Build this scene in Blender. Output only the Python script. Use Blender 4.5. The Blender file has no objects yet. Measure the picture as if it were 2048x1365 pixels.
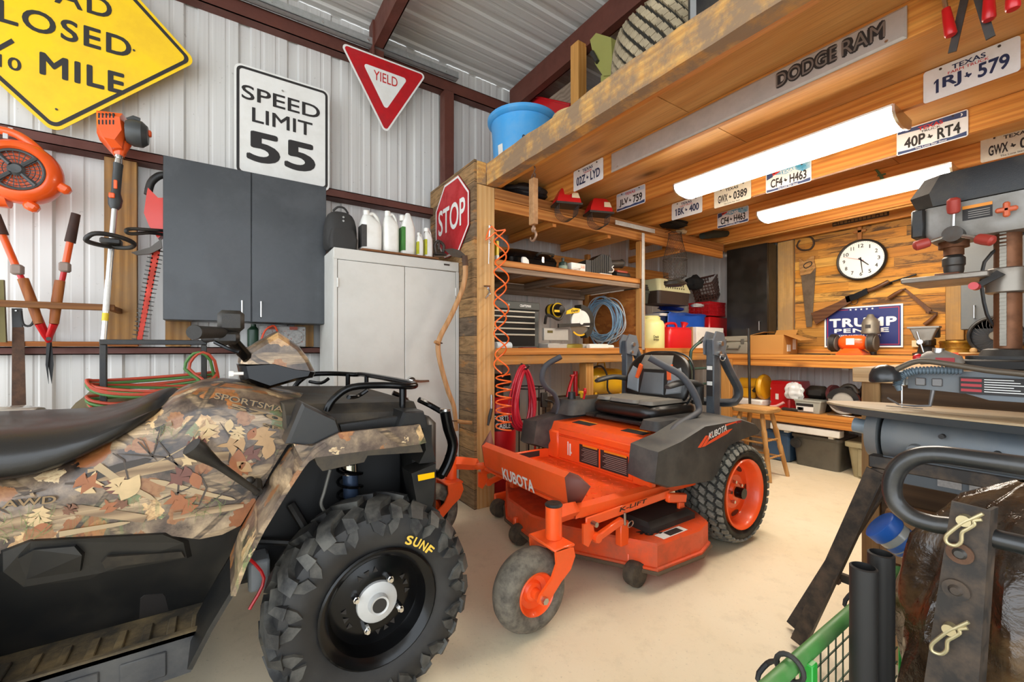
import bpy, math, random
from mathutils import Vector, Matrix
random.seed(7)
V=Vector; PI=math.pi
sc=bpy.context.scene
COL=sc.collection
# ---------------------------------------------------------------- camera geometry
H=1.17; FPX=851.0; HY=697.0; CA=0.5579; SA=0.8299
def ray(px,py):
    u=(px-1024)/FPX
    return V((CA+SA*u, SA-CA*u, (HY-py)/FPX))
def PY(px,py,y):
    d=ray(px,py); t=y/d.y; return V((d.x*t,y,H+d.z*t))
def PX(px,py,x):
    d=ray(px,py); t=x/d.x; return V((x,d.y*t,H+d.z*t))
def PZ(px,py,z):
    d=ray(px,py); t=(z-H)/d.z; return V((d.x*t,d.y*t,z))
# ---------------------------------------------------------------- colours / materials
def lin(c):
    if isinstance(c,str):
        c=c.lstrip('#'); c=[int(c[i:i+2],16)/255 for i in (0,2,4)]
        c=[x/12.92 if x<=.04045 else ((x+.055)/1.055)**2.4 for x in c]
    return (c[0],c[1],c[2],1)
class NT:
    def __init__(s,name):
        m=bpy.data.materials.new(name); m.use_nodes=True; s.m=m; s.t=m.node_tree; s.n=s.t.nodes
        s.b=s.n['Principled BSDF']
    def new(s,typ,**k):
        n=s.n.new('ShaderNode'+typ)
        for a,v in k.items():
            if a.startswith('i_'): n.inputs[int(a[2:])].default_value=v
            else: setattr(n,a,v)
        return n
    def l(s,a,b): s.t.links.new(a,b)
    def co(s,scale=(1,1,1),rnd=False,rot=(0,0,0)):
        tc=s.new('TexCoord'); mp=s.new('Mapping'); mp.inputs['Scale'].default_value=scale; mp.inputs['Rotation'].default_value=rot
        if rnd:
            oi=s.new('ObjectInfo'); vm=s.new('VectorMath',operation='SCALE'); vm.inputs[0].default_value=(7,11,5)
            s.l(oi.outputs['Random'],vm.inputs['Scale']); ad=s.new('VectorMath',operation='ADD')
            s.l(tc.outputs['Object'],ad.inputs[0]); s.l(vm.outputs[0],ad.inputs[1]); s.l(ad.outputs[0],mp.inputs['Vector'])
        else: s.l(tc.outputs['Object'],mp.inputs['Vector'])
        return mp.outputs[0]
    def noise(s,vec,sc_,det=4,rough=.55,dist=0):
        n=s.new('TexNoise'); n.inputs['Scale'].default_value=sc_; n.inputs['Detail'].default_value=det
        n.inputs['Roughness'].default_value=rough; n.inputs['Distortion'].default_value=dist
        s.l(vec,n.inputs['Vector']); return n.outputs['Fac']
    def ramp(s,fac,stops,const=False):
        r=s.new('ValToRGB'); e=r.color_ramp.elements
        if const: r.color_ramp.interpolation='CONSTANT'
        while len(e)<len(stops): e.new(.5)
        for x,(p,c) in zip(e,stops): x.position=p; x.color=lin(c) if not isinstance(c,(int,float)) else (c,c,c,1)
        s.l(fac,r.inputs[0]); return r.outputs[0]
    def mix(s,f,a,b,mode='MIX'):
        n=s.new('Mix',data_type='RGBA',blend_type=mode)
        for k,x in ((0,f),(6,a),(7,b)):
            if hasattr(x,'is_linked') or hasattr(x,'links'): s.l(x,n.inputs[k])
            else: n.inputs[k].default_value=x if isinstance(x,(int,float)) else lin(x)
        return n.outputs[2]
    def math(s,op,a,b=None):
        n=s.new('Math',operation=op)
        for k,x in ((0,a),(1,b)):
            if x is None: continue
            if isinstance(x,(int,float)): n.inputs[k].default_value=x
            else: s.l(x,n.inputs[k])
        return n.outputs[0]
    def bump(s,h,st,dist=.01):
        b=s.new('Bump'); b.inputs['Strength'].default_value=st; b.inputs['Distance'].default_value=dist
        s.l(h,b.inputs['Height']); s.l(b.outputs[0],s.b.inputs['Normal'])
    def base(s,c):
        if isinstance(c,(str,tuple,list)): s.b.inputs['Base Color'].default_value=lin(c)
        else: s.l(c,s.b.inputs['Base Color'])
    def set(s,rough=.5,metal=0,spec=.5,coat=0):
        s.b.inputs['Roughness'].default_value=rough; s.b.inputs['Metallic'].default_value=metal
        s.b.inputs['Specular IOR Level'].default_value=spec; s.b.inputs['Coat Weight'].default_value=coat
        s.b.inputs['Coat Roughness'].default_value=.08
_mc={}
def mat(name,col='#808080',rough=.5,metal=0,var=.12,scale=14,bump=0,bscale=120,coat=0,dirt=None,damt=.5,dscale=6,spec=.5,rvar=.0):
    """painted / plastic / metal surface with mottling, optional dirt patches and fine bump"""
    if name in _mc: return _mc[name]
    s=NT(name); s.set(rough,metal,spec,coat); v=s.co(rnd=True)
    n=s.noise(v,scale,5)
    d=[max(0,x*(1-var)) for x in lin(col)[:3]]; u=[min(1,x*(1+var)) for x in lin(col)[:3]]
    c=s.mix(n,tuple(d),tuple(u))
    if dirt:
        n2=s.noise(v,dscale,7,.65); f=s.ramp(n2,[(.42,0.0),(.68,float(damt))]); c=s.mix(f,c,dirt)
        if rough<.6: s.l(s.math('ADD',rough,s.math('MULTIPLY',f,.5)),s.b.inputs['Roughness'])
    s.base(c)
    if bump: s.bump(s.noise(v,bscale,3),bump,.004)
    _mc[name]=s.m; return s.m
def wood(name,c1,c2,axis='x',sc_=1,rough=.55,dark='#3a2210',knots=.5,coat=0,bump=.25,grey=None,gamt=.6,gsc=3.2):
    """sawn boards: stretched grain, rings and knots"""
    if name in _mc: return _mc[name]
    s=NT(name); s.set(rough,0,.3,coat); lo,hi=.9*sc_,14*sc_
    S={'x':(lo,hi,hi),'y':(hi,lo,hi),'z':(hi,hi,lo)}[axis]
    v=s.co(S,rnd=True); vo=s.co((1,1,1),rnd=True)
    n=s.noise(v,1.0,8,.6,.6)
    S2={'x':(1.2,9,9),'y':(9,1.2,9),'z':(9,9,1.2)}[axis]
    v2=s.co(S2,rnd=True)
    w=s.new('TexWave',wave_type='BANDS',bands_direction={'x':'Z','y':'Z','z':'X'}[axis]); w.inputs['Scale'].default_value=.9; w.inputs['Distortion'].default_value=6; w.inputs['Detail'].default_value=3; w.inputs['Detail Scale'].default_value=.9
    s.l(v2,w.inputs['Vector'])
    f=s.math('ADD',s.math('MULTIPLY',n,.6),s.math('MULTIPLY',w.outputs['Fac'],.4))
    c=s.mix(s.ramp(f,[(.25,0.0),(.75,1.0)]),c1,c2)
    fine=s.noise(s.co({'x':(3,160,160),'y':(160,3,160),'z':(160,160,3)}[axis],rnd=True),1,2)
    c=s.mix(s.ramp(fine,[(.35,.22),(.55,0.0)]),c,dark)
    if knots:
        kv=s.co({'x':(2.2,5,5),'y':(5,2.2,5),'z':(5,5,2.2)}[axis],rnd=True)
        k=s.new('TexVoronoi'); k.inputs['Scale'].default_value=.8*sc_; s.l(kv,k.inputs['Vector'])
        kk=s.ramp(k.outputs['Distance'],[(.05,.9),(.085,.55),(.19,0.0)]); c=s.mix(s.math('MULTIPLY',kk,knots),c,dark)
    big=s.noise(vo,1.6,4); c=s.mix(s.math('MULTIPLY',big,.35),c,c2)
    if grey:
        g=s.ramp(s.noise(vo,gsc,7,.7),[(.40,0.0),(.56,gamt)]); c=s.mix(g,c,grey)
    s.base(c); s.bump(n,bump,.006); _mc[name]=s.m; return s.m
def emis(name,col,st):
    s=NT(name); s.b.inputs['Emission Color'].default_value=lin(col); s.b.inputs['Emission Strength'].default_value=st; s.base(col); return s.m
# ---------------------------------------------------------------- mesh builder
class MB:
    def __init__(s): s.v=[]; s.f=[]; s.mi=[]; s.M=Matrix()
    def add(s,vs,fs,m=0):
        b=len(s.v); s.v+=[s.M@V(x) for x in vs]; s.f+=[tuple(b+i for i in f) for f in fs]; s.mi+=[m]*len(fs); return s
    def bb(s,x0,x1,y0,y1,z0,z1,b=0,m=0):
        if x0>x1: x0,x1=x1,x0
        if y0>y1: y0,y1=y1,y0
        if z0>z1: z0,z1=z1,z0
        c=V(((x0+x1)/2,(y0+y1)/2,(z0+z1)/2)); return s.box(c,(x1-x0,y1-y0,z1-z0),b,m)
    def box(s,c,sz,b=0,m=0,R=None):
        hx,hy,hz=[x/2 for x in sz]; c=V(c); b=min(b,hx*.98,hy*.98,hz*.98)
        if b<=0:
            vs=[V((sx*hx,sy*hy,sz_*hz)) for sx in(-1,1) for sy in(-1,1) for sz_ in(-1,1)]
            fs=[(0,1,3,2),(4,6,7,5),(0,4,5,1),(2,3,7,6),(0,2,6,4),(1,5,7,3)]
        else:
            vs=[]; ix={}
            for sx in(-1,1):
                for sy in(-1,1):
                    for sz_ in(-1,1):
                        for a in range(3):
                            h=[hx-b,hy-b,hz-b]; h[a]+=b
                            ix[(sx,sy,sz_,a)]=len(vs); vs.append(V((sx*h[0],sy*h[1],sz_*h[2])))
            g=lambda sx,sy,sz_,a: ix[(sx,sy,sz_,a)]
            fs=[]
            for q in(-1,1):
                fs.append([g(q,-1,-1,0),g(q,1,-1,0),g(q,1,1,0),g(q,-1,1,0)][::q])
                fs.append([g(-1,q,-1,1),g(1,q,-1,1),g(1,q,1,1),g(-1,q,1,1)][::-q])
                fs.append([g(-1,-1,q,2),g(1,-1,q,2),g(1,1,q,2),g(-1,1,q,2)][::q])
            for p in(-1,1):
                for q in(-1,1):
                    fs.append([g(p,q,-1,0),g(p,q,1,0),g(p,q,1,1),g(p,q,-1,1)][::-p*q])
                    fs.append([g(p,-1,q,0),g(p,1,q,0),g(p,1,q,2),g(p,-1,q,2)][::p*q])
                    fs.append([g(-1,p,q,1),g(1,p,q,1),g(1,p,q,2),g(-1,p,q,2)][::-p*q])
                    for r in(-1,1): fs.append([g(p,q,r,0),g(p,q,r,1),g(p,q,r,2)][::p*q*r])
        if R is not None: vs=[R@x for x in vs]
        return s.add([x+c for x in vs],fs,m)
    def ring(s,c,u,w,r,n,r2=None):
        r2=r if r2 is None else r2
        return [c+u*(r*math.cos(2*PI*i/n))+w*(r2*math.sin(2*PI*i/n)) for i in range(n)]
    def loft(s,rings,m=0,cap=True,closed=False,open_=False):
        n=len(rings[0]); vs=[p for r in rings for p in r]; fs=[]; k=len(rings)
        for i in range(k if closed else k-1):
            a=i*n; b=((i+1)%k)*n
            for j in range(n-1 if open_ else n): j2=(j+1)%n; fs.append((a+j,a+j2,b+j2,b+j))
        if cap and not closed and not open_: fs+=[tuple(range(n))[::-1],tuple((k-1)*n+j for j in range(n))]
        return s.add(vs,fs,m)
    def cyl(s,p0,p1,r0,r1=None,n=16,m=0,cap=True):
        p0,p1=V(p0),V(p1); r1=r0 if r1 is None else r1; d=(p1-p0).normalized(); u=d.orthogonal().normalized(); w=d.cross(u)
        return s.loft([s.ring(p0,u,w,r0,n),s.ring(p1,u,w,r1,n)],m,cap)
    def tube(s,pts,r,n=8,m=0,closed=False,sm=0,flat=1,up=None):
        """swept tube; sm>0 = Catmull-Rom subdivisions; flat = squash of the section"""
        pts=[V(p) for p in pts]; rr=r if isinstance(r,(list,tuple)) else [r]*len(pts)
        if sm:
            q=[];q2=[];L=len(pts)
            for i in range(L if closed else L-1):
                if closed: a,b,c,d=[pts[(i+k)%L] for k in(-1,0,1,2)]
                else: a,b,c,d=pts[max(i-1,0)],pts[i],pts[i+1],pts[min(i+2,L-1)]
                for k in range(sm):
                    t=k/sm; q.append(.5*((2*b)+(c-a)*t+(2*a-5*b+4*c-d)*t*t+(3*b-a-3*c+d)*t**3)); q2.append(rr[i]*(1-t)+rr[(i+1)%L]*t)
            if not closed: q.append(pts[-1]); q2.append(rr[-1])
            pts,rr=q,q2
        L=len(pts); rings=[]; u=None
        for i in range(L):
            if closed: d=pts[(i+1)%L]-pts[i-1]
            else: d=pts[min(i+1,L-1)]-pts[max(i-1,0)]
            if d.length<1e-9: d=V((0,0,1))
            d.normalize()
            if u is None: u=(V(up)-d*V(up).dot(d)).normalized() if up else d.orthogonal().normalized()
            else:
                u=u-d*u.dot(d)
                u=d.orthogonal() if u.length<1e-6 else u
                u.normalize()
            w=d.cross(u); rings.append(s.ring(pts[i],u,w,rr[i],n,rr[i]*flat))
        return s.loft(rings,m,True,closed)
    def lathe(s,prof,o=(0,0,0),ax='z',n=24,m=0,cap=True,ax_v=None):
        """prof: [(radius, along axis)]"""
        d={'x':V((1,0,0)),'y':V((0,1,0)),'z':V((0,0,1)),'-y':V((0,-1,0)),'-x':V((-1,0,0))}[ax] if ax_v is None else V(ax_v).normalized()
        u=d.orthogonal().normalized(); w=d.cross(u); o=V(o)
        return s.loft([s.ring(o+d*z,u,w,max(r,1e-4),n) for r,z in prof],m,cap)
    def prism(s,poly,vec,m=0,ms=None):
        """planar polygon swept along vec"""
        p=[V(x) for x in poly]; v=V(vec); n=len(p)
        nr=V((0,0,0))
        for i in range(n): nr+=p[i].cross(p[(i+1)%n])
        if nr.dot(v)>0: p=p[::-1]
        s.add(p+[x+v for x in p],[tuple(range(n)),tuple(range(n,2*n))[::-1]],m)
        b=len(s.v)-2*n
        s.f+=[(b+i,b+n+i,b+n+(i+1)%n,b+(i+1)%n) for i in range(n)]; s.mi+=[m if ms is None else ms]*n
        return s
    def sph(s,c,rx,ry=None,rz=None,n=16,k=10,m=0,R=None):
        ry=ry or rx; rz=rz or rx; c=V(c); rings=[]
        for i in range(k+1):
            a=-PI/2+PI*i/k; rr=max(math.cos(a),1e-3); z=math.sin(a)
            ring=[V((rx*rr*math.cos(2*PI*j/n),ry*rr*math.sin(2*PI*j/n),rz*z)) for j in range(n)]
            rings.append([c+(R@p if R is not None else p) for p in ring])
        return s.loft(rings,m,True)
    def grid(s,nu,nv,f,m=0,cu=False,cv=False):
        vs=[f(i/(nu-(0 if cu else 1)),j/(nv-(0 if cv else 1))) for i in range(nu) for j in range(nv)]; fs=[]
        for i in range(nu if cu else nu-1):
            for j in range(nv if cv else nv-1):
                i2=(i+1)%nu; j2=(j+1)%nv; fs.append((i*nv+j,i2*nv+j,i2*nv+j2,i*nv+j2))
        return s.add(vs,fs,m)
    def torus(s,c,ax,R,r,n=32,k=10,m=0,flat=1):
        d=V(ax).normalized(); u=d.orthogonal().normalized(); w=d.cross(u); c=V(c)
        return s.tube([c+u*(R*math.cos(2*PI*i/n))+w*(R*math.sin(2*PI*i/n)) for i in range(n)],r,k,m,True,flat=flat,up=d)
    def build(s,name,mats,parent=None,ang=38,solid=0,sub=0,origin=None):
        me=bpy.data.meshes.new(name); o=bpy.data.objects.new(name,me); COL.objects.link(o)
        if parent is not None: off=gpos(parent); o.parent=parent
        elif origin is not None: off=V(origin); o.location=off
        else:
            xs=[p.x for p in s.v]; ys=[p.y for p in s.v]; zs=[p.z for p in s.v]
            off=V(((min(xs)+max(xs))/2,(min(ys)+max(ys))/2,min(zs))); o.location=off
        o['_g']=tuple(off)
        me.from_pydata([p-off for p in s.v],[],s.f)
        for x in (mats if isinstance(mats,(list,tuple)) else [mats]): me.materials.append(x)
        me.polygons.foreach_set('material_index',s.mi); me.polygons.foreach_set('use_smooth',[ang>1]*len(s.f))
        me.update()
        if ang>1: me.set_sharp_from_angle(angle=math.radians(ang))
        if solid: k=o.modifiers.new('thickness','SOLIDIFY'); k.thickness=solid; k.offset=0
        if sub: k=o.modifiers.new('smooth','SUBSURF'); k.levels=sub; k.render_levels=sub
        return o
def gpos(o):
    return V(o['_g'])
def tag(o,label,cat,group=None):
    o['label']=label; o['category']=cat
    if group: o['group']=group
    return o
def thing(name,label,cat,loc=(0,0,0),group=None):
    o=bpy.data.objects.new(name,None); COL.objects.link(o); o.location=loc; o['_g']=tuple(loc); o.empty_display_size=.05
    return tag(o,label,cat,group)
def struct(o): o['kind']='structure'; return o
def dup(root,delta,label=None,group=None,rz=0):
    """copy of a thing with its parts and their sub-parts"""
    r=root.copy(); COL.objects.link(r); r.location=root.location+V(delta); r.rotation_euler.z+=rz; r['_g']=tuple(r.location)
    if label: r['label']=label
    if group: r['group']=group
    for ch in list(root.children):
        c=ch.copy(); COL.objects.link(c); c.parent=r
        for g in ch.children: e=g.copy(); COL.objects.link(e); e.parent=c
    return r
_tc={}
def textmesh(t,bold=0.0,shear=0,spacing=1.0):
    k=(t,bold,shear,spacing)
    if k in _tc: return _tc[k]
    cu=bpy.data.curves.new('txt','FONT'); cu.body=t; cu.size=1; cu.shear=shear; cu.space_character=spacing; cu.resolution_u=4
    o=bpy.data.objects.new('txt',cu); me=o.to_mesh()
    vs=[v.co.copy() for v in me.vertices]; fs=[tuple(p.vertices) for p in me.polygons]
    o.to_mesh_clear(); bpy.data.objects.remove(o); bpy.data.curves.remove(cu)
    if bold>0:
        n=len(vs); b=bold*.8; V0=list(vs); F0=list(fs)
        for k,(dx,dy) in enumerate([(b*math.cos(PI*j/4),b*math.sin(PI*j/4)) for j in range(8)]):
            vs+=[V((p.x+dx,p.y+dy,0)) for p in V0]; fs+=[tuple(i+n*(k+1) for i in f) for f in F0]
    x0=min(v.x for v in vs);x1=max(v.x for v in vs);y0=min(v.y for v in vs);y1=max(v.y for v in vs)
    n0=len(vs)//9 if bold>0 else len(vs)
    _tc[k]=([((v.x-x0)/(x1-x0),(v.y-y0)/(y1-y0),i//n0) for i,v in enumerate(vs)],fs); return _tc[k]
def put_text(mb,t,O,R,U,m=0,bold=.02,shear=0,off=(0,0,0),spacing=1.0):
    """lettering fitted to the parallelogram O, O+R, O+U (world)"""
    vs,fs=textmesh(t,bold,shear,spacing); O,R,U,off=V(O),V(R),V(U),V(off)
    n=R.cross(U).normalized()
    if n.dot(V((0,0,H))-O)<0: n=-n
    mb.add([O+R*a+U*b+off+n*(k*.00008) for a,b,k in vs],fs,m); return mb
def poly2(mb,pts,O,R,U,off,m=0):
    O,R,U,off=V(O),V(R),V(U),V(off)
    mb.add([O+R*a+U*b+off for a,b in pts],[tuple(range(len(pts)))],m)
def rrect(w,h,r,n=5):
    out=[]
    for cx,cy,a0 in((w-r,h-r,0),(r,h-r,90),(r,r,180),(w-r,r,270)):
        for i in range(n+1): a=math.radians(a0+90*i/n); out.append((cx+r*math.cos(a),cy+r*math.sin(a)))
    return out
def frame_poly(mb,outer,inner,P,m=0):
    """flat band between two outlines with equal counts; P maps 2D to world"""
    n=len(outer); mb.add([P(*p) for p in outer]+[P(*p) for p in inner],[(i,(i+1)%n,n+(i+1)%n,n+i) for i in range(n)],m)
# ---------------------------------------------------------------- common materials
BLACKP=mat('black_plastic','#161617',.45,0,.15,30,.15,300,dirt='#6b5f4c',damt=.25,dscale=5)
BLKMET=mat('black_gloss_steel','#0b0b0c',.2,0,.1,20,spec=.3)
RUBBER=mat('black_rubber','#1c1c1d',.7,0,.2,40,.2,200,dirt='#5d574c',damt=.35,dscale=9)
STEEL=mat('bright_steel','#c9c9c6',.28,1,.08,30)
GALV=mat('galvanised_steel','#b9bbb9',.45,.8,.12,60,dirt='#84837c',damt=.3,dscale=12)
DKSTEEL=mat('dark_steel','#4a4845',.45,.7,.2,40,dirt='#5a4330',damt=.4,dscale=12)
RUST=mat('rusty_steel','#5b3f2c',.75,.2,.3,45,.3,150,dirt='#2c211b',damt=.7,dscale=14)
CHROME=mat('chrome','#e0e0e0',.1,1,.02,10)
WHITEP=mat('white_plastic','#e9e7e0',.4,0,.04,12,dirt='#b8b09c',damt=.25,dscale=9)
ORANGE=mat('mower_orange','#fb5a1e',.34,0,.05,8,coat=.25,dirt='#c0602f',damt=.25,dscale=7)
REDP=mat('red_paint','#c3161c',.35,0,.08,10,coat=.2)
YELLOW=mat('yellow_paint','#e3b01f',.4,0,.06,10,dirt='#9a7a2a',damt=.2)
BROWNST=mat('red_oxide_steel','#5d2f22',.55,0,.15,10,.1,80,dirt='#3c1d14',damt=.4,dscale=4)
INK=mat('black_ink','#231f1d',.6,0,.08,30)
WHITEINK=mat('white_ink','#eeeeea',.5,0,.03,20)
NAVYINK=mat('navy_ink','#1d2b4f',.5,0,.05,20)
REDINK=mat('red_ink','#c42a26',.5,0,.05,20)
# ================================================================ SETTING
def floor_mat():
    s=NT('sealed_concrete'); s.set(.45,0,.4); v=s.co()
    a=s.noise(v,1.1,6,.6); b=s.noise(v,9,8,.7); c=s.noise(v,70,3,.6)
    col=s.mix(s.ramp(a,[(.35,0.0),(.7,1.0)]),'#e8dbc0','#dfcfae')
    col=s.mix(s.ramp(b,[(.52,0.0),(.78,.4)]),col,'#b8aa90')
    col=s.mix(s.ramp(c,[(.62,0.0),(.75,.35)]),col,'#8b7f6b')
    st=s.noise(s.co((1,1,1)),3.3,7,.75,1.2); col=s.mix(s.ramp(st,[(.64,0.0),(.74,.25)]),col,'#a49a88')
    s.base(col); s.l(s.ramp(b,[(.3,.38),(.8,.62)]),s.b.inputs['Roughness']); s.bump(c,.15,.003); return s.m
mb=MB(); mb.bb(-4,5.36,-4,3.62,-.1,0); struct(mb.build('floor',floor_mat()))
def sheet_mat(name,c1,c2,streak='#8d867a',vert=True,amt=.5):
    s=NT(name); s.set(.45,.15,.4); S=(9,9,.5) if vert else (.5,9,9)
    st=s.noise(s.co(tuple(x*5 if x>1 else x for x in S)),1.2,5,.6); sp=s.noise(s.co((1,1,1)),38,4,.7); big=s.noise(s.co((1,1,1)),.9,4)
    c=s.mix(big,c1,c2); c=s.mix(s.ramp(st,[(.5,0.0),(.78,amt)]),c,streak); c=s.mix(s.ramp(sp,[(.66,0.0),(.74,.5)]),c,'#6a6259')
    s.base(c); return s.m
WALLM=sheet_mat('white_sheet_metal','#d9d6d1','#cfccc7','#a39c90',True,.35); ROOFM=sheet_mat('roof_sheet_metal','#d6d3ce','#cac7c2','#8b867f',False,.4)
def ribs(a0,a1,ph,pitch=.3048,big=.018,inv=1):
    """R-panel profile: list of (along, depth)"""
    out=[(a0,0)]; k=math.floor((a0-ph)/pitch)
    while True:
        c=ph+k*pitch; k+=1
        if c>a1: break
        for d,h in ((-.042,0),(-.03,big),(.03,big),(.042,0),(.09,0),(.098,.003),(.112,.003),(.12,0),(.185,0),(.193,.003),(.207,.003),(.215,0)):
            if a0<c+d<a1: out.append((c+d,h*inv))
    out.append((a1,0)); return out
def sheet(name,prof,P,L0,L1,m,th=.003):
    mb=MB(); a=[P(p,d,L0) for p,d in prof]; b=[P(p,d,L1) for p,d in prof]
    mb.loft([a,b],0,False,open_=True); return mb.build(name,m,ang=1,solid=th,origin=(0,0,0))
WY=3.56; WX=5.28
def roofz(x): return 3.80-.02*x
struct(sheet('wall_left',ribs(-4,WX,.113),lambda p,d,z:V((p,WY+d,z if z<1 else roofz(p)-(.055 if d>.02 else .002))),0,3.7,WALLM))
struct(sheet('wall_back',ribs(-4,WY,.2),lambda p,d,z:V((WX+d,p,z)),0,3.68,WALLM))
struct(sheet('ceiling',ribs(-4,3.7,.1),lambda p,d,x:V((x,p,roofz(x)+d)),-4,5.5,ROOFM))
struct(sheet('wall_right',ribs(1.2,WX,.1),lambda p,d,z:V((p,-1.9-d,z)),0,3.7,WALLM))
def steel_member(name,pts_boxes,label=None):
    mb=MB()
    for b in pts_boxes: mb.bb(*b,b=.004)
    return struct(mb.build(name,BROWNST))
# wall girts (C sections) and roof purlins
def girt(name,x0,x1,z0,z1,y=3.50,dep=.055,lip=.012):
    mb=MB(); mb.bb(x0,x1,y-dep,WY-.003,z1-.006,z1); mb.bb(x0,x1,y-dep,y-dep+.006,z0,z1); mb.bb(x0,x1,y-dep,WY-.003,z0,z0+.006)
    return struct(mb.build(name,BROWNST))
girt('trim_1',-4,WX-.02,3.46,3.565,3.53,.06)
girt('trim_2',-4,1.50,2.322,2.385)
girt('trim_3',-4,1.50,1.132,1.178,3.52,.07)
girt('trim_4',1.72,WX-.02,1.9,1.96,3.54,.03)
mb=MB(); mb.bb(1.60,1.69,3.44,3.545,0,3.458,b=.004); struct(mb.build('trim_5',BROWNST))
for i,x in enumerate((-1.75,-.39,.97,2.33,3.69,5.05)):
    mb=MB(); zt=roofz(x)-.035
    mb.bb(x-.005,x+.005,-4,WY-.06,zt-.2,zt); mb.bb(x,x+.07,-4,WY-.06,zt-.2,zt-.19); mb.bb(x,x+.07,-4,WY-.06,zt-.01,zt); mb.bb(x+.062,x+.07,-4,WY-.06,zt-.2,zt-.175)
    struct(mb.build('trim_%d'%(10+i),BROWNST))
# clip plate where a purlin meets the wall
mb=MB(); mb.bb(.95,.966,3.36,3.46,3.46,3.74,b=.002); mb.bb(.966,1.05,3.40,3.47,3.46,3.74,b=.002); struct(mb.build('trim_20',BROWNST))
# long galvanised track along the top girt
mb=MB(); mb.bb(-.6,1.70,3.37,3.376,3.545,3.60); mb.bb(-.6,1.70,3.37,3.43,3.594,3.60); mb.bb(-.6,1.70,3.37,3.43,3.545,3.551); mb.bb(-.6,1.70,3.424,3.43,3.545,3.60)
tr=thing('door_track','long pale galvanised steel track along the top of the sheet metal wall','track',(.5,3.4,3.545))
mb.build('channel',GALV,tr)
for k in range(7):
    q=MB(); q.cyl((-.4+.33*k,3.372,3.57),(-.4+.33*k,3.365,3.57),.008,n=10); q.build('bolt',STEEL,tr)
# timber studs on the left wall
STUD=wood('stud_wood','#b98a4f','#8f6434','z',1,.65,grey='#7d6a55',gamt=.4); BATTEN=wood('batten_wood','#8a5a2a','#6d421c','x',1,.6)
FIR_X=wood('fir_along_shelf','#c98a45','#a9662a','x',1,.55); FIR_Y=wood('fir_along_joist','#dc9a49','#bd7330','y',1,.5,knots=.8); FIR_Z=wood('fir_upright','#cf9a58','#b27838','z',1,.55)
PLY=wood('pine_plywood','#e3b272','#cb9150','y',.6,.5,knots=1); ROUGH=wood('rough_sawn_beam','#d9aa63','#c08c4e','y',1,.8,grey='#86705b',gamt=.9,gsc=5.5,bump=1.2)
GREYW=wood('weathered_grey_wood','#9a8672','#7c6856','x',1,.8,bump=.5)
for nm,x0,x1,z0,z1 in (('trim_21',-.605,-.455,1.18,2.32),('trim_22',-.32,-.19,1.18,1.42),('trim_23',.42,.545,1.18,1.42)):
    mb=MB(); mb.bb(x0,x1,3.47,3.508,z0,z1,b=.003); struct(mb.build(nm,STUD))
# ---------------------------------------------------------------- loft
JX=[2.19,2.82,3.44,4.07,4.70]; JB=2.37; DECK=2.515
mb=MB()
nseg=60
def beamring(i):
    y=2.705-(2.705+1.85)*i/nseg; w=.003*math.sin(i*1.7)+.003*math.sin(i*.6+1); b=.004*math.sin(i*.43)
    return [V((1.59+w*.5,y,JB)),V((1.674,y,JB)),V((1.674,y,2.53)),V((1.59+w+abs(b),y,2.53+b))]
mb.loft([beamring(i) for i in range(nseg+1)]); lf=mb.build('trim_30',ROUGH,ang=60); struct(lf)
mb=MB(); mb.bb(1.676,1.712,-1.85,2.70,JB+.003,DECK,b=.002); struct(mb.build('trim_31',FIR_Y))
for i,x in enumerate(JX):
    mb=MB(); mb.bb(x,x+.038,-1.85,3.5,JB,DECK,b=.003); struct(mb.build('trim_%d'%(32+i),FIR_Y))
for i,(x0,x1,y0,y1) in enumerate([(1.675,2.9,1.455,3.44),(1.675,2.9,-1.85,1.45),(2.905,4.1,1.0,3.5),(2.905,4.1,-1.85,.995),(4.105,5.26,.6,3.5),(4.105,5.26,-1.85,.595)]):
    mb=MB(); mb.bb(x0,x1,y0,y1,DECK+.001,DECK+.019); struct(mb.build('ceiling_%d'%(i+1),PLY))
# ledger and header on the back wall
mb=MB(); mb.bb(5.10,5.14,-1.85,2.9,JB-.01,DECK,b=.003); struct(mb.build('trim_40',FIR_Y))
mb=MB(); mb.bb(4.74,4.775,-1.85,2.9,2.36,2.395,b=.003); struct(mb.build('trim_41',wood('edge_strip','#d9a35c','#b9803a','y')))
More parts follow.
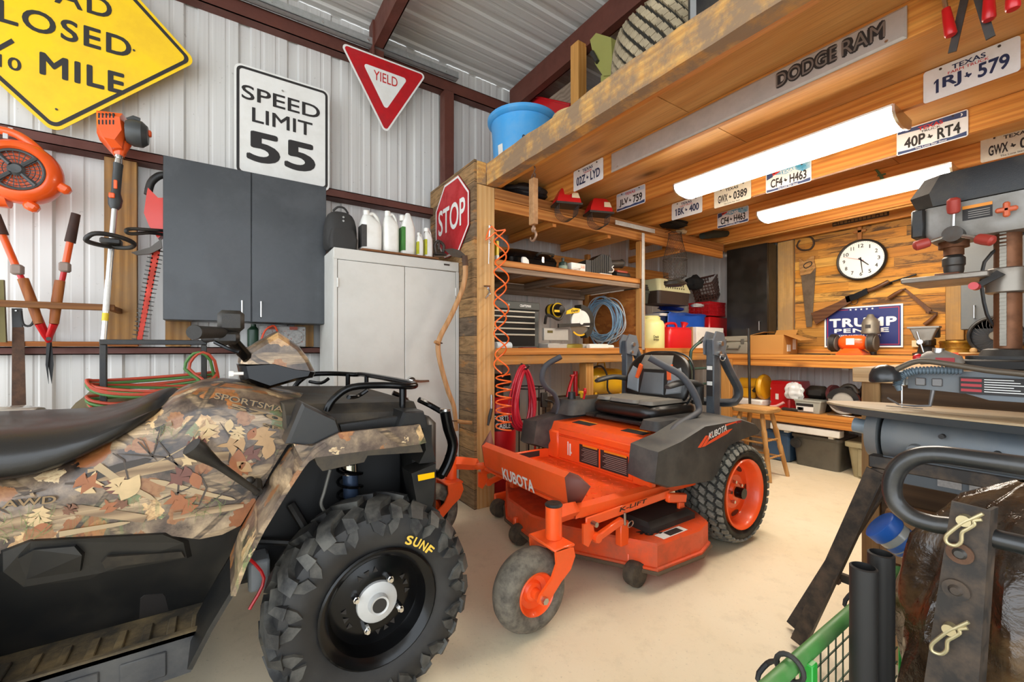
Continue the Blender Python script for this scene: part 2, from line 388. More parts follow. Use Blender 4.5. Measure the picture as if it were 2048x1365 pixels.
# ---------------------------------------------------------------- back wall plank panel
def plank_mat():
    s=NT('reclaimed_pine_planks'); s.set(.6,0,.3)
    tc=s.new('TexCoord'); sp=s.new('SeparateXYZ'); s.l(tc.outputs['Object'],sp.inputs[0])
    row=s.math('FLOOR',s.math('DIVIDE',sp.outputs['Z'],.092)); wn=s.new('TexWhiteNoise',noise_dimensions='1D'); s.l(row,wn.inputs['W'])
    sh=s.math('ADD',sp.outputs['Y'],s.math('MULTIPLY',wn.outputs['Value'],9.0)); cell=s.math('FLOOR',s.math('DIVIDE',sh,.83))
    wn2=s.new('TexWhiteNoise',noise_dimensions='2D'); cb=s.new('CombineXYZ'); s.l(row,cb.inputs[0]); s.l(cell,cb.inputs[1]); s.l(cb.outputs[0],wn2.inputs['Vector'])
    basec=s.ramp(wn2.outputs['Value'],[(0,'#d79a3e'),(.25,'#c98528'),(.45,'#b97a33'),(.62,'#dca84e'),(.8,'#9c6a2c'),(1,'#c68b3a')])
    off=s.new('CombineXYZ'); s.l(s.math('MULTIPLY',wn2.outputs['Value'],40),off.inputs[0]); ad=s.new('VectorMath',operation='ADD'); s.l(tc.outputs['Object'],ad.inputs[0]); s.l(off.outputs[0],ad.inputs[1])
    mp=s.new('Mapping'); mp.inputs['Scale'].default_value=(4,3,38); s.l(ad.outputs[0],mp.inputs[0])
    g=s.noise(mp.outputs[0],1.2,8,.65,.5); c=s.mix(s.ramp(g,[(.4,0.0),(.75,.55)]),basec,'#7a4514')
    mp2=s.new('Mapping'); mp2.inputs['Scale'].default_value=(2,1.3,9); s.l(ad.outputs[0],mp2.inputs[0])
    d=s.noise(mp2.outputs[0],1.4,9,.75,.8); thr=s.ramp(d,[(.49,0.0),(.58,.9)]); pick=s.ramp(wn2.outputs['Color'],[(.35,0.0),(.6,1.0)])
    c=s.mix(s.math('MULTIPLY',thr,s.math('ADD',s.math('MULTIPLY',pick,.75),.2)),c,'#3c2b1d')
    gz=s.noise(mp2.outputs[0],.8,6,.7); c=s.mix(s.ramp(gz,[(.6,0.0),(.72,.45)]),c,'#7c6b55')
    fz=s.math('FRACT',s.math('DIVIDE',sp.outputs['Z'],.092)); seam=s.math('LESS_THAN',fz,.035)
    c=s.mix(s.math('MULTIPLY',seam,.75),c,'#20140a')
    s.base(c); s.bump(s.math('SUBTRACT',g,s.math('MULTIPLY',seam,2.0)),.4,.006); return s.m
PLANK=plank_mat()
mb=MB(); mb.bb(5.20,5.235,.97,2.15,1.11,2.40); struct(mb.build('wall_planks',PLANK,origin=(0,0,0)))
mb=MB(); mb.bb(5.20,5.235,-1.8,.96,1.11,2.36); struct(mb.build('wall_planks_far',PLANK,origin=(0,0,0)))
TRIMW=wood('plank_trim','#c39a5e','#a87c3f','z',1,.65,grey='#8c7355',gamt=.5)
mb=MB(); mb.bb(5.16,5.20,2.155,2.31,1.24,2.36,b=.003); struct(mb.build('trim_50',TRIMW))
mb=MB(); mb.bb(5.16,5.20,.85,.962,1.24,2.36,b=.003); struct(mb.build('trim_51',TRIMW))
mb=MB(); mb.bb(5.165,5.2,-1.8,2.3,1.11,1.16,b=.003); struct(mb.build('trim_52',FIR_Y))
# ================================================================ TIMBER SHELVING, WORKBENCHES, CABINETS, LAMPS
OLDB=plank_mat  # weathered end boards get their own look
def endboard_mat():
    s=NT('weathered_end_boards'); s.set(.8,0,.2)
    tc=s.new('TexCoord'); sp=s.new('SeparateXYZ'); s.l(tc.outputs['Object'],sp.inputs[0])
    row=s.math('FLOOR',s.math('DIVIDE',sp.outputs['Z'],.14)); wn=s.new('TexWhiteNoise',noise_dimensions='1D'); s.l(row,wn.inputs['W'])
    b=s.ramp(wn.outputs['Value'],[(0,'#8a6f50'),(.3,'#a57b4c'),(.5,'#6f5f4e'),(.75,'#b48a58'),(1,'#7e6a55')])
    g=s.noise(s.co((5,4,30)),1.3,8,.7,.6); c=s.mix(s.ramp(g,[(.42,0.0),(.7,.8)]),b,'#2f241b')
    o=s.noise(s.co((2,2,7)),1.7,5,.6); c=s.mix(s.ramp(o,[(.58,0.0),(.7,.6)]),c,'#c4803a')
    seam=s.math('LESS_THAN',s.math('FRACT',s.math('DIVIDE',sp.outputs['Z'],.14)),.03); c=s.mix(s.math('MULTIPLY',seam,.8),c,'#15100b')
    s.base(c); s.bump(g,.6,.01); return s.m
ENDB=endboard_mat()
OSB=None
def osb_mat():
    s=NT('strand_board'); s.set(.7,0,.2); v=s.new('TexVoronoi'); v.inputs['Scale'].default_value=16; mp=s.co((1,1.0,2.2),rot=(.5,0,0)); s.l(s.mix(.12,mp,s.noise(mp,9,3)),v.inputs['Vector'])
    c=s.ramp(v.outputs['Color'],[(0.1,'#8a4f22'),(.4,'#b06c30'),(.65,'#9a5a28'),(.9,'#c3833f')]); n=s.noise(s.co((1,1,1)),30,4); s.base(s.mix(s.math('MULTIPLY',n,.5),c,'#6b3c1a')); return s.m
OSB=osb_mat()
UX0,UX1,UY=1.51,3.34,2.70
un=thing('shelving_unit','built-in timber shelving unit of two shelves under the loft with plank end wall','shelving unit',(2.4,3.1,0))
mb=MB(); mb.bb(1.512,1.66,UY,UY+.04,0,2.365,b=.003); mb.bb(1.512,1.56,UY+.041,UY+.13,0,2.36,b=.003); mb.build('post',wood('post_wood','#d8b078','#c08f52','z',1,.6,grey='#a98c64',gamt=.3),un)
mb=MB(); mb.bb(1.49,1.511,UY+.005,3.50,0,2.54); mb.build('end_panel',ENDB,un)
mb=MB(); mb.bb(1.512,1.589,UY,UY+.03,2.37,2.535,b=.004); mb.bb(1.512,1.589,UY+.03,3.4,2.40,2.535,b=.003); mb.build('beam_block',ROUGH,un)
mb=MB(); mb.bb(1.66,4.73,UY-.01,UY+.08,2.285,2.362,b=.003); mb.build('top_plate',wood('top_plate_wood','#a9743f','#8a5527','x',1,.6),un)
mb=MB(); mb.bb(1.66,4.73,UY,UY+.038,2.205,2.284,b=.003); mb.build('header',FIR_X,un)
mb=MB(); mb.bb(1.66,4.73,3.42,3.458,2.02,2.14,b=.003); mb.build('back_rail',FIR_X,un)
mb=MB(); mb.bb(1.66,3.33,UY+.04,3.41,2.255,2.27); mb.build('top_deck',PLY,un)
for x in (2.25,2.9,3.95):
    mb=MB(); mb.bb(x,x+.038,UY+.04,3.41,2.18,2.25,b=.003); mb.build('top_brace',FIR_Y,un)
mb=MB(); mb.bb(3.29,3.33,UY,UY+.05,1.835,2.2,b=.003); mb.bb(3.29,3.33,UY,UY+.05,1.18,1.745,b=.003); mb.build('end_post',FIR_Z,un)
mb=MB(); mb.bb(3.331,3.375,UY+.005,UY+.06,0,2.2,b=.003); mb.build('end_post',FIR_Z,un)
mb=MB(); mb.bb(3.305,3.318,UY+.06,3.5,1.18,1.745); mb.build('end_board',OSB,un)
mb=MB(); mb.bb(3.28,3.33,3.40,3.45,1.18,2.2,b=.003); mb.build('end_post',FIR_Z,un)
sh=MB(); sh.bb(1.66,3.288,UY+.002,3.5,1.815,1.832,b=.002); so=sh.build('shelf',PLY,un)
mb=MB(); mb.bb(1.66,3.289,UY-.012,UY+.026,1.787,1.833,b=.003); mb.build('shelf_edge',FIR_X,so)
mb=MB(); mb.bb(1.66,3.29,UY,UY+.038,1.745,1.786,b=.003); mb.build('shelf_rail',GREYW,so)
mb=MB(); mb.bb(1.66,3.29,3.44,3.478,1.70,1.80,b=.003); mb.build('shelf_rail',GREYW,so)
for x in (1.95,2.45,3.2):
    mb=MB(); mb.bb(x,x+.038,UY+.04,3.43,1.745,1.81,b=.003); mb.build('shelf_brace',wood('grey_brace','#9a8672','#7c6856','y',1,.8),so)
# L-shaped workbench: run along the sheet metal wall, then along the plank wall
wb=thing('workbench','long timber workbench running under the shelves beside the sheet metal wall','workbench',(3,3.1,0))
mb=MB(); mb.bb(1.662,3.277,UY,3.5,1.14,1.158); mb.bb(3.277,3.38,UY+.062,3.398,1.14,1.158); mb.bb(3.38,4.69,UY,3.5,1.14,1.158); mb.build('worktop',PLY,wb)
mb=MB(); mb.bb(1.662,3.27,UY-.045,UY-.005,1.118,1.172,b=.004); mb.bb(3.345,4.66,UY-.03,UY-.005,1.118,1.172,b=.004); mb.build('front_edge',FIR_X,wb)
mb=MB(); mb.bb(1.662,4.66,UY-.03,UY-.001,1.045,1.117,b=.004); mb.build('front_rail',wood('front_rail_wood','#c08a4a','#a56f33','x',1,.6,grey='#947654',gamt=.4),wb)
for x in (2.6,3.9):
    mb=MB(); mb.bb(x,x+.09,UY+.01,UY+.1,0,1.04,b=.004); mb.build('leg',FIR_Z,wb)
w2=thing('workbench','timber workbench with lower shelf along the plank wall under the clock','workbench',(5,1.2,0))
mb=MB(); mb.bb(4.70,5.16,-1.8,2.66,1.085,1.105); mb.build('worktop',wood('bench_top_wood','#d0a05c','#b47c3c','y',1,.6),w2)
mb=MB(); mb.bb(4.672,4.70,-1.8,2.66,1.052,1.107,b=.004); mb.build('front_edge',FIR_Y,w2)
mb=MB(); mb.bb(4.68,4.70,-1.8,2.66,.985,1.051,b=.004); mb.build('front_rail',FIR_Y,w2)
lo=MB(); lo.bb(4.70,5.2,-1.8,2.6,.515,.536); lso=lo.build('lower_shelf',wood('low_shelf_wood','#b9854a','#98632e','y',1,.7),w2)
mb=MB(); mb.bb(4.672,4.70,-1.8,2.6,.49,.538,b=.004); mb.bb(4.68,4.70,-1.8,2.6,.42,.489,b=.004); mb.build('shelf_edge',FIR_Y,lso)
for y in (2.55,.55):
    mb=MB(); mb.bb(4.60,4.668,y,y+.1,0,1.05,b=.004); mb.build('leg',FIR_Z,w2)
# ---------------------------------------------------------------- cabinets
CHAR=mat('charcoal_laminate','#303336',.34,0,.12,3,dirt='#56585b',damt=.45,dscale=4,coat=.1)
BLKLAM=mat('black_laminate','#17140f',.35,0,.15,3,dirt='#2b251b',damt=.4,dscale=5,coat=.15)
PALEG=mat('pale_grey_enamel','#cfccc4',.38,0,.03,2,dirt='#aaa59a',damt=.18,dscale=7)
def wall_cabinet(label,x0,x1,y0,y1,z0,z1,face,m,split=None,handles=(),hm=STEEL):
    """box cabinet, doors on the -y ('y') or -x ('x') side"""
    c=thing('wall_cabinet',label,'cabinet',((x0+x1)/2,(y0+y1)/2,z0))
    b=MB()
    if face=='y': b.bb(x0,x1,y0+.02,y1,z0,z1,b=.002)
    else: b.bb(x0+.02,x1,y0,y1,z0,z1,b=.002)
    b.build('body',m,c)
    a0,a1=(x0,x1) if face=='y' else (y0,y1)
    cuts=[a0]+([split] if split else [])+[a1]; drs=[]
    for i in range(len(cuts)-1):
        d=MB(); p,q=cuts[i]+.002,cuts[i+1]-.002
        if face=='y': d.bb(p,q,y0,y0+.018,z0+.002,z1-.002,b=.0025)
        else: d.bb(x0,x0+.018,p,q,z0+.002,z1-.002,b=.0025)
        drs.append(d.build('door',m,c))
    for k,(a,zz,h) in enumerate(handles):
        q=MB(); P=(lambda a,d,z:V((a,y0-d,z))) if face=='y' else (lambda a,d,z:V((x0-d,a,z)))
        q.tube([P(a,0,zz-h/2),P(a,.028,zz-h/2),P(a,.03,zz+h/2),P(a,0,zz+h/2)],.0055,8)
        q.build('handle',hm,drs[min(k,len(drs)-1)])
    return c
wall_cabinet('charcoal two-door wall cabinet below the speed limit sign',-.312,.594,3.25,3.44,1.34,2.32,'y',CHAR,.138,[(.085,1.425,.1),(.19,1.425,.1)])
wall_cabinet('black single-door wall cabinet hung beside the plank wall above the cardboard box',4.94,5.158,2.315,2.775,1.30,2.335,'x',BLKLAM,None,[(2.39,1.42,.1)])
wall_cabinet('grey wall cabinet hung behind the drill press column',4.94,5.15,.02,.835,1.32,2.12,'x',mat('slate_laminate','#5b5e5d',.4,0,.1,4,dirt='#7a7468',damt=.3),.43,[(.755,1.46,.1),(.10,1.46,.1)])
sc_=thing('storage_cabinet','tall pale grey steel two-door cabinet with white jugs on top','cabinet',(1.03,3.2,0))
mb=MB(); mb.bb(.58,1.486,2.965,3.43,.0,1.829,b=.004); mb.build('body',PALEG,sc_)
mb=MB(); mb.bb(.58,1.486,2.94,2.965,1.755,1.829,b=.004); mb.bb(.58,.603,2.94,2.965,.06,1.755,b=.002); mb.bb(1.463,1.486,2.94,2.965,.06,1.755,b=.002); mb.bb(.58,1.486,2.94,2.965,0,.06,b=.002); mb.build('frame',PALEG,sc_)
d1=MB(); d1.bb(.606,1.056,2.943,2.964,.064,1.752,b=.003); d1=d1.build('door',PALEG,sc_)
d2=MB(); d2.bb(1.060,1.460,2.943,2.964,.064,1.752,b=.003); d2=d2.build('door',PALEG,sc_)
for z in (1.60,.25):
    q=MB(); q.cyl((.606,2.938,z-.03),(.606,2.938,z+.03),.006,n=8); q.build('hinge',PALEG,d1)
    q=MB(); q.cyl((1.46,2.938,z-.03),(1.46,2.938,z+.03),.006,n=8); q.build('hinge',PALEG,d2)
q=MB(); hp=PY(823,762,2.93); q.cyl(hp+V((0,.012,0)),hp-V((0,.012,0)),.032,.026,24); q.cyl(hp-V((0,.012,0)),hp-V((0,.045,0)),.011,n=12); hl=q.build('handle_rose',CHROME,d2)
q=MB(); q.tube([hp-V((0,.04,0)),hp+V((.05,-.045,-.004)),hp+V((.115,-.042,-.004))],[.012,.011,.009],8,flat=.6); q.build('lever',mat('bronze_lever','#7a5a48',.35,.6),d2)
q=MB(); q.bb(1.36,1.405,2.936,2.94,1.795,1.806); q.build('badge',DKSTEEL,sc_)
# ---------------------------------------------------------------- fluorescent lamps
LAMPM=emis('lamp_diffuser','#fff4e2',24.0)
def lamp(label,x,y0,y1):
    t=thing('fluorescent_ceiling_lamp',label,'lamp',(x,(y0+y1)/2,2.29),'wrap-around lamps under the loft'); t['kind']='thing'
    prof=[(-.135,2.355),(-.132,2.335),(-.11,2.312),(-.07,2.298),(0,2.291),(.07,2.298),(.11,2.312),(.132,2.335),(.135,2.355)]
    m=MB(); m.loft([[V((x+a,y,z)) for a,z in prof] for y in (y0+.012,y1-.012)],0,True); m.build('diffuser',LAMPM,t,ang=50)
    m=MB(); m.bb(x-.137,x+.137,y0+.006,y1-.006,2.356,2.368,b=.002); m.build('housing',WHITEP,t)
    for yy,s_ in((y0,1),(y1,-1)):
        m=MB(); p2=[(a*1.03,z-.004 if z<2.35 else z+.008) for a,z in prof]
        m.prism([V((x+a,yy,z)) for a,z in p2],(0,.012*s_,0)); m.build('end_cap',STEEL,t)
    return t
lamp('long fluorescent lamp nearer the rough loft beam',2.84,.68,1.92); lamp('long fluorescent lamp nearer the clock',3.99,.69,1.90)
# ================================================================ SIGNS AND PLATES
SIGNY=mat('yellow_sign_sheeting','#f2c60c',.35,0,.04,4,dirt='#d9a90f',damt=.5,dscale=5); SIGNW=mat('white_sign_sheeting','#e6e4de',.4,0,.03,5,dirt='#c2bcae',damt=.25,dscale=8); SIGNR=mat('red_sign_sheeting','#b9101a',.4,0,.08,5,dirt='#8d0f16',damt=.5,dscale=9)
ALU=mat('sign_aluminium','#a9a9a6',.4,.9)
def wallplate(name,label,cat,outline,P,n,mats,th=.003,group=None):
    """flat panel: outline in its own 2D metres, P maps to world, n = unit normal towards the viewer"""
    t=thing(name,label,cat,P(0,0),group); m=MB(); m.prism([P(*p) for p in outline],V(n)*-th,0); m.build('panel',mats,t); return t
def layer(t,name,m,fn,):
    q=MB(); fn(q); return q.build(name,m,t)
# yellow diamond
Y0=3.435; n=V((0,-1,0))
def dia(h,r,N=6):
    out=[]
    for k in range(4):
        a=PI/2*k; c=V((math.cos(a),math.sin(a)))*(h-r*math.sqrt(2))
        for i in range(N+1): b=a-PI/4+PI/2*i/N; out.append((c.x+r*math.cos(b),c.y+r*math.sin(b)))
    return out
C=(-.805,3.03); P=lambda a,b:V((C[0]+a,Y0,C[1]+b))
t=wallplate('road_sign','big yellow diamond road sign with black lettering','road sign',dia(.646,.05),P,n,SIGNY)
Pf=lambda a,b:V((C[0]+a,Y0-.0012,C[1]+b))
layer(t,'border',INK,lambda q:frame_poly(q,dia(.622,.04),dia(.594,.028),Pf))
def dia_text():
    def put_text(q,*a,**k):
        q=MB(); globals()['put_text'](q,*a,**k); q.build('lettering',INK,t)
    q=None
    def T(s,px0,py0,px1,py1,hpx,bold=.03):
        O=PY(px0,py0,Y0-.0015); E=PY(px1,py1,Y0-.0015); top=PY(px0,py0-hpx,Y0-.0015); put_text(q,s,O,V((E.x-O.x,0,0)),V((0,0,top.z-O.z)),0,bold)
    zt=PY(225,108,Y0).z; h=PY(225,67,Y0).z-zt
    xr=PY(263,112,Y0).x; xl=PY(9,49,Y0).x-.16
    put_text(q,'CLOSED',V((xl,Y0-.0015,zt)),V((xr-xl,0,0)),V((0,0,h)),0,.025,spacing=1.12)
    zt=PY(185,29,Y0).z; xr=PY(224,28,Y0).x
    put_text(q,'ROAD',V((C[0]-.24,Y0-.0015,zt)),V((xr-C[0]+.24,0,0)),V((0,0,h*.98)),0,.02,spacing=1.12)
    x0=PY(79,147,Y0).x; x1=PY(249,184,Y0).x; z=PY(79,148,Y0).z; z2=PY(79,103,Y0).z
    put_text(q,'MILE',V((x0,Y0-.0015,z)),V((x1-x0,0,0)),V((0,0,z2-z)),0,.035,spacing=1.12)
    x0=PY(-4,135,Y0).x; x1=PY(43,142,Y0).x; z=PY(15,138,Y0).z; z2=PY(15,112,Y0).z
    put_text(q,'10',V((x0,Y0-.0015,z)),V((x1-x0,0,0)),V((0,0,z2-z)),0,.02)
    a=PY(-30,112,Y0-.0015); b=PY(26,81,Y0-.0015); w=V((.006,0,-.009)); k=MB(); k.add([a+w,b+w,b-w,a-w],[(0,1,2,3)]); k.build('fraction_bar',INK,t)
    put_text(q,'1',V((a.x-.02,Y0-.0015,b.z-.04)),V((.02,0,0)),V((0,0,.075)),0,.02)
dia_text()
for px,py in ((268,101),(113,219)):
    q=MB(); p=PY(px,py,Y0-.001); q.cyl(p,p-V((0,.004,0)),.006,n=8); q.build('bolt',DKSTEEL,t)
# speed limit
x0,z0,wd,ht=.046,2.352,.603,.76; P=lambda a,b:V((x0+a,Y0,z0+b)); Pf=lambda a,b:V((x0+a,Y0-.0012,z0+b))
t=wallplate('road_sign','white speed limit sign standing behind the charcoal wall cabinet','road sign',rrect(wd,ht,.045),P,n,SIGNW)
inset=lambda d,r:[(a+d,b+d) for a,b in rrect(wd-2*d,ht-2*d,r)]
layer(t,'border',INK,lambda q:frame_poly(q,inset(.013,.036),inset(.03,.022),Pf))
def sp(q):
    def T(s,px0,py0,px1,pyt,b):
        O=PY(px0,py0,Y0-.0014); E=PY(px1,py0,Y0-.0014); top=PY(px0,pyt,Y0-.0014); put_text(q,s,O,V((E.x-O.x,0,0)),V((0,0,top.z-O.z)),0,b)
    T('SPEED',483,196,640,167,.015); T('LIMIT',504,243,625,214,.015); T('55',493,320,631,258,.035)
layer(t,'lettering',INK,sp)
q=MB(); p=PY(565,182,Y0-.001); q.cyl(p,p-V((0,.004,0)),.007,n=10); q.build('bolt',STEEL,t)
# yield
Y1=3.36; A,B_,C_=PY(685,88,Y1),PY(849,150,Y1),PY(765,257,Y1); zt=(A.z+B_.z)/2
ctr=V(((A.x+B_.x)/2,Y1,zt-.19)); sz=(B_.x-A.x)
def tri(L,r,N=5,cy=0):
    R=L/math.sqrt(3)-2*r; out=[]
    for k in range(3):
        a=PI/6+2*PI/3*k; c=(R*math.cos(a),R*math.sin(a))
        for i in range(N+1): b=a-PI/3+2*PI/3*i/N; out.append((c[0]+r*math.cos(b),c[1]+r*math.sin(b)))
    return out
P=lambda a,b:V((ctr.x+a,Y1,ctr.z+b)); Pf=lambda a,b:V((ctr.x+a,Y1-.0012,ctr.z+b)); Pg=lambda a,b:V((ctr.x+a,Y1-.002,ctr.z+b))
L=sz+.04
t=wallplate('road_sign','red and white triangular yield sign hung from the steel track','road sign',tri(L,.03),P,n,SIGNW)
layer(t,'red_face',SIGNR,lambda q:q.add([Pf(*p) for p in tri(L-.045,.02)],[tuple(range(18))]))
layer(t,'white_centre',SIGNW,lambda q:q.add([Pg(*p) for p in tri(L*.52,.02)],[tuple(range(18))]))
def yt(q):
    O=PY(744,158,Y1-.0026); E=PY(791,158,Y1-.0026); top=PY(744,140,Y1-.0026)
    put_text(q,'YIELD',V((ctr.x-.095,Y1-.0026,ctr.z+.005)),V((.19,0,0)),V((0,0,.075)),0,.01)
layer(t,'lettering',REDINK,yt)
# stop sign on the plank end wall (faces -x)
X1=1.478; cy,cz=3.06,2.20; R8=.30/math.cos(PI/8)
oc=lambda k:[(R8*k*math.cos(PI/8+PI/4*i),R8*k*math.sin(PI/8+PI/4*i)) for i in range(8)]
n2=V((-1,0,0)); P=lambda a,b:V((X1,cy-a,cz+b)); Pf=lambda a,b:V((X1-.0012,cy-a,cz+b))
t=wallplate('road_sign','red octagonal stop sign on the plank end wall','road sign',oc(1),P,n2,SIGNR)
layer(t,'border',SIGNW,lambda q:frame_poly(q,oc(.985),oc(.93),Pf))
layer(t,'lettering',SIGNW,lambda q:put_text(q,'STOP',V((X1-.0014,cy+.24,cz-.10)),V((0,-.48,0)),V((0,0,.21)),0,.02))
# ---------------------------------------------------------------- licence plates on the joists
PLW=mat('plate_white','#e2e2e0',.35,0,.03,12,dirt='#b5b1a6',damt=.25,dscale=14); PLC=mat('plate_cream','#d9d3c0',.4,0,.04,12,dirt='#a79f88',damt=.35,dscale=12)
SKY=mat('plate_sky_blue','#3f97bd',.4,0,.2,30,dirt='#dfe8ea',damt=.7,dscale=14); NIGHT=mat('plate_night_blue','#35456b',.4,0,.15,30); HAZE=mat('plate_pale_blue','#b8c7d6',.4,0,.1,20)
TX=[(.3,1),(.55,1),(.55,.68),(.8,.6),(1,.62),(1,.35),(.75,.12),(.68,0),(.55,.05),(.45,.25),(.3,.2),(.2,.35),(0,.5),(.3,.5)]
def star(n=5,r=.4): return [((1 if i%2==0 else r)*math.sin(PI*i/n),(1 if i%2==0 else r)*math.cos(PI*i/n)) for i in range(2*n)]
def plate(label,px,py,jx,num,style,sub=None,tilt=0):
    X=jx-.006; O=PX(px,py,X); w,h=.305,.152
    P=lambda a,b:V((X,O.y-a,O.z+b)); ef=lambda d:(lambda a,b:V((X-d,O.y-a,O.z+b)))
    base=PLC if style in('cream',) else PLW
    t=wallplate('licence_plate',label,'licence plate',rrect(w,h,.012,4),P,n2,base,.002,'licence plates on the joists')
    if style=='sky':
        layer(t,'sky_print',SKY,lambda q:q.add([ef(.0006)(*p) for p in [(.006,.146),(.006,.10),(.06,.125),(.14,.105),(.2,.118),(.25,.09),(.299,.10),(.299,.146)]],[tuple(range(8))[::-1]]))
        layer(t,'flag_print',REDINK,lambda q:q.add([ef(.0009)(*p) for p in [(.045,.146),(.05,.12),(.09,.132),(.11,.146)]],[(3,2,1,0)]))
        layer(t,'flag_star_print',NIGHT,lambda q:q.add([ef(.0008)(*p) for p in [(.006,.146),(.006,.1),(.05,.112),(.047,.146)]],[(3,2,1,0)]))
    if style in('sky','night','blue'):
        c=NIGHT
        layer(t,'horizon_print',c,lambda q:q.add([ef(.0006)(*p) for p in [(.006,.006),(.299,.006),(.299,.03),(.24,.022),(.2,.026),(.15,.02),(.1,.024),(.06,.02),(.006,.024)]],[tuple(range(9))[::-1]]))
    if style in('night','blue'):
        layer(t,'sky_print',NIGHT if style=='night' else HAZE,lambda q:q.add([ef(.0006)(*p) for p in [(.006,.146),(.006,.128),(.1,.122),(.2,.12),(.299,.112),(.299,.146)]],[tuple(range(6))[::-1]]))
        if style=='night':
            layer(t,'moon_print',WHITEINK,lambda q:poly2(q,[(math.cos(a)*.009,math.sin(a)*.009) for a in [i*PI/7-PI/2 for i in range(8)]]+[(.004,.0)],ef(.0009)(.275,.13),V((0,-1,0)),V((0,0,1)),(0,0,0)))
    hdr={'white':NAVYINK,'cream':INK,'sky':WHITEINK,'night':REDINK,'blue':REDINK}[style]
    def T(s,x0,x1,z0,z1,bold=.02): return lambda q:put_text(q,s,ef(.0011)(x0,z0),V((0,-(x1-x0),0)),V((0,0,z1-z0)),0,bold)
    layer(t,'state_name',hdr,T('TEXAS',.098,.205,.114,.137,.03))
    if sub: layer(t,'plate_type',INK if style=='night' else REDINK,T(sub,.11 if len(sub)<8 else .085,.195 if len(sub)<8 else .215,.098,.111,.01))
    a,b=num.split('*'); na,nb=len(a),len(b); cw=.236/(na+nb+.75); ink=NAVYINK if style=='white' else INK
    def nums(q):
        a_=a; x_=.035
        if a[0]=='1':
            poly2(q,[(.32,0),(.68,0),(.68,1),(.42,1),(.08,.84),(.08,.68),(.32,.8)],ef(.0011)(.035,.03),V((0,-cw*.8,0)),V((0,0,.065)),(0,0,0)); a_=a[1:]; x_=.035+cw*.9
        put_text(q,a_,ef(.0011)(x_,.03),V((0,-cw*len(a_)*.9,0)),V((0,0,.065)),0,.035)
        put_text(q,b,ef(.0011)(.275-cw*nb*.9,.03),V((0,-cw*nb*.9,0)),V((0,0,.065)),0,.035)
        xs=.035+cw*na*.9+.006; poly2(q,TX,ef(.0011)(xs,.05),V((0,-.026,0)),V((0,0,.026)),(0,0,0))
    layer(t,'plate_number',ink,nums)
    if style in('cream','sky','night'): layer(t,'motto',INK if style=='cream' else WHITEINK,T('The Lone Star State',.085,.22,.009,.02,.01))
    for x,z in((.06,.138),(.245,.138)):
        q=MB(); p=ef(.0005)(x,z); q.cyl(p+V((.014,0,0)),p-V((.003,0,0)),.0055,n=8); q.build('mounting_screw',DKSTEEL,t)
    return t
plate('white trailer licence plate reading 02z lyd on the same joist as the silver tailgate strip',1147,384.4,2.19,'02Z*LYD','white','TRAILER')
plate('licence plate with blue lower border reading jlv 759',1233,425,2.82,'JLV*759','blue')
plate('white farm truck licence plate reading 1rj 579 under the red clamps',1846.7,208.6,2.82,'1RJ*579','white','FARM TRUCK')
plate('white licence plate reading 1bk 400 at the end of a lamp',1343.4,441.7,3.44,'1BK*400','white','FARM TRUCK')
plate('cream licence plate reading gwx 0389 partly hidden by a lamp, beside the 1bk 400 plate',1428.3,417.9,3.44,'GWX*0389','cream')
plate('sky-blue topped licence plate reading cf4 h463 with its top edge hidden by the nearer lamp',1531.8,388.2,3.44,'CF4*H463','sky')
plate('truck licence plate with night sky and moon reading 4op rt4',1793.3,313,3.44,'40P*RT4','night','TRUCK')
plate('sky-blue topped licence plate reading cf4 h463 shown whole just above the farther lamp end',1434.8,458,4.07,'CF4*H463','sky')
plate('cream licence plate reading gwx cut off at the photo edge above the drill press',1961,326.7,4.07,'GWX*0390','cream')
# silver tailgate strip
X=2.184; a=PX(1223.6,346,X); b=PX(1815,79,X); hz=.128
t=thing('tailgate_strip','long silver truck tailgate strip with raised lettering on a joist','tailgate panel',((X),(a.y+b.y)/2,a.z))
BRUSH=mat('brushed_aluminium','#b9b1a8',.38,.35,.08,40,dirt='#8a8178',damt=.3,dscale=6)
m=MB(); P=lambda y,z,d:V((X-d,y,a.z+z))
ol=lambda k,d:[P(a.y-k,k,d),P(b.y+k,k,d),P(b.y+k,hz-k,d),P(a.y-k,hz-k,d)]
m.loft([ol(0,0),ol(.001,.006),ol(.01,.012)],0,True); m.build('panel',BRUSH,t,ang=20)
for yy in (a.y-.06,b.y+.06):
    q=MB(); q.cyl((X+.02,yy,a.z+.02),(X-.014,yy,a.z+.02),.006,n=8); q.build('mounting_screw',STEEL,t)
def dr(q,off,bold,d):
    for s,p0,p1 in(('DODGE',(1552,172),(1675,124)),('RAM',(1683,121),(1771,85))):
        o=PX(*p0,X-.012); e=PX(*p1,X-.012); put_text(q,s,V((X-.0125-d,o.y,a.z+.042-off)),V((0,e.y-o.y,0)),V((0,0,.062+2*off)),0,bold)
layer(t,'letter_outline',INK,lambda q:dr(q,.008,.13,0)); layer(t,'lettering',mat('letter_grey','#8d8a86',.35,.7),lambda q:dr(q,0,.0,.0015))
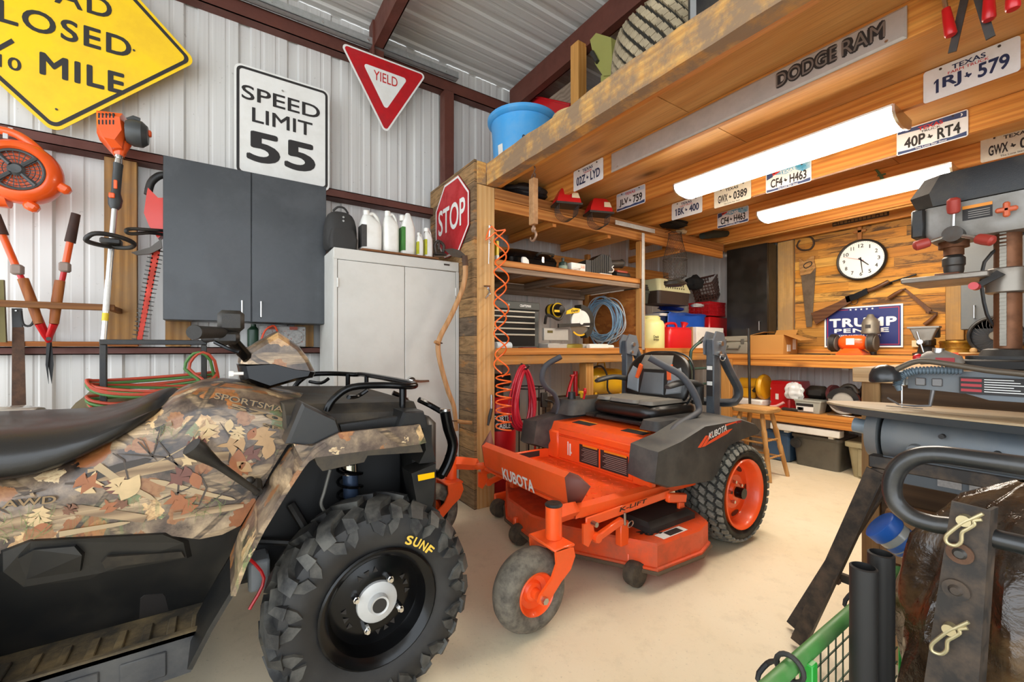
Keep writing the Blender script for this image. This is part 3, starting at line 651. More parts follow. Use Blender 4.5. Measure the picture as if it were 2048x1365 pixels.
# ================================================================ TYRES AND WHEELS
def tyre_surf(R,W,rim,crown):
    """cross-section: s in [-2,2] -> (radius, across); |s|<1 tread, 1..2 sidewall"""
    def f(s):
        a=abs(s); sg=1 if s>=0 else -1
        if a<=1: return R-crown*a*a, s*W*.44
        t=a-1; r=(R-crown)*(1-t)+rim*t; return r, sg*W*(.44+.075*math.sin(PI*min(t*1.05,1))-.05*t)
    return f
def tyre(c,R,W,rim,crown,lugs,n=64):
    """tyre about the y axis; lugs: [(list of (theta,s), half width, height)]"""
    f=tyre_surf(R,W,rim,crown); m=MB(); c=V(c)
    def pt(th,s,h=0):
        r,a=f(s); e=.02; r2,a2=f(s+e); r1,a1=f(s-e); d=V((r2-r1,a2-a1)); nn=V((d.y,-d.x)).normalized() if d.length else V((1,0))
        r+=nn.x*h; a+=nn.y*h
        return c+V((r*math.cos(th),a,r*math.sin(th)))
    S=[-2,-1.85,-1.6,-1.35,-1.15,-1,-.7,-.35,0,.35,.7,1,1.15,1.35,1.6,1.85,2]
    m.grid(n,len(S),lambda u,v:pt(2*PI*u,S[int(round(v*(len(S)-1)))]),0,cu=True)
    for path,hw,h in lugs:
        L=[]; 
        for i,(th,s) in enumerate(path):
            a=path[max(i-1,0)]; b=path[min(i+1,len(path)-1)]; dth=(b[0]-a[0])*R; ds=(b[1]-a[1])*W*.44
            l=math.hypot(dth,ds) or 1; px_,py_=-ds/l*hw/R, dth/l*hw/(W*.44)
            k=.86
            L.append([pt(th-px_,s-py_,-.002),pt(th-px_*k,s-py_*k,h),pt(th+px_*k,s+py_*k,h),pt(th+px_,s+py_,-.002)])
        m.loft(L,1,True)
    return m
def chevrons(n,R):
    out=[]
    for i in range(n):
        for sg in(-1,1):
            t=2*PI*(i+(.5 if sg>0 else 0))/n; d=2*PI/n
            out.append(([(t,.06*sg),(t+.30*d,.45*sg),(t+.42*d,.85*sg),(t+.42*d,1.08*sg)],.026,.022))
            out.append(([(t+.42*d,1.06*sg),(t+.40*d,1.2*sg),(t+.2*d,1.36*sg)],.016,.010))
            out.append(([(t+.62*d,.50*sg),(t+.9*d,.80*sg),(t+.9*d,1.10*sg)],.022,.020))
            out.append(([(t+.9*d,1.08*sg),(t+.92*d,1.22*sg),(t+1.06*d,1.36*sg)],.016,.010))
    return out
def blocks(n,rows,hw,h,ln=.06):
    out=[]
    for j in range(rows):
        s=-1.05+2.1*j/(rows-1)
        for i in range(n):
            t=2*PI*(i+.5*(j%2))/n; out.append(([(t-ln,s-.02),(t-.01,s+.035),(t+.01,s-.035),(t+ln,s+.02)],hw,h))
    return out
TYRE=mat('atv_tyre_rubber','#242424',.55,0,.18,18,.15,140,dirt='#8d8a80',damt=.35,dscale=9); TYREC=mat('atv_tyre_carcass','#1c1c1d',.5,0,.15,18,dirt='#4b4843',damt=.3,dscale=8)
TURFC=mat('turf_carcass','#1d1d1b',.8,0,.2,40,dirt='#54503f',damt=.4,dscale=16); TANC=mat('dark_tread_groove','#2e2a22',.9,0,.25,40)
GRASSY=mat('turf_tyre_rubber','#56564f',.8,0,.3,60,.4,160,dirt='#8f8c80',damt=.9,dscale=16)
MUDDY=mat('muddy_tyre_rubber','#726a5d',.85,0,.3,40,.5,140,dirt='#2f2c28',damt=.8,dscale=22)
SILVER=mat('cast_alloy','#c4c4c2',.45,.25,.08,25)
# ================================================================ QUAD BIKE
def camo_mat():
    s=NT('woodland_leaf_camo'); s.set(.36,0,.5,coat=.25); v=s.co((1,1,1))
    w1=s.noise(v,3.0,5,.6); w=s.new('VectorMath',operation='ADD'); ns=s.new('TexNoise'); ns.inputs['Scale'].default_value=6; ns.inputs['Detail'].default_value=4; s.l(v,ns.inputs['Vector'])
    sc2=s.new('VectorMath',operation='SCALE'); sc2.inputs['Scale'].default_value=.10; s.l(ns.outputs['Color'],sc2.inputs[0]); s.l(v,w.inputs[0]); s.l(sc2.outputs[0],w.inputs[1]); wv=w.outputs[0]
    c=s.ramp(s.noise(v,7,7,.65),[(.34,'#1d1713'),(.46,'#55453a'),(.56,'#7d6a56'),(.68,'#b39b7b')])
    def limb(c,rot,scale,thr,c1,c2,ph):
        mp=s.co((1,1,1),rot=(0,rot,0)); sp=s.new('SeparateXYZ'); s.l(mp,sp.inputs[0])
        wob=s.noise(s.co((2.2,2.2,2.2),rot=(0,rot,0)),1.3,3)
        z=s.math('ADD',s.math('MULTIPLY',sp.outputs['Z'],scale),s.math('ADD',s.math('MULTIPLY',wob,.55),ph))
        fr=s.math('FRACT',z); edge=s.math('ABSOLUTE',s.math('SUBTRACT',fr,.5)); mask=s.ramp(edge,[(thr,1.0),(thr+.012,0.0)])
        bark=s.noise(s.co((10,10,75),rot=(0,rot,0)),1,6,.7); col=s.mix(s.ramp(bark,[(.4,0.0),(.62,1.0)]),c1,c2)
        shade=s.ramp(edge,[(0,1.0),(thr,.55)]); col=s.mix(1.0,col,shade,'MULTIPLY')
        return s.mix(mask,c,col)
    c=limb(c,.10,5.5,.14,'#8c7459','#c9ac85',.15)
    c=limb(c,-.65,5.0,.045,'#4a3a2d','#a58b6b',.4)
    def leaves(c,scale,thr,stops,seed,amt=1):
        vo=s.new('TexVoronoi',feature='F1'); vo.inputs['Scale'].default_value=scale; vo.inputs['Randomness'].default_value=1
        m2=s.new('Mapping'); m2.inputs['Location'].default_value=(seed,seed*2,seed); s.l(wv,m2.inputs[0]); s.l(m2.outputs[0],vo.inputs['Vector'])
        sp=s.new('SeparateXYZ'); s.l(vo.outputs['Color'],sp.inputs[0])
        ed=s.noise(m2.outputs[0],scale*5,2); d=s.math('ADD',vo.outputs['Distance'],s.math('MULTIPLY',s.math('SUBTRACT',ed,.5),.42))
        mask=s.math('MULTIPLY',s.math('LESS_THAN',d,thr),s.math('GREATER_THAN',sp.outputs['Y'],.38))
        col=s.ramp(sp.outputs['X'],stops,True); vein=s.noise(m2.outputs[0],scale*7,3); col=s.mix(s.ramp(vein,[(.45,0.0),(.6,.5)]),col,'#7c4a26')
        return s.mix(s.math('MULTIPLY',mask,amt),c,col)
    c=leaves(c,8,.40,[(0,'#b5743f'),(.3,'#caa06b'),(.5,'#8c5530'),(.7,'#d2ae7c'),(.88,'#7f8a5f')],3.1)
    c=leaves(c,13,.36,[(0,'#9a6a43'),(.4,'#d6bd93'),(.6,'#6e7d55'),(.8,'#a8703f')],8.7,.9)
    c=limb(c,.85,3.6,.022,'#3a2e25','#8a7358',.7)
    gm=s.ramp(s.noise(v,2.7,3),[(.58,0.0),(.68,.9)]); gs=s.noise(s.co((95,95,7),rot=(0,.5,0)),1,4,.7); c=s.mix(s.math('MULTIPLY',gm,s.ramp(gs,[(.48,0.0),(.6,1.0)])),c,'#6d7f4c')
    c=s.mix(s.ramp(s.noise(v,22,4,.7),[(.6,0.0),(.7,.6)]),c,'#2a211b')
    s.base(c); return s.m
CAMO=camo_mat()
SATIN=mat('satin_black_moulding','#111213',.38,0,.15,12,dirt='#4a4234',damt=.22,dscale=4,coat=.05)
DUSTYB=mat('dusty_black_moulding','#221f1b',.55,0,.15,12,dirt='#6e604a',damt=.45,dscale=5)
TREADB=mat('muddy_footrest','#3a342a',.75,0,.25,40,.3,120,dirt='#86724f',damt=.85,dscale=8)
VINYL=mat('black_vinyl','#161412',.36,0,.1,60,.12,500,coat=.12)
AY=1.98
qb=thing('quad_bike','leaf camouflage quad bike with black seat and knobbly tyres','quad bike',(0,AY,0))
def mirror(fn,name,m,par,**k):
    for sg in(1,-1):
        q=MB(); fn(q); 
        if sg<0: q.v=[V((p.x,2*AY-p.y,p.z)) for p in q.v]; q.f=[f[::-1] for f in q.f]
        q.build(name,m,par,**k)
# wheels
for wx,W in((.42,.21),(-.86,.26)):
    for sg in(1,-1):
        yc=AY+sg*(-.60+W/2); o=tyre((wx,yc,.322),.318,W,.178,.018,chevrons(13,.31)).build('tyre',[TYREC,TYRE],qb,ang=30)
        so=-1 if sg>0 else 1; ye=yc+so*W*.44; ax='-y' if so<0 else 'y'
        q=MB(); q.lathe([(.178,-.03),(.19,-.004),(.192,.004),(.186,.008),(.172,.0),(.160,-.012),(.152,-.055),(.148,-.062),(.120,-.055),(.085,-.045),(.07,-.045),(.0,-.045)],(wx,ye,.322),ax,48,cap=False); rm=q.build('wheel_rim',BLKMET,qb,ang=25)
        q=MB(); q.lathe([(.001,-.012),(.026,-.012),(.030,-.010),(.034,-.03),(.055,-.032),(.066,-.036),(.068,-.046)],(wx,ye,.322),ax,32,cap=False); q.build('hub_cap',SILVER,rm); q=MB(); p=V((wx,ye,.322)); d=V((0,so,0)); q.cyl(p-d*.02,p-d*.0115,.0235,n=20); q.build('hub_bore',mat('dark_bore','#24211e',.6,0,.2,40),rm)
        for k in range(4):
            a=PI/4+PI/2*k+.3; p=V((wx+.082*math.cos(a),ye,.322+.082*math.sin(a))); q=MB(); d=V((0,so,0)); q.cyl(p-d*.046,p-d*.018,.012,.011,6); q.cyl(p-d*.018,p-d*.008,.008,.007,10); q.build('lug_nut',CHROME,rm)
            for j in range(3):
                a2=PI/2*k+.30+(j-1)*.26; q=MB(); e=.011; c0=V((wx+.104*math.cos(a2),ye-d.y*.0485,.322+.104*math.sin(a2)))
                tr=[c0+V((e*math.cos(a2+b+(PI if j%2 else 0)),0,e*math.sin(a2+b+(PI if j%2 else 0)))) for b in(0,2.2,-2.2)]; q.prism(tr,d*.002); q.build('rim_opening',INK,rm)
        if wx>0 and sg>0:
            q=MB(); R_=.221
            for k,ch in enumerate('SUNF'):
                a=PI/2-.42-.135*k; c0=V((wx+R_*math.cos(a),yc-W*.5-.004,.322+R_*math.sin(a))); rt=V((math.sin(a),0,-math.cos(a))); up=V((math.cos(a),0,math.sin(a)))
                put_text(q,ch,c0-rt*.013-up*.013,rt*.025,up*.03,0,.04)
            q.build('tyre_lettering',mat('yellow_lettering','#e6c04a',.6),o)
# body
def bsec(x,zt,zb,w=.33,drop=.045,fl=0):
    hw=[(0,zt),(.17,zt-.004),(.27,zt-.018),(w-.012,zt-drop),(w,zt-drop-.03),(w+.004,(zt+zb)/2),(w,zb)]
    half=[(AY-a,z) for a,z in hw]
    return [V((x,y,z)) for y,z in half]+[V((x,2*AY-y,z)) for y,z in half[::-1][:-1]]
m=MB()
m.loft([bsec(*a) for a in[(-1.15,.84,.63),(-.6,.84,.635),(-.45,.85,.64),(-.38,.86,.64),(-.3,.905,.638),(-.235,.96,.625),(-.18,.992,.612),(-.14,1.022,.60),(-.07,1.05,.572),(-.01,1.05,.572),(.04,1.043,.59),(.08,1.035,.66),(.13,1.02,.76),(.175,1.0,.835),(.24,.985,.86),(.30,.975,.87)]],0,True)
BODYMB=m; BODYMATS=[CAMO]
# leaf, limb and twig print on the flank of the body
rl_=random.Random(12); LEAFM=[mat('leaf_print_'+n_,c_,.36,0,.22,38,coat=.25) for n_,c_ in(('rust','#94572f'),('tan','#b18a5c'),('cream','#c7aa7c'),('green','#6f7d5c'),('brown','#6d432a'),('maroon','#693a2e'))]
BARKM=wood('bark_print','#b89d78','#7d654d','x',2.2,.4,knots=0,coat=.25,dark='#3a2c20'); TWIGM=mat('twig_print','#3b2d22',.4,0,.2,30,coat=.25); TWIGL=mat('pale_twig_print','#a8906c',.4,0,.15,30,coat=.25); GRASSM=mat('grass_print','#6f7d45',.4,0,.3,60,coat=.25); SHADEM=mat('print_dark_ground','#2b221c',.4,0,.25,20,coat=.25)
def mi_(m_):
    if m_ not in BODYMATS: BODYMATS.append(m_)
    return BODYMATS.index(m_)
def oak(n=7,lobe=.42):
    pts=[(0,0)]
    for i in range(n): t=(i+.5)/n; w=.36*math.sin(PI*min(1,.15+t*.9))*(1+lobe*(-1)**i); pts.append((w,t))
    pts.append((0,1.08)); return pts+[(-a,b) for a,b in pts[-2:0:-1]]
def oval_(): return [(.30*math.sin(PI*i/6)*(1.1-.3*i/6),i/6) for i in range(7)]+[(-.30*math.sin(PI*i/6)*(1.1-.3*i/6),i/6) for i in range(5,0,-1)]
def fan(mb,pts,m=0):
    c=sum(pts,V())/len(pts); n=len(pts); mb.add(pts+[c],[(i,(i+1)%n,n) for i in range(n)],m)
FY=AY-.3362
def inflank(x,z): 
    if x<-.5: lo_,hi_=.655,.81
    elif x<-.38: lo_,hi_=.65,.81
    elif x<-.14: lo_,hi_=.64,.81+(x+.38)*.66
    elif x<.04: lo_,hi_=.60,.965
    else: lo_,hi_=.60+(x-.04)*2.1,.955-(x-.04)*.25
    return lo_+.012<z<hi_-.012
def printed(shape,x,z,s,ang,mt,k,name):
    ca,sa=math.cos(ang),math.sin(ang); P_=[(x+s*(a*ca-b*sa),z+s*(a*sa+b*ca)) for a,b in shape]
    if not all(inflank(*q) for q in P_): return
    for sg in(1,-1):
        yy=AY-sg*(.3362+.00025*k); fan(BODYMB,[V((a,yy,b)) for a,b in P_],mi_(mt))
def strip_(pts,w,mt,k,name):
    L=[]; 
    for i,(a,b) in enumerate(pts):
        p0=V(pts[max(i-1,0)]); p1=V(pts[min(i+1,len(pts)-1)]); d=(p1-p0).normalized(); ww=w*(1-.45*i/len(pts))*min(1,.25+i*.3,.25+(len(pts)-1-i)*.3); L.append((V((a-d.y*ww,b+d.x*ww)),V((a+d.y*ww,b-d.x*ww))))
    for sg in(1,-1):
        yy=AY-sg*(.3362+.00025*k)
        for (a,b),(c,d) in zip(L,L[1:]):
            if all(inflank(*t) for t in(a,b,c,d)): BODYMB.add([V((t.x,yy,t.y)) for t in(a,c,d,b)],[(0,1,2,3)],mi_(mt))
def pz(l): return [((PY(a,b,FY).x),PY(a,b,FY).z) for a,b in l]
def dense(l,n=14):
    out=[]
    for (a,b),(c,d) in zip(l,l[1:]): out+=[(a+(c-a)*i/n,b+(d-b)*i/n) for i in range(n)]
    return out+[l[-1]]
for px,w_,k,mt in(([(-60,1075),(60,1040),(160,1020),(300,1040),(500,1010)],.017,2,BARKM),([(60,1080),(160,1062),(260,1045)],.009,3,TWIGL),([(60,990),(150,955),(260,945),(420,915),(560,905)],.022,1,BARKM),([(150,965),(240,935),(300,920)],.014,3,SHADEM),([(330,850),(420,830),(560,822)],.012,2,BARKM),([(170,915),(250,970),(310,1000)],.010,4,TWIGL),([(240,900),(330,850)],.009,1,SHADEM),([(300,960),(420,990),(470,1000)],.008,4,TWIGL)): strip_(dense(pz(px)),w_,mt,k,'limb_print')
for i in range(22):
    x=rl_.uniform(-.48,.14); z=rl_.uniform(.63,.97); a=rl_.uniform(0,PI); L_2=rl_.uniform(.08,.24); strip_(dense([(x,z),(x+L_2*.5*math.cos(a)+.01,z+L_2*.5*math.sin(a)),(x+L_2*math.cos(a+.2),z+L_2*math.sin(a+.2))],8),rl_.uniform(.0015,.0035),rl_.choice([TWIGM,TWIGM,TWIGL]),5,'twig_print')
for i in range(52):
    x=rl_.uniform(-.5,.16); z=rl_.uniform(.62,.98); printed(rl_.choice([oak(),oak(9,.5),oval_(),oak(5,.6)]),x,z,rl_.uniform(.035,.085),rl_.uniform(0,2*PI),rl_.choice(LEAFM[:5]+LEAFM[:3]) if i%9 else LEAFM[5],6+i%7,'leaf_print')
for cx_,cz_g in((-.44,.70),(-.18,.905),(-.47,.66),(-.05,.66)):
    for i in range(26): x=cx_+rl_.uniform(-.05,.05); z=cz_g+rl_.uniform(-.03,.03); a=rl_.uniform(.3,2.6); l_=rl_.uniform(.02,.05); strip_([(x,z),(x+l_*.5*math.cos(a),z+l_*.5*math.sin(a)),(x+l_*math.cos(a+.15),z+l_*math.sin(a+.15))],.0011,GRASSM,14,'grass_print')
BODYMB.build('leaf_camouflage_body',BODYMATS,qb,ang=60)
# seat
def seatsec(x,zt,zb,w):
    o=[(0,zt),(w*.55,zt-.004),(w*.82,zt-.016),(w*.97,zt-.05),(w,zt-.5*(zt-zb)),(w*.985,zb+.012),(w*.95,zb)]
    return [V((x,AY-a,z)) for a,z in o]+[V((x,AY+a,z)) for a,z in o[::-1][:-1]]
m=MB(); m.loft([seatsec(*a) for a in[(-1.12,.955,.83,.30),(-1.05,.975,.815,.335),(-.6,.962,.818,.345),(-.5,.957,.818,.345),(-.42,.957,.82,.345),(-.34,.965,.855,.343),(-.26,.99,.90,.335),(-.20,1.02,.94,.315),(-.165,1.025,.965,.28),(-.145,1.01,.975,.22)]],0,True); st=m.build('seat',VINYL,qb,ang=60,sub=1)
# black lower side panel, storage lid and opening
def side(q):
    poly=[(-1.05,.645),(-.48,.648),(-.29,.64),(-.15,.63),(-.06,.578),(.045,.585),(.02,.50),(-.03,.40),(-.065,.325),(-1.05,.325)]
    out=[]
    for x,z in poly: out.append(V((x,1.652+max(0,(.60-z))*.35,z)))
    q.prism(out,(0,.05,0))
mirror(side,'side_cover',SATIN,qb,ang=30)
def emboss(px,y,d=.01,inset=.006):
    pts=[PY(a,b,y) for a,b in px]; c=sum(pts,V())/len(pts); q=MB()
    dy=lambda p:V((p.x,1.652+max(0,(.60-p.z))*.35,p.z)); 
    a=[dy(p)+V((0,.004,0)) for p in pts]; b=[dy(c+(p-c)*.94)+V((0,-d,0)) for p in pts]
    q.loft([a,b],0,True); return q
emboss([(0,1098),(60,1075),(335,1062),(378,1082),(384,1120),(205,1150),(178,1165),(37,1180),(0,1140)],1.66,.012).build('pocket_trim',SATIN,qb,ang=20)
emboss([(37,1112),(71,1094),(155,1087),(171,1106),(163,1145),(50,1161)],1.65,.02).build('storage_lid',SATIN,qb,ang=20)
emboss([(200,1125),(212,1112),(368,1104),(374,1118),(205,1140)],1.65,.02).build('ledge',DUSTYB,qb,ang=20)
emboss([(276,1208),(285,1200),(325,1198),(329,1205),(335,1243),(270,1262)],1.69,.0).build('access_opening',INK,qb)
# footrests
def foot(q): q.bb(-1.02,-.04,1.56,1.80,.30,.325,b=.006); [q.bb(x,x+.022,1.575,1.69,.325,.333,b=.003) for x in [-.9+.058*k for k in range(15)]]; q.bb(-1.02,-.05,1.553,1.575,.325,.345,b=.004)
mirror(foot,'footrest',TREADB,qb)
def skirt(q):
    q.prism([V((-1.02,1.553,.34)),V((-.05,1.553,.34)),V((-.085,1.553,.225)),V((-1.02,1.553,.205))],(0,.012,0)); [q.bb(x,x+.10,1.547,1.554,.24,.31,b=.003) for x in(-.24,-.38,-.56,-.74)]
mirror(skirt,'footrest_skirt',mat('scuffed_moulding','#303236',.5,0,.15,12,dirt='#74716a',damt=.4,dscale=5),qb)
# front fender strip
def strip(q,path,y0,y1,th):
    n=len(path); a=[]; 
    for i,(x,z) in enumerate(path):
        p=V(path[max(i-1,0)]); r=V(path[min(i+1,n-1)]); d=(r-p).normalized(); nn=V((-d.y,d.x)); a.append(((x,z),(x+nn.x*th,z+nn.y*th)))
    R=[]
    for (x,z),(u,w) in a: R.append([V((x,y0,z)),V((x,y1,z)),V((u,y1,w)),V((u,y0,w))])
    q.loft(R)
FP=[(.022,.49),(.05,.57),(.092,.655),(.14,.735),(.19,.812),(.225,.855),(.255,.872)]
mirror(lambda q:strip(q,FP,1.39,1.665,.012),'front_fender',CAMO,qb)
mirror(lambda q:strip(q,[(-.075,.31),(-.03,.40),(.024,.49)],1.42,1.66,.012),'mud_guard',SATIN,qb)
def skirt2(q):
    pts=[(587,889),(624,893),(680,866),(840,850),(853,886),(842,889),(734,902),(631,916),(608,931)]
    q.prism([PY(a,b,1.40) for a,b in pts],(0,.012,0)); q.prism([V((.2,1.405,.862)),V((.57,1.405,.862)),V((.57,1.60,.91)),V((.2,1.60,.91))],(0,0,.012))
mirror(skirt2,'fender_top',CAMO,qb,ang=30)
def lip(q):
    pts=[(628,914),(745,900),(840,888),(846,905),(735,912),(728,925),(645,943),(634,930)]
    q.prism([PY(a,b,1.402) for a,b in pts],(0,.2,0))
mirror(lip,'inner_fender',DUSTYB,qb,ang=30)
# front rack
def deckr(z,i): return [V((.16-i*.03,1.50+i,z)),V((.60+i*.0,1.50+i,z-.02)),V((.60,2*AY-1.50-i,z-.02)),V((.16-i*.03,2*AY-1.50-i,z))]
m=MB(); m.loft([deckr(.90,0.0),deckr(.955,.03),deckr(.985,.07)],0,True); m.build('rack_deck',DUSTYB,qb,ang=20)
def corner(q):
    for pts in([(570,888),(604,806),(672,838),(684,872),(624,893)],[(794,858),(806,824),(846,822),(852,857)]):
        pp=[PY(a,b,1.44) for a,b in pts]; c=sum(pp,V())/len(pp); q.loft([[p+(c-p)*.0 for p in pp],[p+(c-p)*.12+V((0,-.02,0)) for p in pp]],0,True); q.prism(pp,(0,.10,0))
    q.prism([PY(a,b,1.47) for a,b in((680,850),(795,834),(797,852),(684,866))],(0,.03,0))
mirror(corner,'rack_corner',SATIN,qb,ang=20)
rk=MB(); near=[PY(a,b,1.55) for a,b in((652,836),(656,816),(672,794),(704,775),(765,771),(822,773))]
fx=near[-1].x; nearp=near+[V((fx+.03,1.66,1.03)),V((fx+.03,2*AY-1.66,1.03))]+[V((p.x,2*AY-p.y,p.z)) for p in near[::-1]]
rk.tube(nearp,.0125,10,sm=4); rk.build('rack_rail',BLKMET,qb)
def post(q): a=PY(805,772,1.55); q.cyl(a,V((a.x,a.y,.93)),.012,n=10); a=PY(800,775,1.66); q.cyl((a.x+.03,1.7,1.025),(a.x+.03,1.7,.95),.011,n=10); q.tube([PY(697,795,1.56),PY(715,793,1.62),PY(735,780,1.62)],.008,8,sm=3)
mirror(post,'rack_post',BLKMET,qb)
# nose and bumper
def nose(q):
    q.prism([PY(a,b,1.44) for a,b in((823,948),(872,928),(868,1000),(850,1062),(838,1030))],(0,.10,0))
    q.prism([PY(a,b,1.47) for a,b in((842,836),(850,830),(872,925),(838,928),(852,900))],(0,.10,0))
mirror(nose,'nose_panel',SATIN,qb,ang=20)
m=MB(); m.bb(.60,.70,1.56,2.40,.42,.90,b=.03); m.build('front_fascia',SATIN,qb)
def refl(q): q.prism([PY(a,b,1.437) for a,b in((836,951),(869,945),(869,956),(837,963))],(0,.006,0))
mirror(refl,'side_reflector',mat('amber_reflector','#f2b705',.25,0,.05,20,coat=.4),qb)
def bump_(q):
    q.tube([PY(a,b,1.72) for a,b in((890,824),(897,858),(906,890),(897,925),(884,950))],.024,12,sm=3); p=PY(890,824,1.72); 
    q.tube([PY(896,832,1.74),PY(862,812,1.80),PY(838,800,1.80)],.013,8,sm=3)
mirror(bump_,'bumper_tube',BLKMET,qb)
def cap(q): p=PY(890,821,1.72); q.cyl(p-V((0,0,.004)),p+V((0,0,.006)),.023,n=16)
mirror(cap,'bumper_cap',STEEL,qb)
m=MB(); a=PY(884,950,1.72); m.tube([a,V((a.x-.01,1.9,a.z-.02)),V((a.x-.01,2.06,a.z-.02)),V((a.x,2*AY-1.72,a.z))],.02,10,sm=3); m.bb(.66,.78,1.86,2.10,.60,.76,b=.01); m.build('bumper_bar',BLKMET,qb)
# chassis, suspension
m=MB(); m.bb(.0,.62,1.70,2.26,.36,.86,b=.03); m.bb(-.95,.0,1.76,2.20,.28,.62,b=.03); m.build('engine_bay',mat('dark_bay','#0b0b0c',.6,0,.2,20),qb)
def shock(q): q.cyl((.372,1.63,.83),(.376,1.63,.74),.008,n=10); q.cyl((.376,1.63,.745),(.378,1.63,.71),.03,n=16)
mirror(shock,'shock_rod',CHROME,qb)
def spring(q): q.tube([V((.378+.043*math.cos(k*.5),1.63+.043*math.sin(k*.5),.80-.0038*k)) for k in range(78)],.0055,6)
mirror(spring,'shock_spring',BLKMET,qb)
def sbody(q): q.cyl((.379,1.63,.71),(.385,1.63,.5),.027,n=16)
mirror(sbody,'shock_body',mat('shock_blue','#3c4b63',.3,.5,.1),qb)
def arms(q):
    for z in(.45,.33): q.tube([V((.12,1.85,z+.05)),V((.40,1.60,z)),V((.58,1.85,z+.05))],.014,8)
    q.tube([V((.19,1.68,.62)),V((.26,1.62,.48)),V((.38,1.6,.40))],.016,8); q.tube([V((.05,1.7,.52)),V((.36,1.6,.46))],.012,8); q.cyl((.42,1.85,.322),(.42,1.55,.322),.022,n=12)
mirror(arms,'suspension_arm',BLACKP,qb)
def cable(q): q.tube([PY(a,b,1.62) for a,b in((660,940),(648,985),(642,1010),(655,1030),(672,1038))],.0055,6,sm=4)
mirror(cable,'brake_cable',mat('grey_cable','#7d7a72',.5),qb)
m=MB(); m.bb(.06,.12,1.60,1.70,.38,.48,b=.008); m.build('battery_box',mat('pale_box','#8b8f92',.5),qb)
m=MB(); m.tube([V((.05,1.58,.52)),V((.1,1.56,.44)),V((.06,1.55,.36))],.005,6,sm=4); m.build('red_cable',REDP,qb)
# steering pod, handlebar
def podsec(pts,y,k):
    c=V((.17,0,1.10)); return [V((c.x+(p.x-c.x)*k,y,c.z+(p.z-c.z)*k)) for p in pts]
up=[PY(a,b,1.85) for a,b in((478,728),(482,706),(520,682),(556,662),(600,692),(620,718),(633,744),(600,741),(545,727))]
lowp=[PY(a,b,1.85) for a,b in((475,732),(545,728),(600,742),(634,746),(629,757),(600,762),(535,781),(482,763))]
for nm,pts,mm in(('pod_top',up,CAMO),('pod_base',mat and lowp,BLKMET)):
    m=MB(); m.loft([podsec(pts,y,k) for y,k in((1.84,.80),(1.86,.94),(1.89,1),(2*AY-1.89,1),(2*AY-1.86,.94),(2*AY-1.84,.80))],0,True); m.build(nm,mm,qb,ang=40)
m=MB(); m.cyl((.10,AY,1.05),(.16,AY,1.10),.03,n=12); m.build('steering_column',BLACKP,qb)
def bar(q): q.tube([V((.09,1.92,1.10)),V((.07,1.86,1.13)),V((.015,1.74,1.20)),V((-.005,1.68,1.215))],[.022,.02,.018,.014],10,sm=4,flat=.7)
mirror(bar,'handlebar',BLKMET,qb)
def grip(q):
    a=PY(390,665,1.54); b=V((-.005,1.70,1.222)); q.cyl(a,b,.0195,.018,18); q.cyl(a-(b-a)*.03,a,.021,.022,18)
mirror(grip,'grip',mat('grip_rubber','#24211e',.65,0,.15,60,.3,300),qb)
def thr(q): p=PY(462,655,1.70); q.box(p+V((0,0,.02)),(.075,.06,.07),.012); q.box(p+V((-.01,0,-.035)),(.07,.055,.045),.012); q.cyl(p+V((.0,.06,.0)),p+V((.0,.06,.05)),.02,n=14)
mirror(thr,'throttle_housing',BLACKP,qb)
def lev(q): q.tube([PY(430,685,1.66),PY(455,697,1.62),PY(480,705,1.60)],[.006,.006,.008],8,sm=2)
mirror(lev,'brake_lever',BLKMET,qb)
m=MB(); p=PY(467,748,1.80); m.cyl(p,p+V((.03,.0,0)),.006,n=10); m.box(p+V((-.006,0,0)),(.016,.004,.02),.002); m.build('ignition_key',WHITEP,qb)
m=MB(); k0,k1=PY(383,893,1.50),PY(515,985,1.58); m.tube([k0,k0.lerp(k1,.08),k0.lerp(k1,.2),k0.lerp(k1,.38),k1],[.026,.027,.020,.012,.009],14); m.build('gear_lever',BLACKP,qb)
m=MB(); m.tube([k1,k1+V((.0,.05,.02))],.016,8); m.sph(PY(500,962,1.62),.014); m.build('gear_lever_gate',BLACKP,qb)
for txt,q4,b_ in(('SPORTSMAN',((427,797),(583,829),(431,785)),.02),('570',((458,815),(566,845),(461,806)),.05),('SP',((525,853),(560,862),(526,846)),.02),('AWD',((3,1018),(112,1006),(5,1002)),.03)):
    m=MB(); yy=AY-.342
    if txt!='AWD': pass
    O,E,T=[PY(a,b,yy) for a,b in q4]; put_text(m,txt,O,E-O,T-O,0,b_+.07); m.build('decal',mat('decal_dark','#1d150d',.5),qb); m=MB(); put_text(m,txt,O,E-O,T-O,0,max(b_-.01,0),off=(0,-.0012,0)); m.build('decal_fill',mat('decal_tan','#8a6f4a',.5),qb)
# ================================================================ RIDE-ON MOWER (its front towards -x)
MY=1.93
mw=thing('ride_on_mower','orange zero-turn ride-on mower with grey seat and muddy tyres','mower',(1.9,MY,0))
def mm(fn,name,m,**k):
    for sg in(1,-1):
        q=MB(); fn(q)
        if sg<0: q.v=[V((p.x,2*MY-p.y,p.z)) for p in q.v]; q.f=[f[::-1] for f in q.f]
        q.build(name,m,mw,**k)
DGREY=mat('dark_grey_moulding','#2c2d2e',.5,0,.12,14,dirt='#6f6a5f',damt=.4,dscale=5)
ROPSM=mat('slate_grey_paint','#3c434b',.42,0,.08,12,dirt='#7b7b78',damt=.25,dscale=9)
SEATG=mat('grey_vinyl','#5a5d60',.45,0,.08,30,.1,300); SEATS=mat('silver_vinyl','#7d8388',.4,0,.08,60,.15,420); SEATT=mat('tan_grey_vinyl','#77736a',.55,0,.1,40,.1,300)
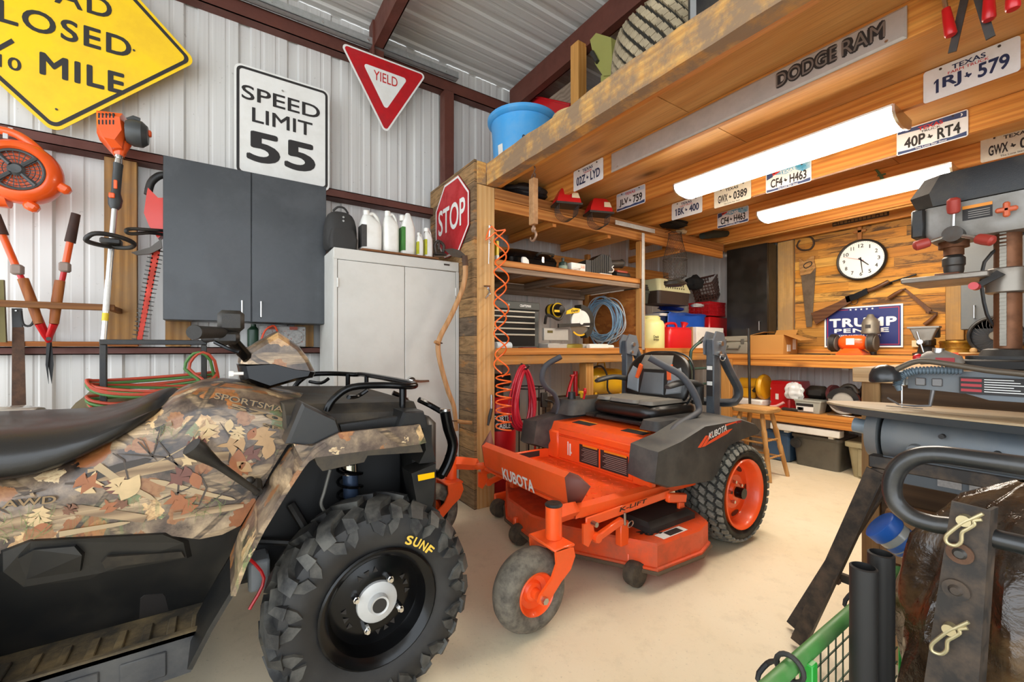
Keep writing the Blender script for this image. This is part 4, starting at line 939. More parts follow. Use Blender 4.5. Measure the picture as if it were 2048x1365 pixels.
# rear wheels
for sg in(1,-1):
    yc=MY-sg*.465; o=tyre((2.56,yc,.302),.292,.30,.205,.02,blocks(36,7,.019,.012,.058)).build('rear_tyre',[TURFC,GRASSY],mw,ang=30)
    so=-sg; ye=yc+so*.135; ax='-y' if so<0 else 'y'
    q=MB(); q.lathe([(.202,-.02),(.208,.006),(.204,.012),(.195,.004),(.186,-.012),(.180,-.06),(.172,-.075),(.12,-.07),(.10,-.06),(.06,-.06),(.05,-.045),(.0,-.045)],(2.56,ye,.302),ax,44,cap=False); r_=q.build('wheel_rim',ORANGE,mw,ang=25)
    for k in range(5):
        a=2*PI*k/5+.5; d=V((0,so,0)); p=V((2.56+.062*math.cos(a),ye-d.y*.058,.302+.062*math.sin(a))); q=MB(); q.cyl(p,p+d*.018,.011,.010,6); q.build('lug_nut',STEEL,r_)
        a+=.6; c0=V((2.56+.14*math.cos(a),ye-d.y*.0705,.302+.14*math.sin(a))); q=MB(); u=V((-math.sin(a),0,math.cos(a))); w=V((math.cos(a),0,math.sin(a))); q.add([c0+u*(.042*math.cos(t))+w*(.015*math.sin(t))+d*.003 for t in[i*PI/6 for i in range(12)]],[tuple(range(12))]); q.build('rim_opening',mat('rim_shadow_gap','#5e1d0a',.7),r_)
    q=MB(); q.cyl((2.56,ye-so*.05,.302),(2.56,ye-so*.0,.302),.032,n=14); q.build('hub',BLKMET,r_)
    q=MB(); q.cyl((2.56,ye-so*.06,.302),(2.56,MY-sg*.2,.302),.06,n=16); q.build('axle',BLACKP,mw)
# castors
for sg in(1,-1):
    yc=MY-sg*.505; o=tyre((1.045,yc,.172),.170,.135,.085,.03,[]).build('castor_tyre',MUDDY,mw,ang=40)
    so=-sg; ye=yc+so*.05; ax='-y' if so<0 else 'y'
    q=MB(); q.lathe([(.082,-.01),(.088,.004),(.084,.01),(.075,.0),(.066,-.02),(.045,-.028),(.036,-.018),(.022,-.014),(.02,.012),(.0,.012)],(1.045,ye,.172),ax,32,cap=False); q.build('castor_rim',ORANGE,mw,ang=25)
    q=MB(); d=V((0,so,0)); p=V((1.045,yc,.172))+d*.10; q.cyl(p-d*.02,p+d*.012,.014,n=6); q.build('axle_bolt',STEEL,mw)
    # fork: two plates and a crown
    for s2 in(1,-1):
        yy=yc+s2*.088; path=[(1.155,.35),(1.205,.338),(1.215,.30),(1.19,.25),(1.14,.215),(1.075,.155),(1.045,.145),(1.02,.165),(1.03,.19),(1.09,.24),(1.115,.29),(1.11,.345)]
        q=MB(); q.prism([V((x,yy-.006,z)) for x,z in path],(0,.012,0)); q.build('castor_fork',ORANGE,mw,ang=50)
    q=MB(); q.bb(1.105,1.215,yc-.094,yc+.094,.338,.352,b=.005); q.build('fork_crown',ORANGE,mw)
    q=MB(); q.cyl((1.175,yc,.353),(1.175,yc,.49),.036,n=20); q.build('pivot_tube',ORANGE,mw)
    q=MB(); q.lathe([(.037,0),(.039,.005),(.034,.012),(.015,.014),(.0,.010)],(1.175,yc,.49),'z',20); q.build('pivot_cap',BLACKP,mw)
def arm(q):
    y=MY-.505
    q.tube([V((1.19,y,.445)),V((1.24,y+.012,.44)),V((1.33,y+.04,.425)),V((1.42,y+.055,.41)),V((2.35,y+.055,.40))],[.042,.04,.038,.034,.034],4,sm=3,flat=.75,up=(0,0,1))
mm(arm,'frame_rail',ORANGE,ang=60)
def lift(q):
    y=MY-.475; q.box(((1.40+1.98)/2,y-.012,.372),(.62,.012,.045),.004,R=Matrix.Rotation(-.03,3,'Y')); q.prism([V((1.36,y-.02,.36)),V((1.42,y-.02,.36)),V((1.43,y-.02,.30)),V((1.39,y-.02,.25)),V((1.36,y-.02,.27))],(0,.012,0)); q.box((1.52,y-.02,.30),(.2,.03,.035),.006,R=Matrix.Rotation(-.25,3,'Y')); q.cyl((1.44,y-.04,.285),(1.44,y,.285),.022,n=14)
    q.box((1.64,y+.0,.25),(.06,.04,.12),.005); q.box((2.05,y-.02,.35),(.16,.03,.05),.006,R=Matrix.Rotation(.2,3,'Y')); q.box((2.12,y+.0,.27),(.05,.02,.16),.004)
mm(lift,'lift_linkage',ORANGE)
def pin(q): 
    y=MY-.51; p=V((1.62,y,.335)); q.cyl(p-V((0,0,.03)),p+V((0,0,.03)),.006,n=8); q.torus(p+V((.03,-.01,-.03)),(0,1,.3),.018,.0025,20,6); q.cyl((1.40,y,.365),(1.40,y-.03,.365),.012,n=8)
mm(pin,'lift_pin',STEEL)
q=MB(); yy=MY-.475-.0188; O,E=V((1.60,yy,.367)),V((1.80,yy,.373)); put_text(q,'K-LIFT',O,E-O,V((.008,0,.02)),0,.02); q.build('decal',INK,mw)
# deck
DP=[(2.06,1.30),(1.73,1.315),(1.50,1.72),(1.44,1.95),(1.48,2.25),(1.66,2.55),(2.0,2.58),(2.3,2.4),(2.34,1.9),(2.30,1.5),(2.2,1.34)]
def off(P,d):
    n=len(P); out=[]
    for i in range(n):
        a,b,c=[V(P[(i+k)%n]) for k in(-1,0,1)]; t=((b-a).normalized()+(c-b).normalized()).normalized(); out.append((b.x+t.y*d,b.y-t.x*d))
    return out
m=MB(); r_=lambda P,z:[V((x,y,z)) for x,y in P][::-1]
m.loft([r_(off(DP,-.012),.075),r_(off(DP,-.012),.105),r_(DP,.108),r_(DP,.212),r_(off(DP,.008),.222)],0,True)
dk=m.build('mower_deck',mat('scuffed_orange','#e04e1c',.42,0,.08,9,dirt='#8a5a42',damt=.6,dscale=7),mw,ang=25)
m=MB(); m.tube([V((x,y,.085)) for x,y in off(DP,-.014)],.010,6,closed=True); m.build('deck_skirt',mat('dirt_caked_skirt','#5b4a38',.9,0,.3,40),dk)
m=MB(); m.loft([[V((cx+sx*.19,cy+sy*.10,z)) for sx,sy in((-1,-1),(1,-1),(1,1),(-1,1))] for cx,cy,z in((1.98,1.50,.222),(1.98,1.50,.25))]+[[V((1.97+sx*.17,1.51+sy*.085,.275)) for sx,sy in((-1,-1),(1,-1),(1,1),(-1,1))]],0,True); m.build('belt_cover',mat('black_belt_cover','#1d1b1a',.55,0,.1,20,dirt='#5e564a',damt=.35),dk,ang=20)
for x,y in((1.72,1.40),(1.5,2.08),(1.62,2.5)):
    q=MB(); q.lathe([(.0,-.035),(.03,-.035),(.056,-.03),(.06,-.015),(.06,.015),(.056,.03),(.03,.035),(.0,.035)],(x-.05,y,.062),'y',24); q.build('gauge_wheel',mat('muddy_roller','#54493a',.9,0,.3,40,.4,120,dirt='#1e1c1a',damt=.7,dscale=25),dk)
    q=MB(); q.bb(x-.06,x+.05,y+.03,y+.055,.05,.15,b=.006); q.build('wheel_bracket',ORANGE,dk)
q=MB(); a=PZ(1268,1068,.2235); b=PZ(1316,1074,.2235); c=PZ(1278,1060,.2235); put_text(q,'48"',a,b-a,(c-a)*1.1,0,.04); q.build('decal',INK,dk)
for (x0,x1,y0,y1,mt) in((1.80,2.0,1.33,1.385,WHITEP),(1.86,1.97,1.336,1.379,mat('label_black','#2a2726',.5))):
    q=MB(); q.bb(x0,x1,y0,y1,.2225,.2232+(.0005 if mt!=WHITEP else 0)); q.build('label',mt,dk)
# front plate
A=[PX(970,882,1.36),PX(1135,956,1.36)]; 
m=MB()
yN,yF=1.455,2.33
sec=lambda x,z0,z1:[V((x,0,z0)),V((x,0,z1))]
prof=[(1.345,.585),(1.315,.565),(1.335,.44),(1.37,.405),(1.395,.405),(1.36,.45),(1.345,.55),(1.365,.575)]
m.prism([V((x,yN+.06,z)) for x,z in prof],(0,yF-yN-.10,0)); m.build('front_panel',ORANGE,mw,ang=25)
for y0,y1 in((yN+.06,yN),(yF-.04,yF+.03)):
    m=MB(); a=[V((1.345,y0,.585)),V((1.315,y0,.565)),V((1.335,y0,.44)),V((1.40,y0,.41)),V((1.40,y0,.56))]; b=V((1.42,y1,.52 if y1<2 else .64)); m.add(a+[b],[(0,1,5),(1,2,5),(2,3,5),(3,4,5),(4,0,5)]); m.build('panel_corner',mat('brown_corner_guard','#6a3a30',.6,0,.15),mw,solid=.006)
q=MB(); 
def onfront(px,py): # point on the sloped front face
    a,b,c=V((1.315,0,.565)),V((1.315,1,.565)),V((1.335,0,.44)); n=(b-a).cross(c-a).normalized(); d=ray(px,py); t=(a-V((0,0,H))).dot(n)/d.dot(n); return V((0,0,H))+d*t+V((-.0015,0,0))
O,E,T=onfront(1007,958),onfront(1069,981),onfront(1008,937)
T2=V((E.x-O.x,0,0)); put_text(q,'KUBOTA',V((O.x,O.y,O.z)),V((0,E.y-O.y,0)),V((T.x-O.x,0,T.z-O.z)),0,.035); q.build('decal',WHITEINK,mw)
# floor pan, tread pattern
m=MB(); m.bb(1.36,1.95,1.50,2.34,.395,.41,b=.003); m.bb(1.38,1.95,1.475,1.50,.37,.425,b=.004); m.bb(1.40,1.90,2.34,2.36,.37,.47,b=.004)
for i in range(9):
    for j in range(13): m.box((1.45+.05*i,1.55+.06*j,.4115),(.03,.008,.003),.001,R=Matrix.Rotation(.8 if (i+j)%2 else -.8,3,'Z'))
fl=m.build('foot_pan',ORANGE,mw)
q=MB(); q.bb(1.62,1.80,2.336,2.3405,.425,.462); q.build('label',mat('label_black','#2a2726',.5),fl)
# seat box
m=MB(); m.prism([V((1.90,1.50,.41)),V((1.90,1.50,.60)),V((1.93,1.50,.655)),V((2.45,1.50,.69)),V((2.45,1.50,.41))],(0,.86,0)); sb=m.build('seat_box',ORANGE,mw,ang=20)
m=MB(); m.bb(1.888,1.90,1.60,2.24,.425,.575,b=.004); m.bb(1.882,1.93,1.47,1.60,.41,.60,b=.01); m.bb(1.882,1.93,2.24,2.36,.41,.60,b=.01); m.bb(1.886,1.90,1.61,2.235,.585,.625,b=.004); m.build('front_cover',ORANGE,sb)
LB=mat('label_black','#2a2726',.5); LO=mat('label_orange_header','#e08a1c',.5)
for y0,y1 in((1.86,2.03),(1.63,1.845)):
    q=MB(); q.bb(1.8865,1.8885,y0,y1,.44,.555); q.build('label',LB,sb); q=MB(); q.bb(1.886,1.8885,y0+.01,y1-.03,.545,.556); q.build('label_header',LO,sb)
    q=MB(); [q.bb(1.886,1.8875,y0+.012,y1-.02-.012*(k%3),.452+.011*k,.456+.011*k) for k in range(8)]; q.build('label_print',mat('label_grey_print','#8f8880',.5),sb)
for x,y in((2.02,2.12),(2.06,1.72)):
    q=MB(); zt=.655+(x-1.93)*.0673; q.box((x,y,zt+.001),(.08,.17,.002),0,R=Matrix.Rotation(-.067,3,'Y')); q.build('label',LB,sb)
    q=MB(); q.box((x+.035,y,zt+.004),(.014,.17,.002),0,R=Matrix.Rotation(-.067,3,'Y')); q.build('label_header',LO,sb)
m=MB(); [m.cyl((1.887,y,.48),(1.883,y,.48),.008,n=10) for y in(2.11,)]; m.bb(1.884,1.8885,2.135,2.145,.46,.55,b=.002); m.bb(1.884,1.8885,2.112,2.126,.46,.54,b=.002); m.build('fuel_gauge',WHITEP,sb)
# seat platform and seat
m=MB(); m.bb(2.12,2.6,1.66,2.22,.690,.715,b=.006); m.build('seat_base',BLACKP,mw)
def rsec(x0,x1,y0,y1,z,r): return [V((x0+a,y0+b,z)) for a,b in rrect(x1-x0,y1-y0,r,5)]
sy0,sy1=1.655,2.205
m=MB(); m.loft([rsec(2.16,2.60,sy0+.04,sy1-.04,.715,.07),rsec(2.13,2.64,sy0,sy1,.735,.10),rsec(2.125,2.64,sy0-.002,sy1+.002,.79,.11),rsec(2.15,2.62,sy0+.025,sy1-.025,.822,.10)],0,True); sc1=m.build('seat_cushion',VINYL,mw,ang=60,sub=1)
m=MB(); 
for k,(y0,y1) in enumerate(((sy0+.035,sy0+.15),(sy0+.155,sy1-.155),(sy1-.15,sy1-.035))):
    m.loft([rsec(2.165,2.60,y0,y1,.815,.03),rsec(2.17,2.60,y0+.008,y1-.008,.836,.028)],0,True)
m.build('cushion_top',SEATT,sc1)
# backrest: leaning shell
def bk(w,z,x,th): return [V((x-th*math.sin(PI*k/11) if k<12 else 0,0,0)) for k in range(1)]
def backsec(z,w,x,th):
    o=[]; n=20
    for k in range(n): a=2*PI*k/n; o.append(V((x+th*math.sin(a)+.035*abs(math.cos(a))**2*-1,MY+w*math.copysign(abs(math.cos(a))**.7,math.cos(a)),z)))
    return o
zs=[(.80,.235,2.535,.05),(.84,.262,2.54,.065),(.92,.272,2.556,.07),(1.0,.265,2.575,.07),(1.06,.245,2.592,.065),(1.11,.20,2.606,.055),(1.135,.13,2.614,.04),(1.143,.07,2.618,.02)]
m=MB(); m.loft([backsec(*a) for a in zs],0,True); bk_=m.build('backrest',VINYL,mw,ang=70,sub=1)
def panel(name,m_,pts,d=.012):
    """padded panel on the backrest face: pts (y offset, z)"""
    def fx(z): 
        for (a,b) in zip(zs,zs[1:]):
            if a[0]<=z<=b[0]: t=(z-a[0])/(b[0]-a[0]); return a[2]*(1-t)+b[2]*t-(a[3]*(1-t)+b[3]*t)
        return zs[-1][2]-.02
    q=MB(); c=V((sum(p[0] for p in pts)/len(pts),sum(p[1] for p in pts)/len(pts)))
    L=lambda k,dd:[V((fx(c.y+(z-c.y)*k)-dd-.002+.22*((c.x+(y-c.x)*k))**2,MY+c.x+(y-c.x)*k,c.y+(z-c.y)*k)) for y,z in pts]
    q.loft([L(1,-.025),L(1,d*.5),L(.9,d)],0,True); q.build(name,m_,bk_,ang=40)
panel('centre_panel',SEATG,[(-.10,.85),(.10,.85),(.085,1.0),(-.085,1.0)])
panel('head_panel',SEATT,[(-.09,1.02),(.09,1.02),(.13,1.06),(.12,1.12),(-.12,1.12),(-.13,1.06)])
for sg in(1,-1):
    panel('side_panel',SEATS,[(sg*.115,.855),(sg*.225,.875),(sg*.232,.97),(sg*.20,1.04),(sg*.125,1.01)])
    panel('orange_flash',mat('orange_vinyl','#e8602a',.4),[(sg*.10,1.05),(sg*.125,.95),(sg*.15,.955),(sg*.135,1.06)],.019)
m=MB(); m.tube([V((z[2]-.004,MY+s*z[1]*1.0,z[0])) for s in(1,) for z in zs]+[V((z[2]-.004,MY-z[1],z[0])) for z in zs[::-1]],.007,6,sm=2); m.build('piping',BLACKP,bk_)
def armr(q): q.tube([V((2.60,1.645,.925)),V((2.52,1.635,.945)),V((2.40,1.63,.955)),V((2.28,1.63,.94)),V((2.24,1.63,.93))],[.03,.034,.032,.03,.02],12,sm=3,flat=.6,up=(0,1,0)); q.bb(2.56,2.62,1.62,1.67,.80,.94,b=.008)
mm(armr,'armrest',DGREY,ang=60)
def lv(q):
    q.tube([V((2.02,1.47,.66)),V((2.06,1.475,.70)),V((2.16,1.49,.735)),V((2.30,1.50,.765)),V((2.385,1.51,.80)),V((2.38,1.545,.90)),V((2.35,1.61,1.0)),V((2.30,1.70,1.06)),V((2.25,1.77,1.11))],[.016,.018,.018,.018,.019,.022,.022,.022,.022],10,sm=4)
lvm=mat('foam_grip','#3f4146',.7,0,.1,60,.2,300)
q=MB(); lv(q); q.build('steering_lever',lvm,mw)
q=MB(); q.tube([V((1.97,2.37,.66)),V((2.0,2.37,.74)),V((1.96,2.37,.84)),V((1.87,2.36,.90)),V((1.84,2.36,.97)),V((1.87,2.35,1.05)),V((1.97,2.31,1.11))],[.014,.016,.017,.018,.02,.02,.02],10,sm=4); q.build('steering_lever',lvm,mw)
def bolt(q): q.box((2.01,1.465,.655),(.05,.03,.06),.006); q.cyl((2.0,1.44,.66),(2.0,1.49,.66),.014,n=8)
mm(bolt,'lever_bracket',STEEL)
# rear fenders
def fend(q):
    out=[(1.78,.655),(1.752,.50),(1.88,.452),(2.26,.42),(2.33,.47),(2.37,.545),(2.43,.60),(2.60,.625),(2.78,.635),(2.80,.655),(2.74,.70),(2.58,.745),(2.19,.745),(1.97,.685)]
    c=V((2.2,.6)); a=[V((x,1.372+.03*(x<1.8),z)) for x,z in out]; b=[V((c.x+(x-c.x)*.985,1.352,c.y+(z-c.y)*.95)) for x,z in out]; d=[V((x,1.62 if x>2.3 else 1.52,z+.012)) for x,z in out]
    q.loft([b,a,d],0,True)
mm(fend,'side_cover',DGREY,ang=28)
q=MB(); yy=1.3505
def cv(px,py): return PY(px,py,yy)
for pts in([(1396,896),(1412,872),(1416,872),(1402,896)],[(1404,895),(1420,868),(1424,869),(1411,893)],[(1412,892),(1455,868),(1465,858),(1452,862),(1418,884)],[(1450,850),(1474,843),(1475,845),(1452,853)]):
    q.prism([cv(*p) for p in pts],(0,.004,0))
q.build('orange_stripe',mat('decal_orange','#f0562b',.4),mw)
q=MB(); O,E,T=cv(1417,880),cv(1453,862),cv(1418,866); put_text(q,'KUBOTA',O,E-O,T-O,0,.03,off=(0,-.0008,0)); q.build('decal',WHITEINK,mw)
q=MB(); O,E,T=cv(1472,848),cv(1482,845),cv(1472,843); put_text(q,'Z421',O,E-O,T-O,0,.02); q.build('decal',REDINK,mw)
# rear engine cover and tank top
m=MB(); m.bb(2.55,3.0,1.62,2.24,.40,.66,b=.03); m.build('engine_cover',BLACKP,mw)
m=MB(); m.loft([rsec(2.0,2.62,1.52,1.66,.70,.03),rsec(2.02,2.58,1.535,1.65,.752,.03)],0,True); m.build('console',DGREY,mw); m=MB(); m.loft([rsec(1.98,2.62,2.22,2.47,.70,.04),rsec(2.02,2.60,2.24,2.45,.80,.05)],0,True); m.build('console',DGREY,mw)
m=MB(); m.cyl((2.10,2.34,.80),(2.10,2.34,.85),.03,.026,18); m.build('fuel_cap',BLACKP,mw)
m=MB(); m.cyl((2.2,2.34,.80),(2.2,2.34,.83),.012,n=8); m.box((2.2,2.34,.84),(.03,.05,.02),.004); m.build('choke_knob',YELLOW,mw)
m=MB(); m.cyl((2.16,2.28,.80),(2.165,2.27,.85),.008,n=8); m.box((2.165,2.27,.86),(.02,.02,.04),.004); m.build('throttle_knob',REDP,mw)
m=MB(); m.tube([V((2.18,1.73,.712)),V((2.12,1.73,.708)),V((2.10,1.73,.706))],[.008,.012,.012],8); m.tube([V((2.18,2.12,.712)),V((2.12,2.12,.708)),V((2.10,2.12,.706))],[.008,.012,.012],8); m.build('adjust_lever',BLACKP,mw)
# roll bar, hoop folded backwards
def ropspost(q): q.bb(2.60,2.675,1.545,1.60,.55,1.23,b=.006)
mm(ropspost,'roll_bar_post',ROPSM)
def brk(q): q.prism([V((2.59,1.535,1.13)),V((2.70,1.535,1.11)),V((2.73,1.535,1.19)),V((2.70,1.535,1.27)),V((2.62,1.535,1.28)),V((2.585,1.535,1.22))],(0,.012,0)); q.prism([V((2.59,1.60,1.13)),V((2.70,1.60,1.11)),V((2.73,1.60,1.19)),V((2.70,1.60,1.27)),V((2.62,1.60,1.28)),V((2.585,1.60,1.22))],(0,.012,0))
mm(brk,'hinge_bracket',mat('hinge_grey','#6b7076',.45,.3,.1,20),ang=20)
def hp_(q): q.cyl((2.66,1.52,1.20),(2.66,1.625,1.20),.016,n=10); q.cyl((2.64,1.52,1.14),(2.64,1.625,1.14),.012,n=10); q.torus((2.65,1.515,1.11),(.3,1,0),.02,.003,18,6)
mm(hp_,'hinge_pin',STEEL)
m=MB(); h=[V((2.69,1.575,1.21)),V((2.78,1.575,1.08)),V((2.90,1.575,.95)),V((2.955,1.575,.88)),V((2.95,1.585,.82)),V((2.91,1.66,.785))]
h=h+[V((p.x,2*MY-p.y,p.z)) for p in h[::-1]]; m.tube(h,.034,8,sm=4,flat=.85); m.build('roll_bar_hoop',ROPSM,mw,ang=50)
q=MB(); q.bb(2.598,2.6015,1.552,1.592,.86,1.06); q.build('label',LB,mw); 
for z0,z1 in((.93,.955),(1.03,1.055)): q=MB(); q.bb(2.597,2.602,1.554,1.59,z0,z1); q.build('label_header',WHITEP,mw)
# ================================================================ THINGS ON AND BESIDE THE SHEET METAL WALL
def single(mb,name,label,cat,mats,group=None,ang=38,sub=0):
    return tag(mb.build(name,mats,None,ang,0,sub),label,cat,group)
def base(*pts): return tuple(pts[0])
BLOWO=mat('glossy_orange_plastic','#ec5a1c',.28,0,.05,10,coat=.35); GREYP=mat('dark_grey_plastic','#3b3d3d',.45,0,.12,20); REDTOOL=mat('glossy_red_plastic','#d8311f',.3,0,.06,10,coat=.3)
WOODH=wood('turned_handle_wood','#a8652f','#86481d','z',1.5,.5,knots=0); ALUT=mat('pale_aluminium_tube','#d3d3d0',.3,.7,.05,20)
# tool rack slats
t=thing('tool_rack','two thin timber slats screwed to the wall that hold the garden tools','tool rack',(-1.0,3.38,1.18))
m=MB(); a=PY(0,606,3.36); m.bb(-1.25,-.515,3.20,3.22,1.378,1.413,b=.003); m.build('slat',BATTEN,t)
m=MB(); m.bb(-1.6,-.44,3.40,3.43,1.18,1.208,b=.003); m.build('slat',wood('orange_slat','#b06a2a','#8c4f1d','x',1,.6),t)
for x in(-1.2,-.535):
    m=MB(); m.bb(x-.012,x+.012,3.22,3.47,1.38,1.41,b=.002); m.build('bracket',BATTEN,t)
# leaf blower
c=PY(40,345,3.31); lb=thing('leaf_blower','round orange leaf blower hung from the brown wall rail by its handle','leaf blower',(c.x,c.y,c.z-.16))
m=MB(); m.lathe([(.0,-.09),(.12,-.09),(.155,-.06),(.165,-.01),(.158,.03),(.135,.055),(.115,.06),(.108,.05),(.10,.03)],c,'-y',40); m.tube([c+V((-.05,.03,-.13)),c+V((-.16,.03,-.14)),c+V((-.34,.03,-.12))],[.06,.055,.05],14); m.build('housing',BLOWO,lb)
m=MB(); m.torus(c+V((0,-.045,0)),(0,1,0),.10,.008,36,8); m.lathe([(.0,.01),(.022,.012),(.034,.0)],c+V((0,-.05,0)),'-y',20)
for k in range(4):
    a=PI/4+PI/2*k; m.tube([c+V((.03*math.cos(a),-.052,.03*math.sin(a))),c+V((.10*math.cos(a),-.05,.10*math.sin(a)))],.010,6)
for k in range(24):
    a=2*PI*k/24; m.tube([c+V((.03*math.cos(a),-.048,.03*math.sin(a))),c+V((.10*math.cos(a+.15),-.046,.10*math.sin(a+.15)))],.0022,4)
for r_ in(.05,.068,.085): m.torus(c+V((0,-.048,0)),(0,1,0),r_,.002,30,4)
m.build('fan_guard',GREYP,lb)
m=MB(); m.lathe([(.001,0),(.112,0)],c+V((0,-.018,0)),'-y',30); m.build('fan_shadow_plate',INK,lb)
m=MB(); m.tube([c+V((-.16,.0,.14)),c+V((-.12,-.01,.19)),c+V((-.02,-.015,.195)),c+V((.05,-.01,.15)),c+V((.085,0,.10))],[.022,.02,.02,.022,.026],12,sm=4); m.build('handle',BLOWO,lb)
for d in(V((.165,-.01,-.055)),V((.045,-.01,-.175))): m=MB(); m.box(c+d,(.06,.05,.05),.014,R=Matrix.Rotation(.5,3,'Y')); m.build('foot',BLOWO,lb)
for px,py,y in((11,268,3.285),(21,264,3.43)): m=MB(); p=PY(px,py,y); m.box(p,(.02,.004,.05),.002); m.build('hanging_clip',GALV,lb)
# string trimmer
s0=PY(238,312,3.28); s1=PY(206,690,3.16); tr_=thing('string_trimmer','orange string trimmer hung upside down in front of the timber stud','string trimmer',(s1.x,s1.y,s1.z))
ax=(s0-s1).normalized()
m=MB(); m.tube([s1,s0],.0135,14); m.build('shaft',ALUT,tr_)
m=MB(); m.tube([s0,s0-ax*.015],.02,14); m.tube([s0-ax*.02,s0-ax*.05],[.017,.02],14); m.build('clamp_collar',CHROME,tr_)
m=MB(); m.tube([s0-ax*.05,s0-ax*.08,s0-ax*.22,s0-ax*.26,s0-ax*.30,s0-ax*.32],[.024,.022,.022,.034,.03,.018],14,flat=.85); m.build('throttle_grip',GREYP,tr_)
m=MB(); m.box(s0-ax*.18+V((-.0,-.024,0)),(.016,.01,.05),.003); m.box(s0-ax*.25+V((-.01,-.034,0)),(.026,.01,.03),.004); m.build('trigger_switch',BLOWO,tr_)
p=lambda a,b,y=3.26:PY(a,b,y)
m=MB(); m.loft([[q+V((0,-.055,0)) for q in(p(205,238),p(243,243),p(247,268),p(233,287),p(212,283),p(200,262))],[q+V((0,-.03,0)) for q in(p(195,226),p(247,232),p(252,272),p(246,300),p(225,300),p(196,270))],[q+V((0,.06,0)) for q in(p(193,224),p(250,230),p(256,272),p(248,305),p(224,305),p(194,272))]],0,True); m.tube([s0,s0+ax*.03,s0+ax*.08],[.024,.032,.05],16); m.build('engine_housing',BLOWO,tr_,ang=30)
m=MB()
for r_ in range(2):
    for k in range(5): m.box(p(203+k*7,240+r_*13)+V((0,-.05,0)),(.009,.012,.028),.002)
m.build('cooling_vent',INK,tr_)
m=MB(); cc=p(276,268,3.24); m.lathe([(.0,.05),(.05,.045),(.072,.02),(.074,-.02),(.06,-.05),(.0,-.05)],cc,'x',24); m.tube([p(255,240,3.22),p(268,236,3.22),p(280,240,3.22)],[.012,.014,.012],8); m.build('starter_housing',GREYP,tr_)
m=MB(); m.box(p(299,268,3.24),(.02,.03,.035),.006); m.build('primer',BLOWO,tr_); m=MB(); m.box(p(257,255,3.205),(.035,.02,.03),.005); m.build('carburettor',STEEL,tr_)
hc=s1.lerp(s0,.53); m=MB(); H_=[PY(a,b,y) for a,b,y in((222,494,3.21),(190,488,3.10),(172,480,3.02),(186,468,3.0),(215,469,3.02),(250,478,3.06),(268,488,3.12),(258,496,3.18))]; m.tube(H_,.012,10,closed=True,sm=4); m.build('loop_handle',BLACKP,tr_)
m=MB(); m.box(hc+V((0,-.01,0)),(.09,.06,.035),.008); m.build('handle_clamp',BLACKP,tr_)
m=MB(); [m.tube([s1.lerp(s0,a),s1.lerp(s0,b)],.0142,14) for a,b in((.12,.16),)]; m.build('label_yellow',mat('label_yellow','#e2c22b',.5),tr_); m=MB(); m.tube([s1.lerp(s0,.17),s1.lerp(s0,.33)],.0141,14); m.build('label_worn',mat('worn_label','#dcd9d2',.6,0,.2,80),tr_)
# hedge trimmer
ht=thing('hedge_trimmer','red electric hedge trimmer with toothed blade hanging beside the charcoal wall cabinet','hedge trimmer',tuple(PY(278,685,3.38)))
m=MB(); p=lambda a,b,y=3.37:PY(a,b,y)
m.loft([[q+V((0,d,0)) for q in(p(298,380),p(318,400),p(330,400),p(330,470),p(318,480),p(300,455),p(290,430),p(295,395))] for d in(-.045,.045)],0,True); m.build('motor_housing',REDTOOL,ht,ang=25)
m=MB(); m.tube([p(296,390),p(302,366),p(318,352),p(335,350)],[.02,.02,.021,.02],12,sm=4); m.build('rear_handle',BLACKP,ht)
m=MB(); m.tube([p(330,470,3.33),p(300,466,3.28),p(262,468,3.22),p(252,462,3.2),p(262,458,3.22),p(300,460,3.25),p(330,462,3.3)],.010,8,sm=4); m.build('front_handle',BLACKP,ht)
m=MB(); m.prism([p(262,505,3.30),p(300,495,3.30),p(322,478,3.30),p(324,496,3.30),p(300,508,3.30),p(272,510,3.30)],(0,.02,0)); m.build('hand_guard',mat('guard_smoke','#5a5148',.4,0,.1),ht)
b0,b1=p(314,495,3.37),p(277,690,3.37); dv=(b1-b0).normalized(); sd=V((-dv.z,0,dv.x))
m=MB(); m.prism([b0+sd*.018,b1+sd*.012,b1-sd*.012,b0-sd*.018],(0,.006,0)); bl=m.build('blade_bar',mat('red_blade','#c7351f',.4,.3,.15,30,dirt='#5a2c1c',damt=.5),ht)
m=MB()
for k in range(22):
    c_=b0.lerp(b1,.03+.96*k/22)
    for s_ in(1,-1): m.prism([c_+sd*s_*.01-dv*.004,c_+sd*s_*.036-dv*.002,c_+sd*s_*.036+dv*.003,c_+sd*s_*.01+dv*.006],(0,.003,0))
m.build('blade_teeth',DKSTEEL,bl)
# bolt-cutter style lopper
lo_=thing('lopper','long red and orange two-handled lopper with rubber grips held in the slat rack','lopper',tuple(PY(97,680,3.33)))
p=lambda a,b,y=3.36:PY(a,b,y)
for pts in([(-10,428),(5,470),(35,540),(60,590),(88,655)],[(152,428),(140,485),(130,535),(118,590),(104,655)]):
    A=[p(*q) for q in pts]
    m=MB(); m.tube([A[0],A[1]],[.021,.025],12,flat=.75); m.build('rubber_grip',mat('brown_rubber_grip','#4a2e24',.7,0,.2,30,dirt='#1e1815',damt=.5),lo_)
    m=MB(); m.tube([A[1],A[2]],.017,12,flat=.7); m.build('orange_shaft',BLOWO,lo_)
    m=MB(); m.box(A[2],(.045,.045,.055),.008); m.build('stop_collar',mat('grey_collar','#8a776c',.6,0,.1),lo_)
    m=MB(); m.tube([A[2],A[3],A[4],p(97,675)],[.014,.013,.012,.016],12,flat=.7); m.build('red_shaft',REDP,lo_)
